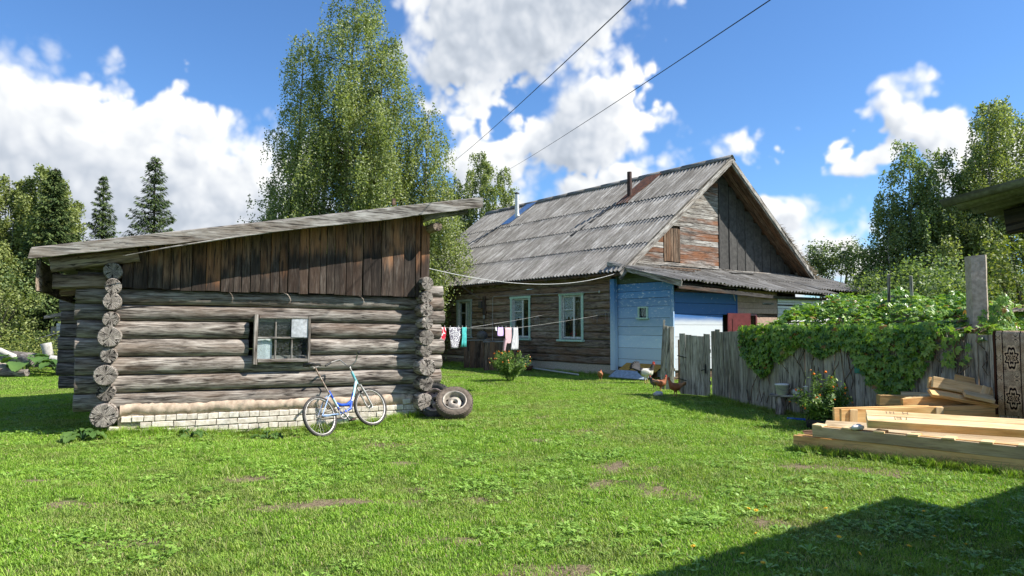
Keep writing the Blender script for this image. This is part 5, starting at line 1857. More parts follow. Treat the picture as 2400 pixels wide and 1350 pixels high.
for s_ in (-1, 1):
    stays.tube([(bb[0] - .02, s_ * .03, bb[2]), (0, s_ * .055, RW)], .010, 8)
    stays.tube([(clamp[0], s_ * .022, clamp[2] - .06), (.22, s_ * .05, .60), (0, s_ * .055, RW)], .009, 8)
stays.build('stays', plain('pale blue enamel', (.25, .36, .55), .4, .1), frame_o)
fk = MB()
for s_ in (-1, 1):
    fk.tube([(.955, s_ * .055, .70), (WB - .01, s_ * .058, RW)], .015, 8)
    fk.tube([(.97, s_ * .055, .66), (1.045, s_ * .057, .47)], .019, 8)
fk.tube([(.955, -.06, .70), (.95, 0, .715), (.955, .06, .70)], .018, 8)
fk.build('fork', M['chrome'], bike)
MB().tube([(clamp[0] + .005, 0, clamp[2] - .08), (.145, 0, 1.10)], .0135, 10).build('seat_post', plain('rusty chrome', (.42, .36, .30), .45, .7, scale=20.0, c2=(.2, .11, .07)), bike)
sv, sf = [], []
for i, (x_, w_, z_) in enumerate([(.27, .012, 1.135), (.22, .028, 1.15), (.15, .045, 1.15), (.07, .085, 1.155), (.01, .10, 1.165), (-.03, .075, 1.165)]):
    for k in range(8):
        a = 2 * math.pi * k / 8
        sv.append((x_, math.cos(a) * w_, z_ + math.sin(a) * (.022 + .008 * (i > 2)) - .25 * max(0, abs(math.cos(a)) - .6) * .1))
for i in range(5):
    for k in range(8):
        sf.append((i * 8 + k, (i + 1) * 8 + k, (i + 1) * 8 + (k + 1) % 8, i * 8 + (k + 1) % 8))
sf += [tuple(range(8)), tuple(range(47, 39, -1))]
sad = MB().add(sv, sf, True).build('saddle', M['black_plastic'], bike)
MB().tube([(.02, -.03, 1.13), (.14, -.02, 1.10), (.22, 0, 1.12)], .006, 6).tube([(.02, .03, 1.13), (.14, .02, 1.10), (.22, 0, 1.12)], .006, 6).build('saddle_rail', M['chrome'], sad)
hbm = MB().tube([(.91, 0, .92), (.865, 0, 1.04)], .014, 8).tube([(.865, 0, 1.02), (.90, 0, 1.06)], .016, 8)
HT = Matrix.Rotation(R(12), 3, 'Z')
hc = Vector((.89, 0, 1.06))
pts = [(-.40 + .22, .33, .12), (-.08, .30, .16), (.03, .19, .17), (.04, .10, .05), (0, .04, 0), (0, 0, 0)]
path = [hc + HT @ Vector(p) for p in pts] + [hc + HT @ Vector((p[0], -p[1], p[2])) for p in pts[::-1][1:]]
hbm.tube(path, .011, 8)
hbo = hbm.build('handlebar', M['chrome'], bike)
for s_ in (1, -1):
    a_ = hc + HT @ Vector((-.20, s_ * .335, .115))
    b_ = hc + HT @ Vector((-.07, s_ * .30, .16))
    MB().tube([a_, a_.lerp(b_, .5), b_], .017, 8).build('grip', M['black_plastic'], hbo)
cr = MB().lathe([(.095, -.004), (.098, 0), (.095, .004), (.080, .004), (.078, 0), (.080, -.004), (.095, -.004)], 32, 'Y', (bb[0], -.055, bb[2]))
for k in range(5):
    a = 2 * math.pi * k / 5
    cr.tube([(bb[0] + math.cos(a) * .02, -.055, bb[2] + math.sin(a) * .02), (bb[0] + math.cos(a) * .085, -.055, bb[2] + math.sin(a) * .085)], .009, 5)
cr.lathe([(.022, -.012), (.022, .012)], 12, 'Y', (bb[0], -.055, bb[2]))
cro = cr.build('chainring', M['chrome'], bike)
for s_, a in ((-1, R(-62)), (1, R(118))):
    e = (bb[0] + math.cos(a) * .16, s_ * .075, bb[2] + math.sin(a) * .16)
    c_ = MB().tube([(bb[0], s_ * .06, bb[2]), e], .010, 6).build('crank', M['chrome'], bike)
    MB().box((e[0] - .045, min(e[1], e[1] + s_ * .09), e[2] - .012), (e[0] + .045, max(e[1], e[1] + s_ * .09), e[2] + .012)).build('pedal', M['rust_pipe'], c_)
ch = MB()
for s_ in (1, -1):
    ch.tube([(bb[0], -.055, bb[2] + s_ * .09), (0, -.055, RW + s_ * .035)], .005, 4)
ch.lathe([(.03, -.006), (.036, 0), (.03, .006)], 16, 'Y', (0, -.052, RW))
ch.build('chain', plain('rusty chain', (.08, .05, .035), .7, .5), bike)

# ------------------------------------------------------------------ poultry
def fowl(name, label, loc, heading, h, cock=False, seed=0, peck=0.0, mats=None):
    """one continuous body from overlapping forms fused by a voxel remesh; facing local +X"""
    k = h / .5
    b = MB()
    b.blob((0, 0, .25), (.155, .095, .105), 14, 10)
    b.blob((.085, 0, .265), (.085, .08, .10), 12, 8)
    b.blob((-.10, 0, .29), (.10, .07, .075), 12, 8)
    nk = [(.11, 0, .30), (.145, 0, .37 - peck * .05), (.165, 0, .435 - peck * .12)]
    b.tube(nk, [.070, .048, .032], 10)
    hd = Vector(nk[-1]) + Vector((.012, 0, .025))
    b.blob(hd, (.034, .026, .030), 10, 8)
    b.tube([hd + Vector((.02, 0, 0)), hd + Vector((.062, 0, -.010))], [.013, .002], 6)
    # tail fan
    n = 7 if cock else 5
    for i in range(n):
        a = R((95 if cock else 60) + (i - n / 2) * (11 if cock else 9))
        L_ = (.24 if cock else .15) * (1 - .06 * abs(i - n / 2))
        root = Vector((-.15, (i - n / 2) * .012, .30))
        tip = root + Vector((-math.cos(a - R(35)) * L_, (i - n / 2) * .02, math.sin(a - R(35)) * L_))
        end = tip + Vector((-.08, 0, -.06)) if cock else tip
        b.tube([root, root.lerp(tip, .6), tip, end] if cock else [root, root.lerp(tip, .6), tip], [.035, .03, .022, .006] if cock else [.04, .034, .016], 6)
    for s_ in (-1, 1):
        b.blob((-.02, s_ * .085, .26), (.12, .022, .07), 10, 6)
        b.tube([(.01 + s_ * .02, s_ * .045, .19), (.0 + s_ * .03, s_ * .045, .10), (.01 + s_ * .03, s_ * .045, .02)], [.038, .018, .011], 6)
        for a in (-35, 0, 35, 180):
            b.tube([(.01 + s_ * .03, s_ * .045, .016), (.01 + s_ * .03 + math.cos(R(a)) * .05, s_ * .045 + math.sin(R(a)) * .05, .008)], [.010, .006], 5)
    me = b.mesh(name)
    o = part(name, me, mats, None, (*loc, gzf(*loc) + .01), (0, 0, heading), (k, k, k))
    rm = o.modifiers.new('fuse', 'REMESH')
    rm.mode = 'VOXEL'
    rm.voxel_size = .010
    rm.use_smooth_shade = True
    tag(o, label, 'rooster' if cock else 'hen')
    cb = MB()
    for i in range(4 if cock else 3):
        cb.blob(hd + Vector((-.015 + i * .014, 0, .032 + (.012 if i == 1 else 0))), (.010, .006, .018 if cock else .012), 6, 5)
    cb.blob(hd + Vector((.022, 0, -.032)), (.010, .010, .018 if cock else .010), 6, 5)
    cb.build('comb', plain('red comb', (.42, .02, .015), .6), o)
    return o


def fowl_mat(name, body, tail, neck, mottled=.4):
    m, g_, b = new_mat(name)
    tc_, rd, p = obj_coords(g_)
    s3 = g_.sep(tc_.outputs['Object'])
    n = g_.noise(p, 22.0, 4.0, .7)
    x_ = g_.m('ADD', s3[0], g_.m('MULTIPLY', g_.m('SUBTRACT', n, .5), .06))
    z_ = s3[2]
    col = g_.mix(g_.m('MULTIPLY', g_.smooth(n, .45, .6), mottled), body, tuple(c * .35 for c in body))
    col = g_.mix(g_.m('SUBTRACT', 1.0, g_.smooth(g_.m('SUBTRACT', x_, g_.m('MULTIPLY', g_.smooth(z_, .28, .36), .06)), -.14, -.09)), col, tail)
    nk = g_.m('MULTIPLY', g_.smooth(x_, .05, .10), g_.smooth(z_, .29, .32))
    col = g_.mix(nk, col, neck)
    col = g_.mix(g_.m('MULTIPLY', g_.smooth(z_, .44, .452), g_.smooth(x_, .08, .10)), col, (.40, .05, .03))
    col = g_.mix(g_.m('SUBTRACT', 1.0, g_.smooth(z_, .08, .12)), col, (.50, .33, .12))
    g_.put(b.inputs['Base Color'], col)
    b.inputs['Roughness'].default_value = .75
    return m


fowl('rooster', 'black and white rooster with red comb beside the ochre ramp', (3.78, 20.1), R(-8), .60, True, mats=fowl_mat('rooster feathers', (.66, .62, .52), (.012, .012, .014), (.035, .03, .026), .15))
hm = fowl_mat('brown hen feathers', (.30, .095, .032), (.34, .17, .08), (.34, .11, .04), .35)
fowl('hen', 'russet hen facing right, nearer the blue wall, tail raised', (3.62, 17.35), R(12), .40, mats=hm)
fowl('hen', 'russet hen facing left in front of the plank gate', (3.66, 15.95), R(172), .42, mats=hm)
fowl('hen', 'small russet hen in the shade near the log house corner', (2.60, 20.95), R(75), .36, mats=hm, peck=.5)
fowl('hen', 'dark speckled hen at the foot of the leaning fence panel', (3.62, 18.05), R(150), .36, mats=fowl_mat('speckled feathers', (.10, .09, .08), (.03, .03, .03), (.05, .045, .04), .6))
bl = MB().blob((0, 0, .05), (.11, .07, .055), 12, 8).blob((.08, .02, .05), (.05, .05, .05), 10, 6)
o = bl.build('white_bowl', M['white_worn'], None, (3.30, 16.15, gzf(3.3, 16.15)))
for vv_ in o.data.vertices:
    vv_.co += Vector((random.uniform(-.012, .012),) * 3)
tag(o, 'small whitish lump in the grass by the hens', 'scrap')

# ochre ramp with pale edge
rp = thing('coop_ramp', 'ochre board ramp with a pale blue lower half by the blue wall', 'ramp', at_frame(HOUSE_P, HOUSE_A, -.05, -1.25, 0), HOUSE_A)
span('board', M['ochre'], rp, (-.17, .72, .335), (-.17, -.80, .335), .42, .03, roll=R(29))
span('board', plain('pale blue paint', (.36, .43, .50), .7, noise_amt=.25), rp, (-.53, .80, .125), (-.53, -.74, .125), .42, .03, roll=R(29))
part('prop', MB().box((-.16, -.7, 0), (-.12, .65, .27)).mesh('prop'), M['crate_brown'], rp)

# ------------------------------------------------------------------ by the house wall: barrel boxes, rod, tap basin
cb_ = thing('plank_box', 'tall narrow box of dark brown planks standing at the house wall', 'box', (-1.42, 27.2, 0))
for i in range(4):
    o = beam('plank', M['crate_brown'], cb_, (i * .20 - .30, .0, .52), (.19, .03, 1.04), 'Z', jit=.006)
for i in range(2):
    beam('side_plank', M['crate_brown'], cb_, (.41, .12 + i * .19, .50), (.03, .18, 1.0), 'Z', jit=.006)
    beam('side_plank', M['crate_brown'], cb_, (-.41, .12 + i * .19, .50), (.03, .18, 1.0), 'Z', jit=.006)
span('lid', M['fence_dark'], cb_, (-.5, .2, 1.06), (.6, .2, 1.08), .5, .03)
c2 = thing('plank_box', 'broader brown plank box with a dark lid, nearer the marigold bush', 'box', (-.55, 25.6, 0))
for i in range(6):
    beam('plank', M['crate_brown'], c2, (i * .19 - .35, .0, .5), (.18, .03, 1.0 + (.08 if i == 1 else 0)), 'Z', jit=.006)
for i in range(3):
    beam('side_plank', M['crate_brown'], c2, (-.46, .12 + i * .19, .5), (.03, .18, 1.0), 'Z', jit=.006)
span('lid', M['fence_dark'], c2, (-.5, .3, 1.04), (.75, .3, 1.06), .62, .03)
lump = MB().blob((0, 0, .16), (.22, .16, .18), 14, 9)
o = lump.build('covered_pot', plain('grey cloth', (.10, .085, .075), .9, noise_amt=.3), None, (-1.15, 27.3, 1.09))
tag(o, 'grey cloth-covered lump on the lid of the tall plank box', 'bundle')
o = MB().tube([(.55, 26.2, .10), (2.12, 22.75, .06)], .028, 8).build('pale_rod', M['zinc_white'], None)
tag(o, 'long pale rod lying in the grass along the log house', 'rod')
o = part('rusty_basin', MB().lathe([(0, 0), (.16, 0), (.22, .16), (.20, .16), (.14, .02), (0, .02)], 18).mesh('basin'), M['rust'], None, (.55, 25.7, .02), (0, 0, 0))
tag(o, 'rusty basin in the grass at the end of the pale rod', 'basin')

# ------------------------------------------------------------------ lines, laundry
def sag(a, b, s_, n=16):
    a, b = Vector(a), Vector(b)
    return [a.lerp(b, i / n) + Vector((0, 0, -4 * s_ * (i / n) * (1 - i / n))) for i in range(n + 1)]


A_, B_, C_ = (-1.78, 13.75, 1.585), (.165, 17.6, 1.57), (3.30, 23.0, 2.06)
line = MB().tube(sag(A_, B_, .015, 10), .0028, 5).tube(sag(B_, C_, .03, 10), .0032, 5)
o = line.build('clothes_line', M['rope'], None)
tag(o, 'thin white clothes line from the log shed to the house corner', 'clothes line')
o = MB().tube(sag((-.9, 15.4, 1.58), (1.1, 24.2, 2.0), .02, 10), .0034, 5).build('spare_line', M['rope'], None)
tag(o, 'second thin rope rising from the laundry to the log house wall', 'rope')
o = MB().tube(sag((-1.75, 13.0, 2.72), (3.25, 22.3, 3.26), .34, 24), .0075, 6).build('white_cable', M['cable_white'], None)
tag(o, 'thick white cable sagging from log shed to house eave', 'cable')
for k, (a_, b_, lab) in enumerate((((-1.6, 13.6, 3.05), (-1.3, 29.2, 2.75), 'thin dark wire running down to the meter on the log house wall'), ((-1.55, 13.7, 2.98), (-1.15, 28.9, 2.72), 'lower of two thin dark wires running to the meter on the log house wall'))):
    o = MB().tube(sag(a_, b_, .15, 12), .006, 4).build('service_wire', M['cable_black'], None)
    tag(o, lab, 'wire')
for (a_, b_, lab) in (((-2.9, 34, 9.54), (1.88, 6.0, 5.25), 'upper black overhead wire crossing the sky from the tall birch'), ((-.57, 47, 11.91), (3.46, 6.0, 5.25), 'lower black overhead wire crossing the sky towards the small birches')):
    o = MB().tube(sag(a_, b_, .10, 24), .008, 5).build('overhead_wire', M['cable_black'], None)
    tag(o, lab, 'wire')


def on_line(s_):
    a, b, c = Vector(A_), Vector(B_), Vector(C_)
    L1 = (b - a).length
    return (a.lerp(b, s_ / L1), (b - a).normalized()) if s_ <= L1 else (b.lerp(c, (s_ - L1) / (c - b).length), (c - b).normalized())


def cloth(name, label, s_, outline, mat, fold=.012, rows=10, colsn=12, pegs=(0.15, .85)):
    """outline: list of (drop, left, right) from the line down, metres along the line"""
    p, d = on_line(s_)
    nrm = Vector((-d.y, d.x, 0)).normalized()
    v, f = [], []
    ph = random.uniform(0, 6)
    for r_ in range(rows + 1):
        t = r_ / rows * (len(outline) - 1)
        i = min(int(t), len(outline) - 2)
        u = t - i
        dr, l_, rr_ = [outline[i][k] * (1 - u) + outline[i + 1][k] * u for k in range(3)]
        for c in range(colsn + 1):
            w_ = l_ + (rr_ - l_) * c / colsn
            dep = fold * (.3 + r_ / rows) * (math.sin(c * 1.9 + ph) + .5 * math.sin(c * .8 + r_ * .5))
            v.append(d * w_ + nrm * dep + Vector((0, 0, -dr)))
    f = [(r_ * (colsn + 1) + c, r_ * (colsn + 1) + c + 1, (r_ + 1) * (colsn + 1) + c + 1, (r_ + 1) * (colsn + 1) + c) for r_ in range(rows) for c in range(colsn)]
    o = part(name, pymesh(name, v, f, True), mat, None, p)
    sd_ = o.modifiers.new('thick', 'SOLIDIFY'); sd_.thickness = .004
    tag(o, label, 'laundry', 'laundry on the clothes line')
    pm_ = beam_mesh(.055, .012, .010, ch=.002, jit=0)
    for k in pegs:
        w_ = outline[0][1] + (outline[0][2] - outline[0][1]) * k
        part('peg', pm_, M['white'], o, d * w_ + Vector((0, 0, .01)), (0, R(90), 0))
    return o


def towel_mat(name, a, b, scale=7.0):
    m, g_, bs = new_mat(name)
    tc_, rd, p = obj_coords(g_)
    vo = g_.n('ShaderNodeTexVoronoi', {'Vector': p, 'Scale': scale}, feature='F1').outputs['Distance']
    f = g_.smooth(g_.m('SINE', g_.m('MULTIPLY', vo, 22.0)), .45, .6)
    g_.put(bs.inputs['Base Color'], g_.mix(f, a, b))
    bs.inputs['Roughness'].default_value = .9
    return m


def sleeve(o, a, b, w0, w1, d):
    pass


L0 = 1.02
cloth('red_garment', 'small red garment with white panel, leftmost on the clothes line', .82, [(0, -.13, .10), (.10, -.15, .12), (.20, -.14, .10), (.26, -.15, .08), (.40, -.12, -.04)], towel_mat('red cotton', (.42, .010, .03), (.60, .55, .55), 3.2))
cloth('flowered_towel', 'grey towel with white flower pattern on the clothes line', 1.28, [(0, -.24, .22), (.2, -.20, .22), (.44, -.17, .16)], towel_mat('flowered terry', (.13, .12, .15), (.70, .70, .70), 11.0), fold=.02)
cloth('teal_dress', 'small teal dress hanging on the clothes line', 1.66, [(0, -.10, .12), (.05, -.085, .11), (.14, -.085, .10), (.15, -.09, .105), (.42, -.15, .12)], plain('teal cotton', (.06, .40, .38), .9, noise_amt=.15), fold=.014)
cloth('lilac_shorts', 'small lilac shorts hanging on the clothes line', 3.34, [(0, -.13, .13), (.10, -.145, .15), (.18, -.16, .16), (.20, -.15, .15)], plain('lilac cotton', (.50, .36, .68), .9, noise_amt=.1), fold=.01)
sh = cloth('pink_shirt', 'pale pink long-sleeved shirt hanging upside down on the line', 3.74, [(0, -.16, .17), (.2, -.15, .17), (.36, -.12, .15), (.38, -.10, .13)], plain('pale pink cotton', (.56, .37, .39), .9, noise_amt=.08), fold=.012)
p, d = on_line(3.74)
sl_ = MB().tube([d * -.12 + Vector((0, 0, -.28)), d * -.18 + Vector((0, .02, -.42)), d * -.22 + Vector((0, .03, -.55))], [.05, .042, .035], 10)
sl_.build('sleeve', plain('pale pink cotton sleeve', (.52, .34, .36), .9), sh)
ts = cloth('striped_trousers', 'white striped trousers, rightmost on the clothes line', 4.14, [(0, -.12, .13), (.2, -.13, .14), (.40, -.22, .15), (.54, -.27, .15)], None, fold=.016)


def stripe_mat():
    m, g_, b = new_mat('white striped cotton')
    tc_ = g_.n('ShaderNodeTexCoord').outputs['Object']
    s3 = g_.sep(tc_)
    w_ = g_.m('SINE', g_.m('MULTIPLY', g_.m('ADD', s3[0], s3[1]), 120.0))
    g_.put(b.inputs['Base Color'], g_.mix(g_.smooth(w_, .5, .7), (.50, .50, .50), (.22, .22, .25)))
    b.inputs['Roughness'].default_value = .9
    return m


ts.data.materials.clear()
ts.data.materials.append(stripe_mat())
cloth('white_sock', 'tiny white sock pegged left of the lilac shorts', 3.12, [(0, -.03, .03), (.05, -.03, .035), (.08, -.02, .05)], M['white'], colsn=4, rows=4, pegs=(.5,))

# ------------------------------------------------------------------ neighbouring barn at the right: its eave reaches into view
barn = thing('barn', 'barn at the right whose low corrugated eave juts into view', 'barn', (2.20, 3.6, 0))
e_ = Vector((.80, .60, 0)).normalized()                          # along the eave
u_ = Vector((.60, -.80, 0)).normalized()                         # towards the ridge
BZ, BS = 2.244, .15
X_ = -e_
Y_ = Vector((u_.x * math.cos(BS), u_.y * math.cos(BS), math.sin(BS)))
Z_ = X_.cross(Y_)
rot = Matrix((X_, Y_, Z_)).transposed().to_euler()
M['slate_green'] = slate_mat('mossy barn slate', 1.0, .5)
bme = sheet_mesh(1.14, 1.8, pitch=.19, amp=.028)
bdeck = MB()
L_ = 9.0


def bp(s_, t, z_=0.0, inset=0.0):
    return e_ * s_ + u_ * t + Vector((0, 0, BZ + math.tan(BS) * t + z_))


rfb = MB()
for (s0, s1, t0) in ((.30, 4.0, .30), (4.0, 7.7, .86)):
    v = [bp(s0, t0, -.06), bp(s1, t0, -.06), bp(s1, 5.2, -.06), bp(s0, 5.2, -.06), bp(s0, t0, -.10), bp(s1, t0, -.10), bp(s1, 5.2, -.10), bp(s0, 5.2, -.10)]
    rfb.add(v, [(0, 1, 2, 3), (7, 6, 5, 4), (0, 4, 5, 1), (1, 5, 6, 2), (2, 6, 7, 3), (3, 7, 4, 0)])
rb = rfb.build('roof', M['barn_grey'], barn)
for c in range(7):
    s_ = .545 + c * 1.08
    t_off = 0 if c < 4 else .56
    for r_ in range(3):
        q = bp(s_, t_off + r_ * 1.65, .0 + .012 * r_)
        part('roof_sheet', bme, M['slate_green'], rb, q, rot)
for s_ in (.52, 1.5, 2.5, 3.5):
    span('rafter', M['barn_grey'], barn, bp(s_, .12, -.10), bp(s_, 2.6, -.10), .10, .13, seg=2, jit=.006)
fe_ = MB()
v, f = [], []
for i in range(9):
    s_ = .62 + i * .12
    a, b = bp(s_, .26, -.10), bp(s_, .26, -.30 + .03 * math.sin(i * 1.9))
    v += [a, b, a + u_ * .01, b + u_ * .01]
f = [(4 * i, 4 * i + 4, 4 * i + 5, 4 * i + 1) for i in range(8)] + [(4 * i + 2, 4 * i + 3, 4 * i + 7, 4 * i + 6) for i in range(8)]
fe_.add(v, f)
fe_.build('hanging_felt', plain('black roofing felt', (.012, .012, .012), .9), barn)
wl = MB()
wv = [e_ * .55 + u_ * .75, e_ * 7.5 + u_ * .95, e_ * 7.5 + u_ * 5.0, e_ * .55 + u_ * 5.0]
wl.add([q for q in wv] + [q + Vector((0, 0, BZ + (.02 if i < 2 else .6))) for i, q in enumerate(wv)], [(0, 1, 5, 4), (1, 2, 6, 5), (2, 3, 7, 6), (3, 0, 4, 7), (4, 5, 6, 7)])
wl.build('wall', M['fence_dark'], barn)
for (a_, b_, nn) in ((wv[0], wv[1], -u_), (wv[3], wv[0], -e_)):
    d_ = (b_ - a_)
    n_ = int(d_.length / .17)
    x_ = d_.normalized()
    for i in range(n_):
        zt = BZ - .02 if nn == -u_ else BZ + .02 + .58 * (1 - (i + .5) / n_)
        q = a_ + x_ * (d_.length * (i + .5) / n_) + nn * .016
        o = part('plank', beam_mesh(zt, .024, d_.length / n_ - .006, ch=.004, seg=2, jit=.003), M['fence_dark'], barn, q + Vector((0, 0, zt / 2)))
        o.rotation_euler = (Matrix.Rotation(math.atan2(x_.y, x_.x), 3, 'Z') @ Matrix.Rotation(R(-90), 3, 'Y')).to_euler()

# ------------------------------------------------------------------ left background: ruin, logs, rubbish
ruin = thing('ruined_hut', 'small collapsed grey hut among weeds at the far left', 'hut', (-19.4, 31.0, 0), R(-8))
for i in range(5):
    beam('plank', M['fence_dark'], ruin, (.9, -.02, .15 + i * .32), (3.4, .04, .31), 'X', jit=.01)
for i in range(8):
    beam('plank', M['fence_wood'], ruin, (1.2 + i * .22, -.12, .65), (.20, .03, 1.3 + random.uniform(-.1, .15)), 'Z', jit=.01)
span('roof', M['fence_dark'], ruin, (-.6, .6, 2.05), (2.6, .6, 2.62), 2.2, .06)
span('roof_edge', M['board_grey'], ruin, (-.7, -.5, 1.98), (2.6, -.5, 2.55), .10, .14, seg=3, jit=.02)
for k in range(3):
    span('roof_plank', M['board_grey'], ruin, (-.8 + k * .1, -.75 - k * .16, 1.0 + k * .02), (2.4, -.75 - k * .16, 1.78 + k * .02), .18, .04, seg=2, jit=.01)
span('roof_plank', M['crate_brown'], ruin, (.5, -.9, 1.26), (1.4, -.85, 1.50), .16, .05)
beam('beam', M['board_grey'], ruin, (.6, -.14, 1.98), (2.4, .05, .12), 'X', rot=(0, R(-4), 0))
span('leaning_board', M['board_grey'], ruin, (.55, -.7, 1.35), (.22, -.5, 2.45), .20, .05)
for i in range(4):
    beam('white_plank', M['white_worn'], ruin, (.25, -.3, 1.25 + i * .14), (1.1, .03, .13), 'X')
fl_ = [((-19.9, 26.6, .55), (-16.4, 24.6, .42), .28, 'fallen grey tree trunk lying at the far left edge'), ((-16.6, 25.0, .42), (-14.2, 23.2, .30), .20, 'thin fallen trunk with split end near the white stump block'), ((-16.3, 22.6, .14), (-15.2, 22.3, .16), .13, 'short round log in the weeds left of the shed')]
for a_, b_, r_, lab in fl_:
    a_, b_ = Vector(a_), Vector(b_)
    o = part('fallen_log', log_mesh((b_ - a_).length, r_, r_ * .85, n=14, seg=6, jit=.02), M['log_grey'], None, (a_ + b_) / 2)
    o.rotation_euler = (b_ - a_).to_track_quat('X', 'Z').to_euler()
    tag(o, lab, 'log')
wb = plain('white birch block', (.42, .40, .36), .8, noise_amt=.25, scale=8.0)
for i, (px, py, pz, r0, L_, rt, lab) in enumerate(((-16.1, 24.6, .80, .17, .42, (.3, 1.35, .4), 'upright white birch block on the fallen trunk'), (-17.5, 24.9, .55, .12, .9, (0, .5, .6), 'white peeled branch leaning on the fallen trunk'), (-14.9, 23.3, .50, .13, .42, (0, .2, .4), 'small white block in the weeds by the shed'))):
    o = part('birch_block', log_mesh(L_, r0, r0 * .9, n=12, seg=3, jit=.015), wb, None, (px, py, pz), rt)
    tag(o, lab, 'block')
o = MB().blob((0, 0, .1), (.28, .18, .08), 14, 8).build('white_basin', M['white_worn'], None, (-14.05, 23.6, .42), (.5, .25, .2))
tag(o, 'overturned white basin among the weeds left of the shed', 'basin')
for i, (px, py, s_) in enumerate(((-18.3, 23.2, .42), (-17.2, 22.7, .32), (-16.9, 23.4, .36))):
    b = MB().blob((0, 0, s_ * .5), (s_, s_ * .8, s_ * .6), 12, 8)
    o = b.build('rubble', M['concrete'], None, (px, py, 0))
    for vv_ in o.data.vertices:
        vv_.co += Vector((random.uniform(-.05, .05), random.uniform(-.05, .05), random.uniform(-.04, .04)))
    tag(o, ('large grey rubble lump at the far left edge', 'low grey rubble lump by the burdock leaves', 'middle grey rubble lump under the fallen trunk')[i], 'rubble')

# ------------------------------------------------------------------ trees
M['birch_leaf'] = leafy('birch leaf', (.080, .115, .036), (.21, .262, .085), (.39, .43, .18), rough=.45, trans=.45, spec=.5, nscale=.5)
M['birch_leaf_dark'] = leafy('dark birch leaf', (.06, .105, .04), (.155, .225, .08), (.31, .38, .145), rough=.5, trans=.42, spec=.4, nscale=.5)  # darker leaf tone for the dark birches and shrubs
M['willow_leaf'] = leafy('pale willow leaf', (.085, .115, .030), (.21, .25, .07), (.36, .40, .14), trans=.35, nscale=.4)
M['spruce_needle'] = leafy('spruce needles', (.020, .040, .016), (.062, .10, .030), (.15, .195, .06), rough=.7, trans=.08, spec=.15, nscale=.6)
M['apple_leaf'] = leafy('apple leaf', (.055, .09, .032), (.15, .215, .08), (.29, .36, .16), trans=.3, nscale=.6)
M['shrub_leaf'] = leafy('yellowing shrub leaf', (.05, .085, .022), (.14, .19, .042), (.30, .32, .075), trans=.35, nscale=.5)


def birch_bark():
    m, g_, b = new_mat('birch bark')
    p = g_.n('ShaderNodeTexCoord').outputs['Object']
    n = g_.noise(g_.sc(p, (2, 2, 14)), 1.0, 4.0, .7)
    g_.put(b.inputs['Base Color'], g_.ramp(n, [(.40, (.03, .028, .026)), (.50, (.36, .34, .31)), (.7, (.58, .56, .52))]))
    b.inputs['Roughness'].default_value = .85
    return m


M['birch_bark'] = birch_bark()
M['bark'] = plain('grey-brown bark', (.085, .068, .052), .95, noise_amt=.4, scale=12.0, bmp=.5)


def env_birch(u):
    return np.clip(1.2 * (1 - u) ** .47 * np.clip((u + .12) / .34, .35, 1), .17, 1)


def birch(label, loc, stems, seed, leaf=(.10, .068), mat='birch_leaf', droop=1.0, dens=1.0, group=None, low=.12):
    """stems: (dx, dy, height, crown radius, number of limbs)"""
    r = np.random.default_rng(seed)
    t = thing('birch_tree', label, 'tree', loc, group=group)
    C, D = [], []
    bb_ = MB()
    for (dx, dy, h, rad, nl) in stems:
        lean = r.normal(size=2) * .02 * h
        zz = np.linspace(0, 1, 9)
        tp = [Vector((dx * (.35 + .65 * min(1, q * 2.5)) + lean[0] * q * q + r.normal() * .04, dy * (.35 + .65 * min(1, q * 2.5)) + lean[1] * q * q + r.normal() * .04, h * q)) for q in zz]
        MB().tube(tp, [max(.015, .011 * h * (1 - q) ** .8) for q in zz], 9).build('trunk', M['birch_bark'], t)
        for i in range(nl):
            u = low + (1 - low) * (i + r.random()) / nl
            k = min(int(u * 8), 7)
            st_ = tp[k].lerp(tp[k + 1], u * 8 - k)
            az = i * 2.399 + r.normal() * .5
            L_ = rad * float(env_birch(u)) * r.uniform(.7, 1.2)
            el = R(r.uniform(25, 60)) * (1.0 - .2 * u)
            out = Vector((math.cos(az), math.sin(az), 0))
            pts = []
            for q in np.linspace(0, 1, 6):
                rise = math.sin(el) * L_ * (q - .55 * q * q) * 1.25
                pts.append(st_ + out * (L_ * math.cos(el) * (q ** .9) * 1.15) + Vector((0, 0, rise)))
            bb_.tube(pts, [max(.008, .012 * L_ * (1 - q * .85)) for q in np.linspace(0, 1, 6)], 5, cap=False)
            ns = int((8 + L_ * 15) * dens)
            P = np.array(pts)
            s_ = .22 + .78 * r.random(ns) ** .75
            idx = np.clip((s_ * 5).astype(int), 0, 4)
            w = (s_ * 5 - idx)[:, None]
            root = P[idx] * (1 - w) + P[idx + 1] * w + r.normal(size=(ns, 3)) * (.09 + .05 * L_)
            ln = r.uniform(.35, 1.35, ns) * droop * (.55 + .45 * min(1, L_ / 1.6))
            for j in range(ns):
                n = max(4, int(ln[j] / .062))
                q = np.linspace(0, 1, n)
                a2 = az + r.normal() * .9
                sp = ln[j] * .24
                x_ = root[j, 0] + math.cos(a2) * sp * np.sqrt(q)
                y_ = root[j, 1] + math.sin(a2) * sp * np.sqrt(q)
                z_ = root[j, 2] + .10 * np.sin(q * 2.2) - ln[j] * q ** 1.35
                c = np.stack([x_, y_, z_], 1) + r.normal(size=(n, 3)) * .042
                C.append(c)
                D.append(np.tile((math.cos(a2), math.sin(a2), .5), (n, 1)))
    bb_.build('branches', M['bark'], t)['kind'] = 'stuff'
    C, D = np.vstack(C), np.vstack(D)
    n = len(C)
    q = leaf_cloud(C, D, leaf[0], leaf[1], 1.3, r)
    part('crown', fast_mesh('crown', q, quads(n), np.repeat(r.random(n), 4)), M[mat], t)
    return n


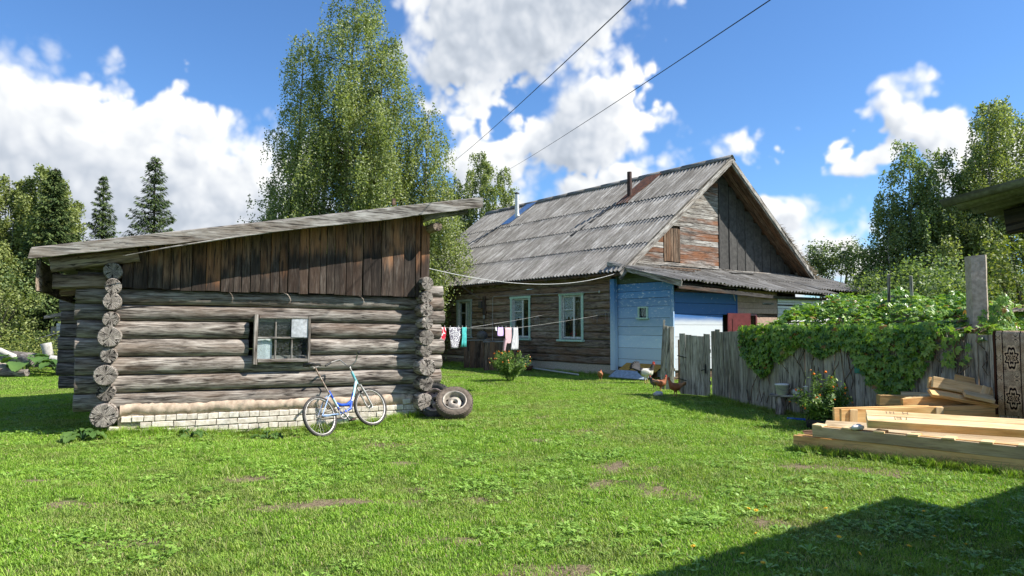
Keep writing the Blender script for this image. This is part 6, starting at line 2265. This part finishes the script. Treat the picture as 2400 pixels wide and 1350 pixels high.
def spruce(label, loc, h, rad, seed, dens=1.0):
    r = np.random.default_rng(seed)
    t = thing('spruce_tree', label, 'tree', loc, group='spruces beyond the shed')
    MB().tube([(0, 0, 0), (.05, 0, h * .5), (0, 0, h * .995)], [.014 * h, .008 * h, .01], 8).build('trunk', M['bark'], t)
    bb_ = MB()
    C, Dr, Nr = [], [], []
    z = h * .03
    while z < h * .985:
        u = z / h
        nb = 8 if u < .8 else 6
        a0 = r.uniform(0, 6.28)
        for i in range(nb):
            L_ = rad * (1 - u) ** .85 * r.uniform(.62, 1.18) + .10
            az = a0 + 6.283 * i / nb + r.normal() * .18
            zb = z + r.normal() * .10
            dirh = np.array((math.cos(az), math.sin(az), 0))
            side = np.array((-math.sin(az), math.cos(az), 0))
            drp = .52 * (1 - u) + .02 if u < .85 else -.25
            n = int((20 + L_ * 95) * dens)
            q = r.random(n) ** .7
            zz = zb - drp * L_ * q + .30 * L_ * q ** 3
            wid = (.10 + .42 * L_ * (1 - q) * q * 1.6 + .05)
            lat = r.uniform(-1, 1, n) * wid
            c = dirh * (q * L_)[:, None] + side * lat[:, None]
            c[:, 2] = zz - np.abs(lat) * .35 - r.random(n) * .12
            C.append(c)
            dv = dirh[None] * .8 + side[None] * np.sign(lat)[:, None] * .6 + np.array((0, 0, -.55))
            Dr.append(dv + r.normal(size=(n, 3)) * .25)
            bb_.tube([Vector(dirh * L_ * k_) + Vector((0, 0, zb - drp * L_ * k_ + .30 * L_ * k_ ** 3)) for k_ in (0, .5, .95)], [.02, .012, .005], 4, cap=False)
        z += h * .032 * (1.15 - .5 * u) + .06
    bb_.build('branches', M['bark'], t)['kind'] = 'stuff'
    C, Dr = np.vstack(C), np.vstack(Dr)
    Dr /= np.linalg.norm(Dr, axis=1, keepdims=True)
    n = len(C)
    up = np.array((0, 0, 1.0)) + r.normal(size=(n, 3)) * .5
    s = np.cross(Dr, up)
    s /= np.linalg.norm(s, axis=1, keepdims=True) + 1e-9
    L_ = r.uniform(.16, .34, n)[:, None]
    W_ = r.uniform(.035, .065, n)[:, None]
    q = np.stack([C - Dr * L_ * .5, C + s * W_ * .5, C + Dr * L_ * .5, C - s * W_ * .5], 1).reshape(-1, 3)
    part('crown', fast_mesh('crown', q, quads(n), np.repeat(r.random(n), 4)), M['spruce_needle'], t)


def bushy(name, label, loc, clumps, mat, seed, leaf=(.10, .06), per=170, trunk_h=1.2, cat='tree', group=None, spread=.55):
    """clumps: (x, y, z, radius)"""
    r = np.random.default_rng(seed)
    t = thing(name, label, cat, loc, group=group)
    tb = MB()
    C, N_ = [], []
    for (x_, y_, z_, rad) in clumps:
        tb.tube([(r.normal() * .05, r.normal() * .05, 0), (x_ * .35, y_ * .35, z_ * .45), (x_ * .9, y_ * .9, z_)], [.035 + .01 * z_, .025 + .006 * z_, .008], 6, cap=False)
        n = int(per * rad ** 1.7 * 3)
        ns = max(5, int(rad * 14))
        sub = r.normal(size=(ns, 3))
        sub /= np.linalg.norm(sub, axis=1, keepdims=True)
        sub = sub * (rad * r.uniform(.45, 1.0, ns)[:, None]) * np.array((1, 1, .85))
        k = r.integers(0, ns, n)
        c = sub[k] + r.normal(size=(n, 3)) * rad * .20
        C.append(c + np.array((x_, y_, z_)))
        N_.append(c / rad * .6 + np.array((0, 0, .55)))
    tb.build('trunk', M['bark'], t)
    C, N_ = np.vstack(C), np.vstack(N_)
    n = len(C)
    q = leaf_cloud(C, N_, leaf[0], leaf[1], spread, r)
    part('crown', fast_mesh('crown', q, quads(n), np.repeat(r.random(n), 4)), M[mat], t)


def ball(r_, n, rx, ry, z0, z1, rad, seed):
    q = np.random.default_rng(seed)
    out = []
    for i in range(n):
        a, s_ = q.uniform(0, 6.28), math.sqrt(q.random())
        u = q.random()
        k = math.sin(math.pi * (.15 + .8 * u)) ** .7
        out.append((math.cos(a) * s_ * rx * k, math.sin(a) * s_ * ry * k, z0 + (z1 - z0) * u, rad * q.uniform(.7, 1.25)))
    return out


birch('tall many-stemmed birch towering behind the log shed', (-6.6, 30, 0), [(-.6, 0, 16.1, 3.2, 84), (-2.6, .2, 14.4, 1.8, 48), (.9, -.3, 13.9, 3.0, 64), (2.7, .1, 10.9, 2.2, 46), (.1, .9, 12.4, 3.2, 42), (-1.5, .6, 10.8, 3.0, 42), (1.7, .5, 8.8, 2.9, 36), (3.3, .4, 8.0, 1.8, 28)], 3, dens=1.0, leaf=(.10, .068), droop=1.3)
birch('low young birch at the left foot of the tall birch', (-10.3, 30.5, 0), [(0, 0, 7.9, 1.4, 30), (.9, .3, 6.6, 1.3, 22)], 5, mat='birch_leaf_dark')
birch('small pointed birch between the tall birch and the house roof', (-1.9, 46, 0), [(0, 0, 13.0, 2.0, 48), (1.5, .4, 11.9, 1.7, 40), (-1.6, 0, 11.2, 1.7, 36), (-3.0, 0, 9.0, 1.8, 30)], 9, leaf=(.14, .09), droop=1.15, dens=1.5)
birch('pale birch crown filling the far left edge', (-29.5, 41, 0), [(0, 0, 10.2, 2.8, 44), (1.8, .5, 10.9, 2.4, 46), (-2.5, 0, 10.4, 2.6, 36), (3.1, .5, 10.0, 1.6, 34), (1.2, -1.5, 7.5, 2.6, 34)], 12, leaf=(.16, .10), mat='willow_leaf', low=.06, dens=2.0)
birch('slender pale birch at the right shoulder of the left spruce', (-25.9, 39.5, 0), [(0, 0, 9.6, 1.5, 40), (.9, .3, 8.2, 1.1, 30)], 14, leaf=(.15, .095), mat='willow_leaf', low=.06, dens=2.0)
spruce('broad dark spruce standing before the pale birches at left', (-22.3, 34.2, 0), 9.4, 2.3, 21, 1.1)
spruce('narrow spruce left of the tallest spruce', (-26.2, 45, 0), 11.3, 2.2, 22, .7)
spruce('tallest spruce with open branches above the shed roof', (-21.4, 42, 0), 11.9, 3.3, 23, .6)
spruce('low dark spruce peeping over the shed roof between two spruces', (-24.5, 47, 0), 7.2, 2.2, 24)
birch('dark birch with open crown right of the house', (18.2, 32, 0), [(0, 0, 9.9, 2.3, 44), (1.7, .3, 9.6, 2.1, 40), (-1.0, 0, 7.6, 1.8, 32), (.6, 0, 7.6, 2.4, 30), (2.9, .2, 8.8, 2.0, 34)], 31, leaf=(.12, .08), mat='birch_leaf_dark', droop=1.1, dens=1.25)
birch('lighter birch cut off by the right edge of the photo', (21.6, 31, 0), [(-.6, 0, 11.4, 2.0, 44), (.8, .3, 11.9, 2.4, 46), (-2.6, 0, 7.4, 1.8, 26), (2.2, 0, 10.0, 2.2, 36)], 33, leaf=(.12, .08), droop=1.1, dens=1.6)
bushy('apple_tree', 'grey-green apple tree rising behind the right roof slope', (16.9, 37, 0), ball(0, 16, 2.2, 2.0, 1.6, 5.9, .85, 41), 'apple_leaf', 41, leaf=(.15, .09), per=280)
bushy('apple_tree', 'lower apple tree right of the taller one, by the dark birch', (19.6, 36, 0), ball(0, 14, 2.2, 2.0, 1.0, 3.9, .75, 42) + [(-.1, 0, 4.6, .4), (-.4, 0, 5.2, .25)], 'apple_leaf', 42, leaf=(.15, .09), per=280)
bushy('shrub', 'yellowing leafy shrub at the right edge behind the fence', (13.6, 18.6, 0), ball(0, 16, 1.5, 1.3, .5, 3.7, .62, 43), 'shrub_leaf', 43, leaf=(.11, .055), per=260, cat='shrub')
bushy('shrub', 'dark shrub behind the concrete pillar', (12.4, 21.5, 0), ball(0, 18, 2.2, 1.5, .4, 3.3, .7, 44), 'birch_leaf_dark', 44, leaf=(.12, .07), per=230, cat='shrub')
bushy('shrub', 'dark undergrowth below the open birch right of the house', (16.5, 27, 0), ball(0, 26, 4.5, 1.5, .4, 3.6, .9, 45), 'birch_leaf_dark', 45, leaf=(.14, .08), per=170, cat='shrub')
bushy('shrub', 'broad bush in the gap between log shed and house', (-4.0, 40, 0), ball(0, 26, 5.0, 1.5, .4, 4.2, 1.0, 46), 'birch_leaf', 46, leaf=(.16, .10), per=110, cat='shrub')
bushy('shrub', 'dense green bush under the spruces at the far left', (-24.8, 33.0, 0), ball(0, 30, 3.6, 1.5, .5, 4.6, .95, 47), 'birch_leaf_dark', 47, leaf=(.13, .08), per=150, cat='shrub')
bushy('shrub', 'pale bush at the left edge before the spruces', (-22.6, 30.6, 0), ball(0, 22, 2.0, 1.2, .3, 4.4, .75, 48), 'willow_leaf', 48, leaf=(.12, .07), per=170, cat='shrub')

# ------------------------------------------------------------------ weeds and burdock
r = np.random.default_rng(61)
C, N_ = [], []
sb = MB()
for i in range(240):
    x_, y_ = r.uniform(-24, -14.3), r.uniform(25.2, 30.2)
    if x_ > -15.6 and y_ < 25:
        continue
    h = r.uniform(.7, 1.55)
    lx, ly = r.normal(size=2) * .12
    n = 34
    q = r.random(n) ** .7
    c = np.stack([x_ + lx * q, y_ + ly * q, h * q], 1) + r.normal(size=(n, 3)) * np.array((.10, .10, .03))
    C.append(c)
    N_.append(np.tile((0, -.3, 1.0), (n, 1)))
C, N_ = np.vstack(C), np.vstack(N_)
q = leaf_cloud(C, N_, .15, .05, .6, r)
o = part('tall_weeds', fast_mesh('tall_weeds', q, quads(len(C)), np.repeat(r.random(len(C)), 4)), M['shrub_leaf'])
o['kind'] = 'stuff'
o['label'] = 'tall nettles and weeds round the ruined hut at far left'
o['category'] = 'weeds'


def burdock(label, loc, n, size, seed, lift=.35):
    r = np.random.default_rng(seed)
    t = thing('burdock', label, 'plant', (*loc, gzf(*loc)), group='burdock plants')
    for i in range(n):
        a = i * 2.399 + r.normal() * .3
        d = Vector((math.cos(a), math.sin(a), 0))
        L_ = size * r.uniform(.7, 1.15)
        W_ = L_ * .42
        h = lift * r.uniform(.5, 1.2)
        reach = size * r.uniform(.25, .9)
        v, f = [], []
        nu, nv_ = 7, 5
        s = Vector((-d.y, d.x, 0))
        for iu in range(nu + 1):
            u = iu / nu
            wv = W_ * (math.sin(math.pi * min(.97, u * .88 + .12)) ** .6) * (1 + .08 * math.sin(iu * 2.7 + i))
            for k in range(nv_ + 1):
                k_ = k / nv_ * 2 - 1
                v.append(d * (reach + L_ * u) + s * wv * k_ + Vector((0, 0, h + L_ * (.22 * u - .55 * u * u) + abs(k_) * wv * .18 + .02 * math.sin(u * 17 + k_ * 5))))
        f = [(iu * (nv_ + 1) + k, (iu + 1) * (nv_ + 1) + k, (iu + 1) * (nv_ + 1) + k + 1, iu * (nv_ + 1) + k + 1) for iu in range(nu) for k in range(nv_)]
        me = fast_mesh('burdock_leaf', np.array([tuple(q) for q in v]), np.array(f), np.full(len(v), r.uniform(.2, .9)), smooth=True)
        part('leaf', me, M['burdock'], t)
        MB().tube([(0, 0, 0), d * reach * .5 + Vector((0, 0, h * .8)), d * reach + Vector((0, 0, h))], [.012, .01, .008], 5).build('stalk', M['burdock'], t)
    return t


M['burdock'] = leafy('burdock leaf', (.035, .085, .020), (.080, .160, .035), (.14, .235, .055), rough=.55, trans=.22, nscale=3.0)
burdock('big burdock clump in front of the fallen trunk at far left', (-15.9, 23.2), 12, .62, 71, .55)
burdock('burdock clump in shadow close to the shed wall at left', (-14.6, 22.9), 10, .55, 72, .45)
burdock('burdock clump at the extreme left edge', (-18.2, 24.6), 10, .55, 73, .5)
burdock('low burdock in the grass at the shed corner below the biggest log end', (-6.05, 10.08), 9, .20, 74, .10)
burdock('small burdock in the grass at the shed plinth', (-4.75, 10.55), 6, .15, 75, .08)
burdock('tiny burdock at the middle of the shed plinth', (-3.75, 10.95), 6, .14, 76, .09)

# ------------------------------------------------------------------ lawn
def grass_mat(name, dark, mid, light):
    m, g_, b = new_mat(name)
    at = g_.n('ShaderNodeAttribute', attribute_name='var').outputs['Fac']
    rd = g_.n('ShaderNodeObjectInfo').outputs['Random']
    pos = g_.n('ShaderNodeNewGeometry').outputs['Position']
    n = g_.noise(pos, .55, 4.0, .65)
    n2 = g_.noise(pos, 3.4, 4.0, .65)
    f = g_.m('ADD', g_.m('ADD', g_.m('MULTIPLY', at, .45), g_.m('MULTIPLY', rd, .2)), g_.m('MULTIPLY', n2, .72))
    col = g_.ramp(f, [(.38, dark), (.66, mid), (.95, light)])
    dry = g_.smooth(n, .44, .66)
    col = g_.mix(g_.m('MULTIPLY', dry, .62), col, g_.mix(at, (.18, .22, .055), (.34, .34, .13)))
    col = g_.mix(g_.smooth(at, .90, .93), col, (.42, .37, .18))
    g_.put(b.inputs['Base Color'], col)
    b.inputs['Roughness'].default_value = .55
    b.inputs['Specular IOR Level'].default_value = .3
    tr = g_.n('ShaderNodeBsdfTranslucent', {0: g_.mix(1.0, col, (1.25, 1.35, .6), 'MULTIPLY')})
    mx = g_.n('ShaderNodeMixShader', {0: .35, 1: b.outputs[0], 2: tr.outputs[0]})
    m.node_tree.links.new(mx.outputs[0], m.node_tree.nodes['Material Output'].inputs[0])
    return m


M['grass'] = grass_mat('lawn grass', (.092, .185, .016), (.225, .405, .036), (.40, .56, .085))
M['clover'] = leafy('clover leaf', (.10, .20, .026), (.225, .39, .05), (.36, .53, .115), rough=.5, trans=.25, nscale=2.0)
tuft_col = bpy.data.collections.new('grass_tufts')


def blade_tuft(n, rad, hmin, hmax, w, seed):
    r = np.random.default_rng(seed)
    a = r.uniform(0, 6.283, n)
    rr = rad * np.sqrt(r.random(n))
    bx, by = np.cos(a) * rr, np.sin(a) * rr
    h = r.uniform(hmin, hmax, n)
    d = r.uniform(0, 6.283, n)
    ln = h * r.uniform(.4, 1.5, n)
    dx, dy = np.cos(d), np.sin(d)
    ww = w * r.uniform(.6, 1.3, n)
    sx, sy = -dy * ww / 2, dx * ww / 2
    z0 = np.full(n, -.01)
    P = np.stack([np.stack([bx - sx, by - sy, z0], 1), np.stack([bx + sx, by + sy, z0], 1),
                  np.stack([bx + dx * ln * .35 + sx * .85, by + dy * ln * .35 + sy * .85, h * .62], 1), np.stack([bx + dx * ln * .35 - sx * .85, by + dy * ln * .35 - sy * .85, h * .62], 1),
                  np.stack([bx + dx * ln, by + dy * ln, h * .92], 1)], 1)
    v = P.reshape(-1, 3)
    b = np.arange(n) * 5
    f = np.vstack([np.stack([b, b + 1, b + 2], 1), np.stack([b, b + 2, b + 3], 1), np.stack([b + 3, b + 2, b + 4], 1)])
    return fast_mesh('tuft', v, f, np.repeat(r.random(n), 5))


def clover_patch(n, rad, hh, size, seed):
    r = np.random.default_rng(seed)
    v, f, va = [], [], []
    for i in range(n):
        a, rr = r.uniform(0, 6.28), rad * math.sqrt(r.random())
        c = np.array((math.cos(a) * rr, math.sin(a) * rr, hh * r.uniform(.4, 1.1)))
        tilt = r.normal(size=2) * .3
        a0 = r.uniform(0, 6.28)
        k_ = r.random()
        for k in range(3):
            t = a0 + k * 2.094
            s = size * r.uniform(.8, 1.2)
            b = len(v)
            for (q, w_) in ((0, 0), (.55, .5), (1.0, .28), (1.0, -.28), (.55, -.5)):
                x_, y_ = math.cos(t) * q * s - math.sin(t) * w_ * s, math.sin(t) * q * s + math.cos(t) * w_ * s
                v.append(c + np.array((x_, y_, x_ * tilt[0] + y_ * tilt[1])))
                va.append(k_)
            f += [(b, b + 4, b + 1), (b + 1, b + 4, b + 3), (b + 1, b + 3, b + 2)]
    return fast_mesh('clover', np.array(v), np.array(f), np.array(va))


def rosette(n, L_, seed):
    r = np.random.default_rng(seed)
    v, f, va = [], [], []
    for i in range(n):
        a = i * 2.399 + r.normal() * .3
        l_, w_, el = L_ * r.uniform(.7, 1.1), L_ * r.uniform(.17, .26), r.uniform(.25, .8)
        d, s = np.array((math.cos(a), math.sin(a), 0)), np.array((-math.sin(a), math.cos(a), 0))
        b = len(v)
        k_ = r.random()
        for (q, w2, up) in ((.0, .06, .0), (.35, .8, .24), (.7, 1.0, .34), (1.0, .1, .28)):
            v += [d * q * l_ * math.cos(el) + s * w_ * w2 * .5 + np.array((0, 0, up * l_ * math.sin(el) * 2 + .006)), d * q * l_ * math.cos(el) - s * w_ * w2 * .5 + np.array((0, 0, up * l_ * math.sin(el) * 2 + .006))]
            va += [k_, k_]
        f += [(b + 2 * k, b + 2 * k + 1, b + 2 * k + 3, b + 2 * k + 2) for k in range(3)]
    return fast_mesh('rosette', np.array(v), np.array(f), np.array(va))


kinds = []


def src(name, me, mat):
    me.materials.append(mat)
    o = bpy.data.objects.new(name, me)
    tuft_col.objects.link(o)
    kinds.append(o)


for k in range(4):
    src('a_tuft_%d' % k, blade_tuft(120, .16, .008, .033, .0056, 100 + k), M['grass'])
for k in range(3):
    src('b_tuft_%d' % k, blade_tuft(110, .26, .012, .036, .0095, 200 + k), M['grass'])
for k in range(2):
    src('c_tuft_%d' % k, blade_tuft(26, .05, .07, .17, .0055, 300 + k), M['grass'])
for k in range(2):
    src('d_clover_%d' % k, clover_patch(46, .15, .045, .016, 400 + k), M['clover'])
for k in range(3):
    src('e_rosette_%d' % k, rosette(8, .085, 500 + k), M['clover'])

r = np.random.default_rng(77)


def scatter(n, y0, y1, ks, smin, smax, keep, power=1.0):
    """random points in the wedge of yard the photo shows (and a margin)"""
    y = y0 + (y1 - y0) * r.random(n) ** power
    x = (r.random(n) * 2 - 1) * (y * .80 + 1.2)
    k = r.random(n) < keep(x, y)
    x, y = x[k], y[k]
    m_ = len(x)
    return x, y, r.choice(ks, m_), r.uniform(smin, smax, m_)


def outside(x, y):
    """1 where grass can grow: off buildings and worn spots"""
    w = np.ones_like(x)
    sx, sy = to_local(SHED_P, SHED_A, x, y)
    w[(sx > -.05) & (sx < 5.0) & (sy > -.10) & (sy < 4.9)] = 0
    hx, hy = to_local(HOUSE_P, HOUSE_A, x, y)
    w[(hx > -.05) & (hx < 10.3) & (hy > -2.4) & (hy < 14.5)] = 0
    b = bare_at(x, y)
    w *= np.clip(1 - b * 1.05, .14, 1)
    return w


def clumpy(x, y, f):
    return .5 + .5 * np.sin(x * f + 1.7 * np.sin(y * f * .7)) * np.sin(y * f * 1.13 + 1.3 * np.sin(x * f * .8))


P = [scatter(7200, 3.7, 9.5, [0, 1, 2, 3], .75, 1.25, outside, .75),
     scatter(15000, 9.0, 17.5, [0, 1, 2, 3, 4, 5, 6], .8, 1.25, outside, .85),
     scatter(16000, 16.5, 38, [4, 5, 6], .9, 1.4, outside, .9),
     scatter(3600, 3.7, 16, [7, 8], .35, .95, lambda x, y: outside(x, y) * np.where(clumpy(x, y, 1.6) > .62, 1, .22), .8),
     scatter(3200, 3.7, 15, [9, 10], .6, 1.15, lambda x, y: outside(x, y) * (clumpy(x + 3, y, 2.3) > .56), .8),
     scatter(380, 3.6, 6.6, [11, 12, 13], .7, 1.35, lambda x, y: outside(x, y) * (x > .4), .9),
     scatter(3000, 3.7, 15, [11, 12, 13], .45, 1.1, lambda x, y: outside(x, y) * np.where(clumpy(x, y + 5, .8) > .55, 1, .18), .8)]
# rank grass along walls, fence and timber
ex, ey = [], []
for i in range(420):
    s_ = r.uniform(-.2, 5.3)
    X, Y = frame_xy(SHED_P, SHED_A, s_, -.16 - abs(r.normal()) * .12)
    ex.append(X); ey.append(Y)
for i in range(300):
    X, Y = frame_xy(HOUSE_P, HOUSE_A, -.12 - abs(r.normal()) * .15, r.uniform(-2.4, 13))
    ex.append(X); ey.append(Y)
for i in range(360):
    q, nb = fence_pt(r.uniform(0, 6.4))
    ex.append(q.x - nb.x * abs(r.normal()) * .12); ey.append(q.y - nb.y * abs(r.normal()) * .12)
for i in range(240):
    t = r.random()
    ex.append(3.62 + 2.0 * t - abs(r.normal()) * .06); ey.append(9.22 - 1.95 * t - abs(r.normal()) * .06)
ex, ey = np.array(ex), np.array(ey)
P.append((ex, ey, r.choice([7, 8], len(ex)), r.uniform(.45, 1.0, len(ex))))
X = np.concatenate([p[0] for p in P]); Y = np.concatenate([p[1] for p in P])
K = np.concatenate([p[2] for p in P]); S = np.concatenate([p[3] for p in P])
gm_ = bpy.data.meshes.new('lawn_points')
gm_.vertices.add(len(X))
gm_.vertices.foreach_set('co', np.stack([X, Y, gz(X, Y)], 1).astype(np.float32).ravel())
for nm, dat in (('idx', K), ('scl', S), ('rot', r.uniform(0, 6.283, len(X)))):
    at2 = gm_.attributes.new(nm, 'INT' if nm == 'idx' else 'FLOAT', 'POINT')
    at2.data.foreach_set('value', dat.astype(np.int32 if nm == 'idx' else np.float32))
lawn = bpy.data.objects.new('lawn_grass', gm_)
COL.objects.link(lawn)
lawn['kind'] = 'stuff'
lawn['label'] = 'short green lawn grass with clover covering the yard'
lawn['category'] = 'grass'
ng = bpy.data.node_groups.new('scatter_tufts', 'GeometryNodeTree')
ng.interface.new_socket('Geometry', in_out='INPUT', socket_type='NodeSocketGeometry')
ng.interface.new_socket('Geometry', in_out='OUTPUT', socket_type='NodeSocketGeometry')
g = G(ng)
gi, go = g.n('NodeGroupInput'), g.n('NodeGroupOutput')
ci = g.n('GeometryNodeCollectionInfo')
ci.inputs[0].default_value = tuft_col
ci.inputs['Separate Children'].default_value = True
ci.inputs['Reset Children'].default_value = True


def named(nm, ty):
    nd = g.n('GeometryNodeInputNamedAttribute', data_type=ty)
    nd.inputs[0].default_value = nm
    return nd.outputs[0]


m2p = g.n('GeometryNodeMeshToPoints')
ng.links.new(gi.outputs[0], m2p.inputs[0])
iop = g.n('GeometryNodeInstanceOnPoints')
ng.links.new(m2p.outputs[0], iop.inputs['Points'])
ng.links.new(ci.outputs[0], iop.inputs['Instance'])
iop.inputs['Pick Instance'].default_value = True
ng.links.new(named('idx', 'INT'), iop.inputs['Instance Index'])
ng.links.new(g.comb(0.0, 0.0, named('rot', 'FLOAT')), iop.inputs['Rotation'])
ng.links.new(named('scl', 'FLOAT'), iop.inputs['Scale'])
ng.links.new(iop.outputs[0], go.inputs[0])
md = lawn.modifiers.new('tufts', 'NODES')
md.node_group = ng

# yellow dandelions in the near grass
dm = MB()
for k in range(16):
    a = 2 * math.pi * k / 16
    dm.add([(0, 0, 0), (math.cos(a - .2) * .014, math.sin(a - .2) * .014, .006), (math.cos(a) * .021, math.sin(a) * .021, .009 if k % 2 else .004), (math.cos(a + .2) * .014, math.sin(a + .2) * .014, .006)], [(0, 1, 2, 3)])
dm.blob((0, 0, .006), (.010, .010, .006), 8, 4)
dme = dm.mesh('flower_head')
yel = plain('yellow petals', (.78, .46, .02), .7, noise_amt=.15)
sme = MB().tube([(0, 0, 0), (.006, 0, .04), (0, 0, .085)], [.0022, .0018, .0018], 5).mesh('stem')
for (x_, y_) in ((1.80, 5.32), (2.35, 5.18), (1.55, 4.85), (1.84, 4.82), (1.62, 4.66), (2.02, 5.95), (1.98, 6.02), (2.62, 6.0), (3.35, 5.85), (2.74, 4.98), (3.05, 5.2), (2.32, 4.82), (3.18, 5.05), (2.15, 6.1), (1.27, 5.05)):
    d_ = thing('dandelion', 'small yellow dandelion flower in the near right grass', 'flower', (x_, y_, gzf(x_, y_)), r.uniform(0, 6), group='dandelions in the near right grass')
    hh = r.uniform(.75, 1.0)
    part('stem', sme, M['clover'], d_, (0, 0, 0), (0, 0, 0), (1, 1, hh))
    part('flower_head', dme, yel, d_, (0, 0, .085 * hh), (r.normal() * .3, r.normal() * .3, 0))
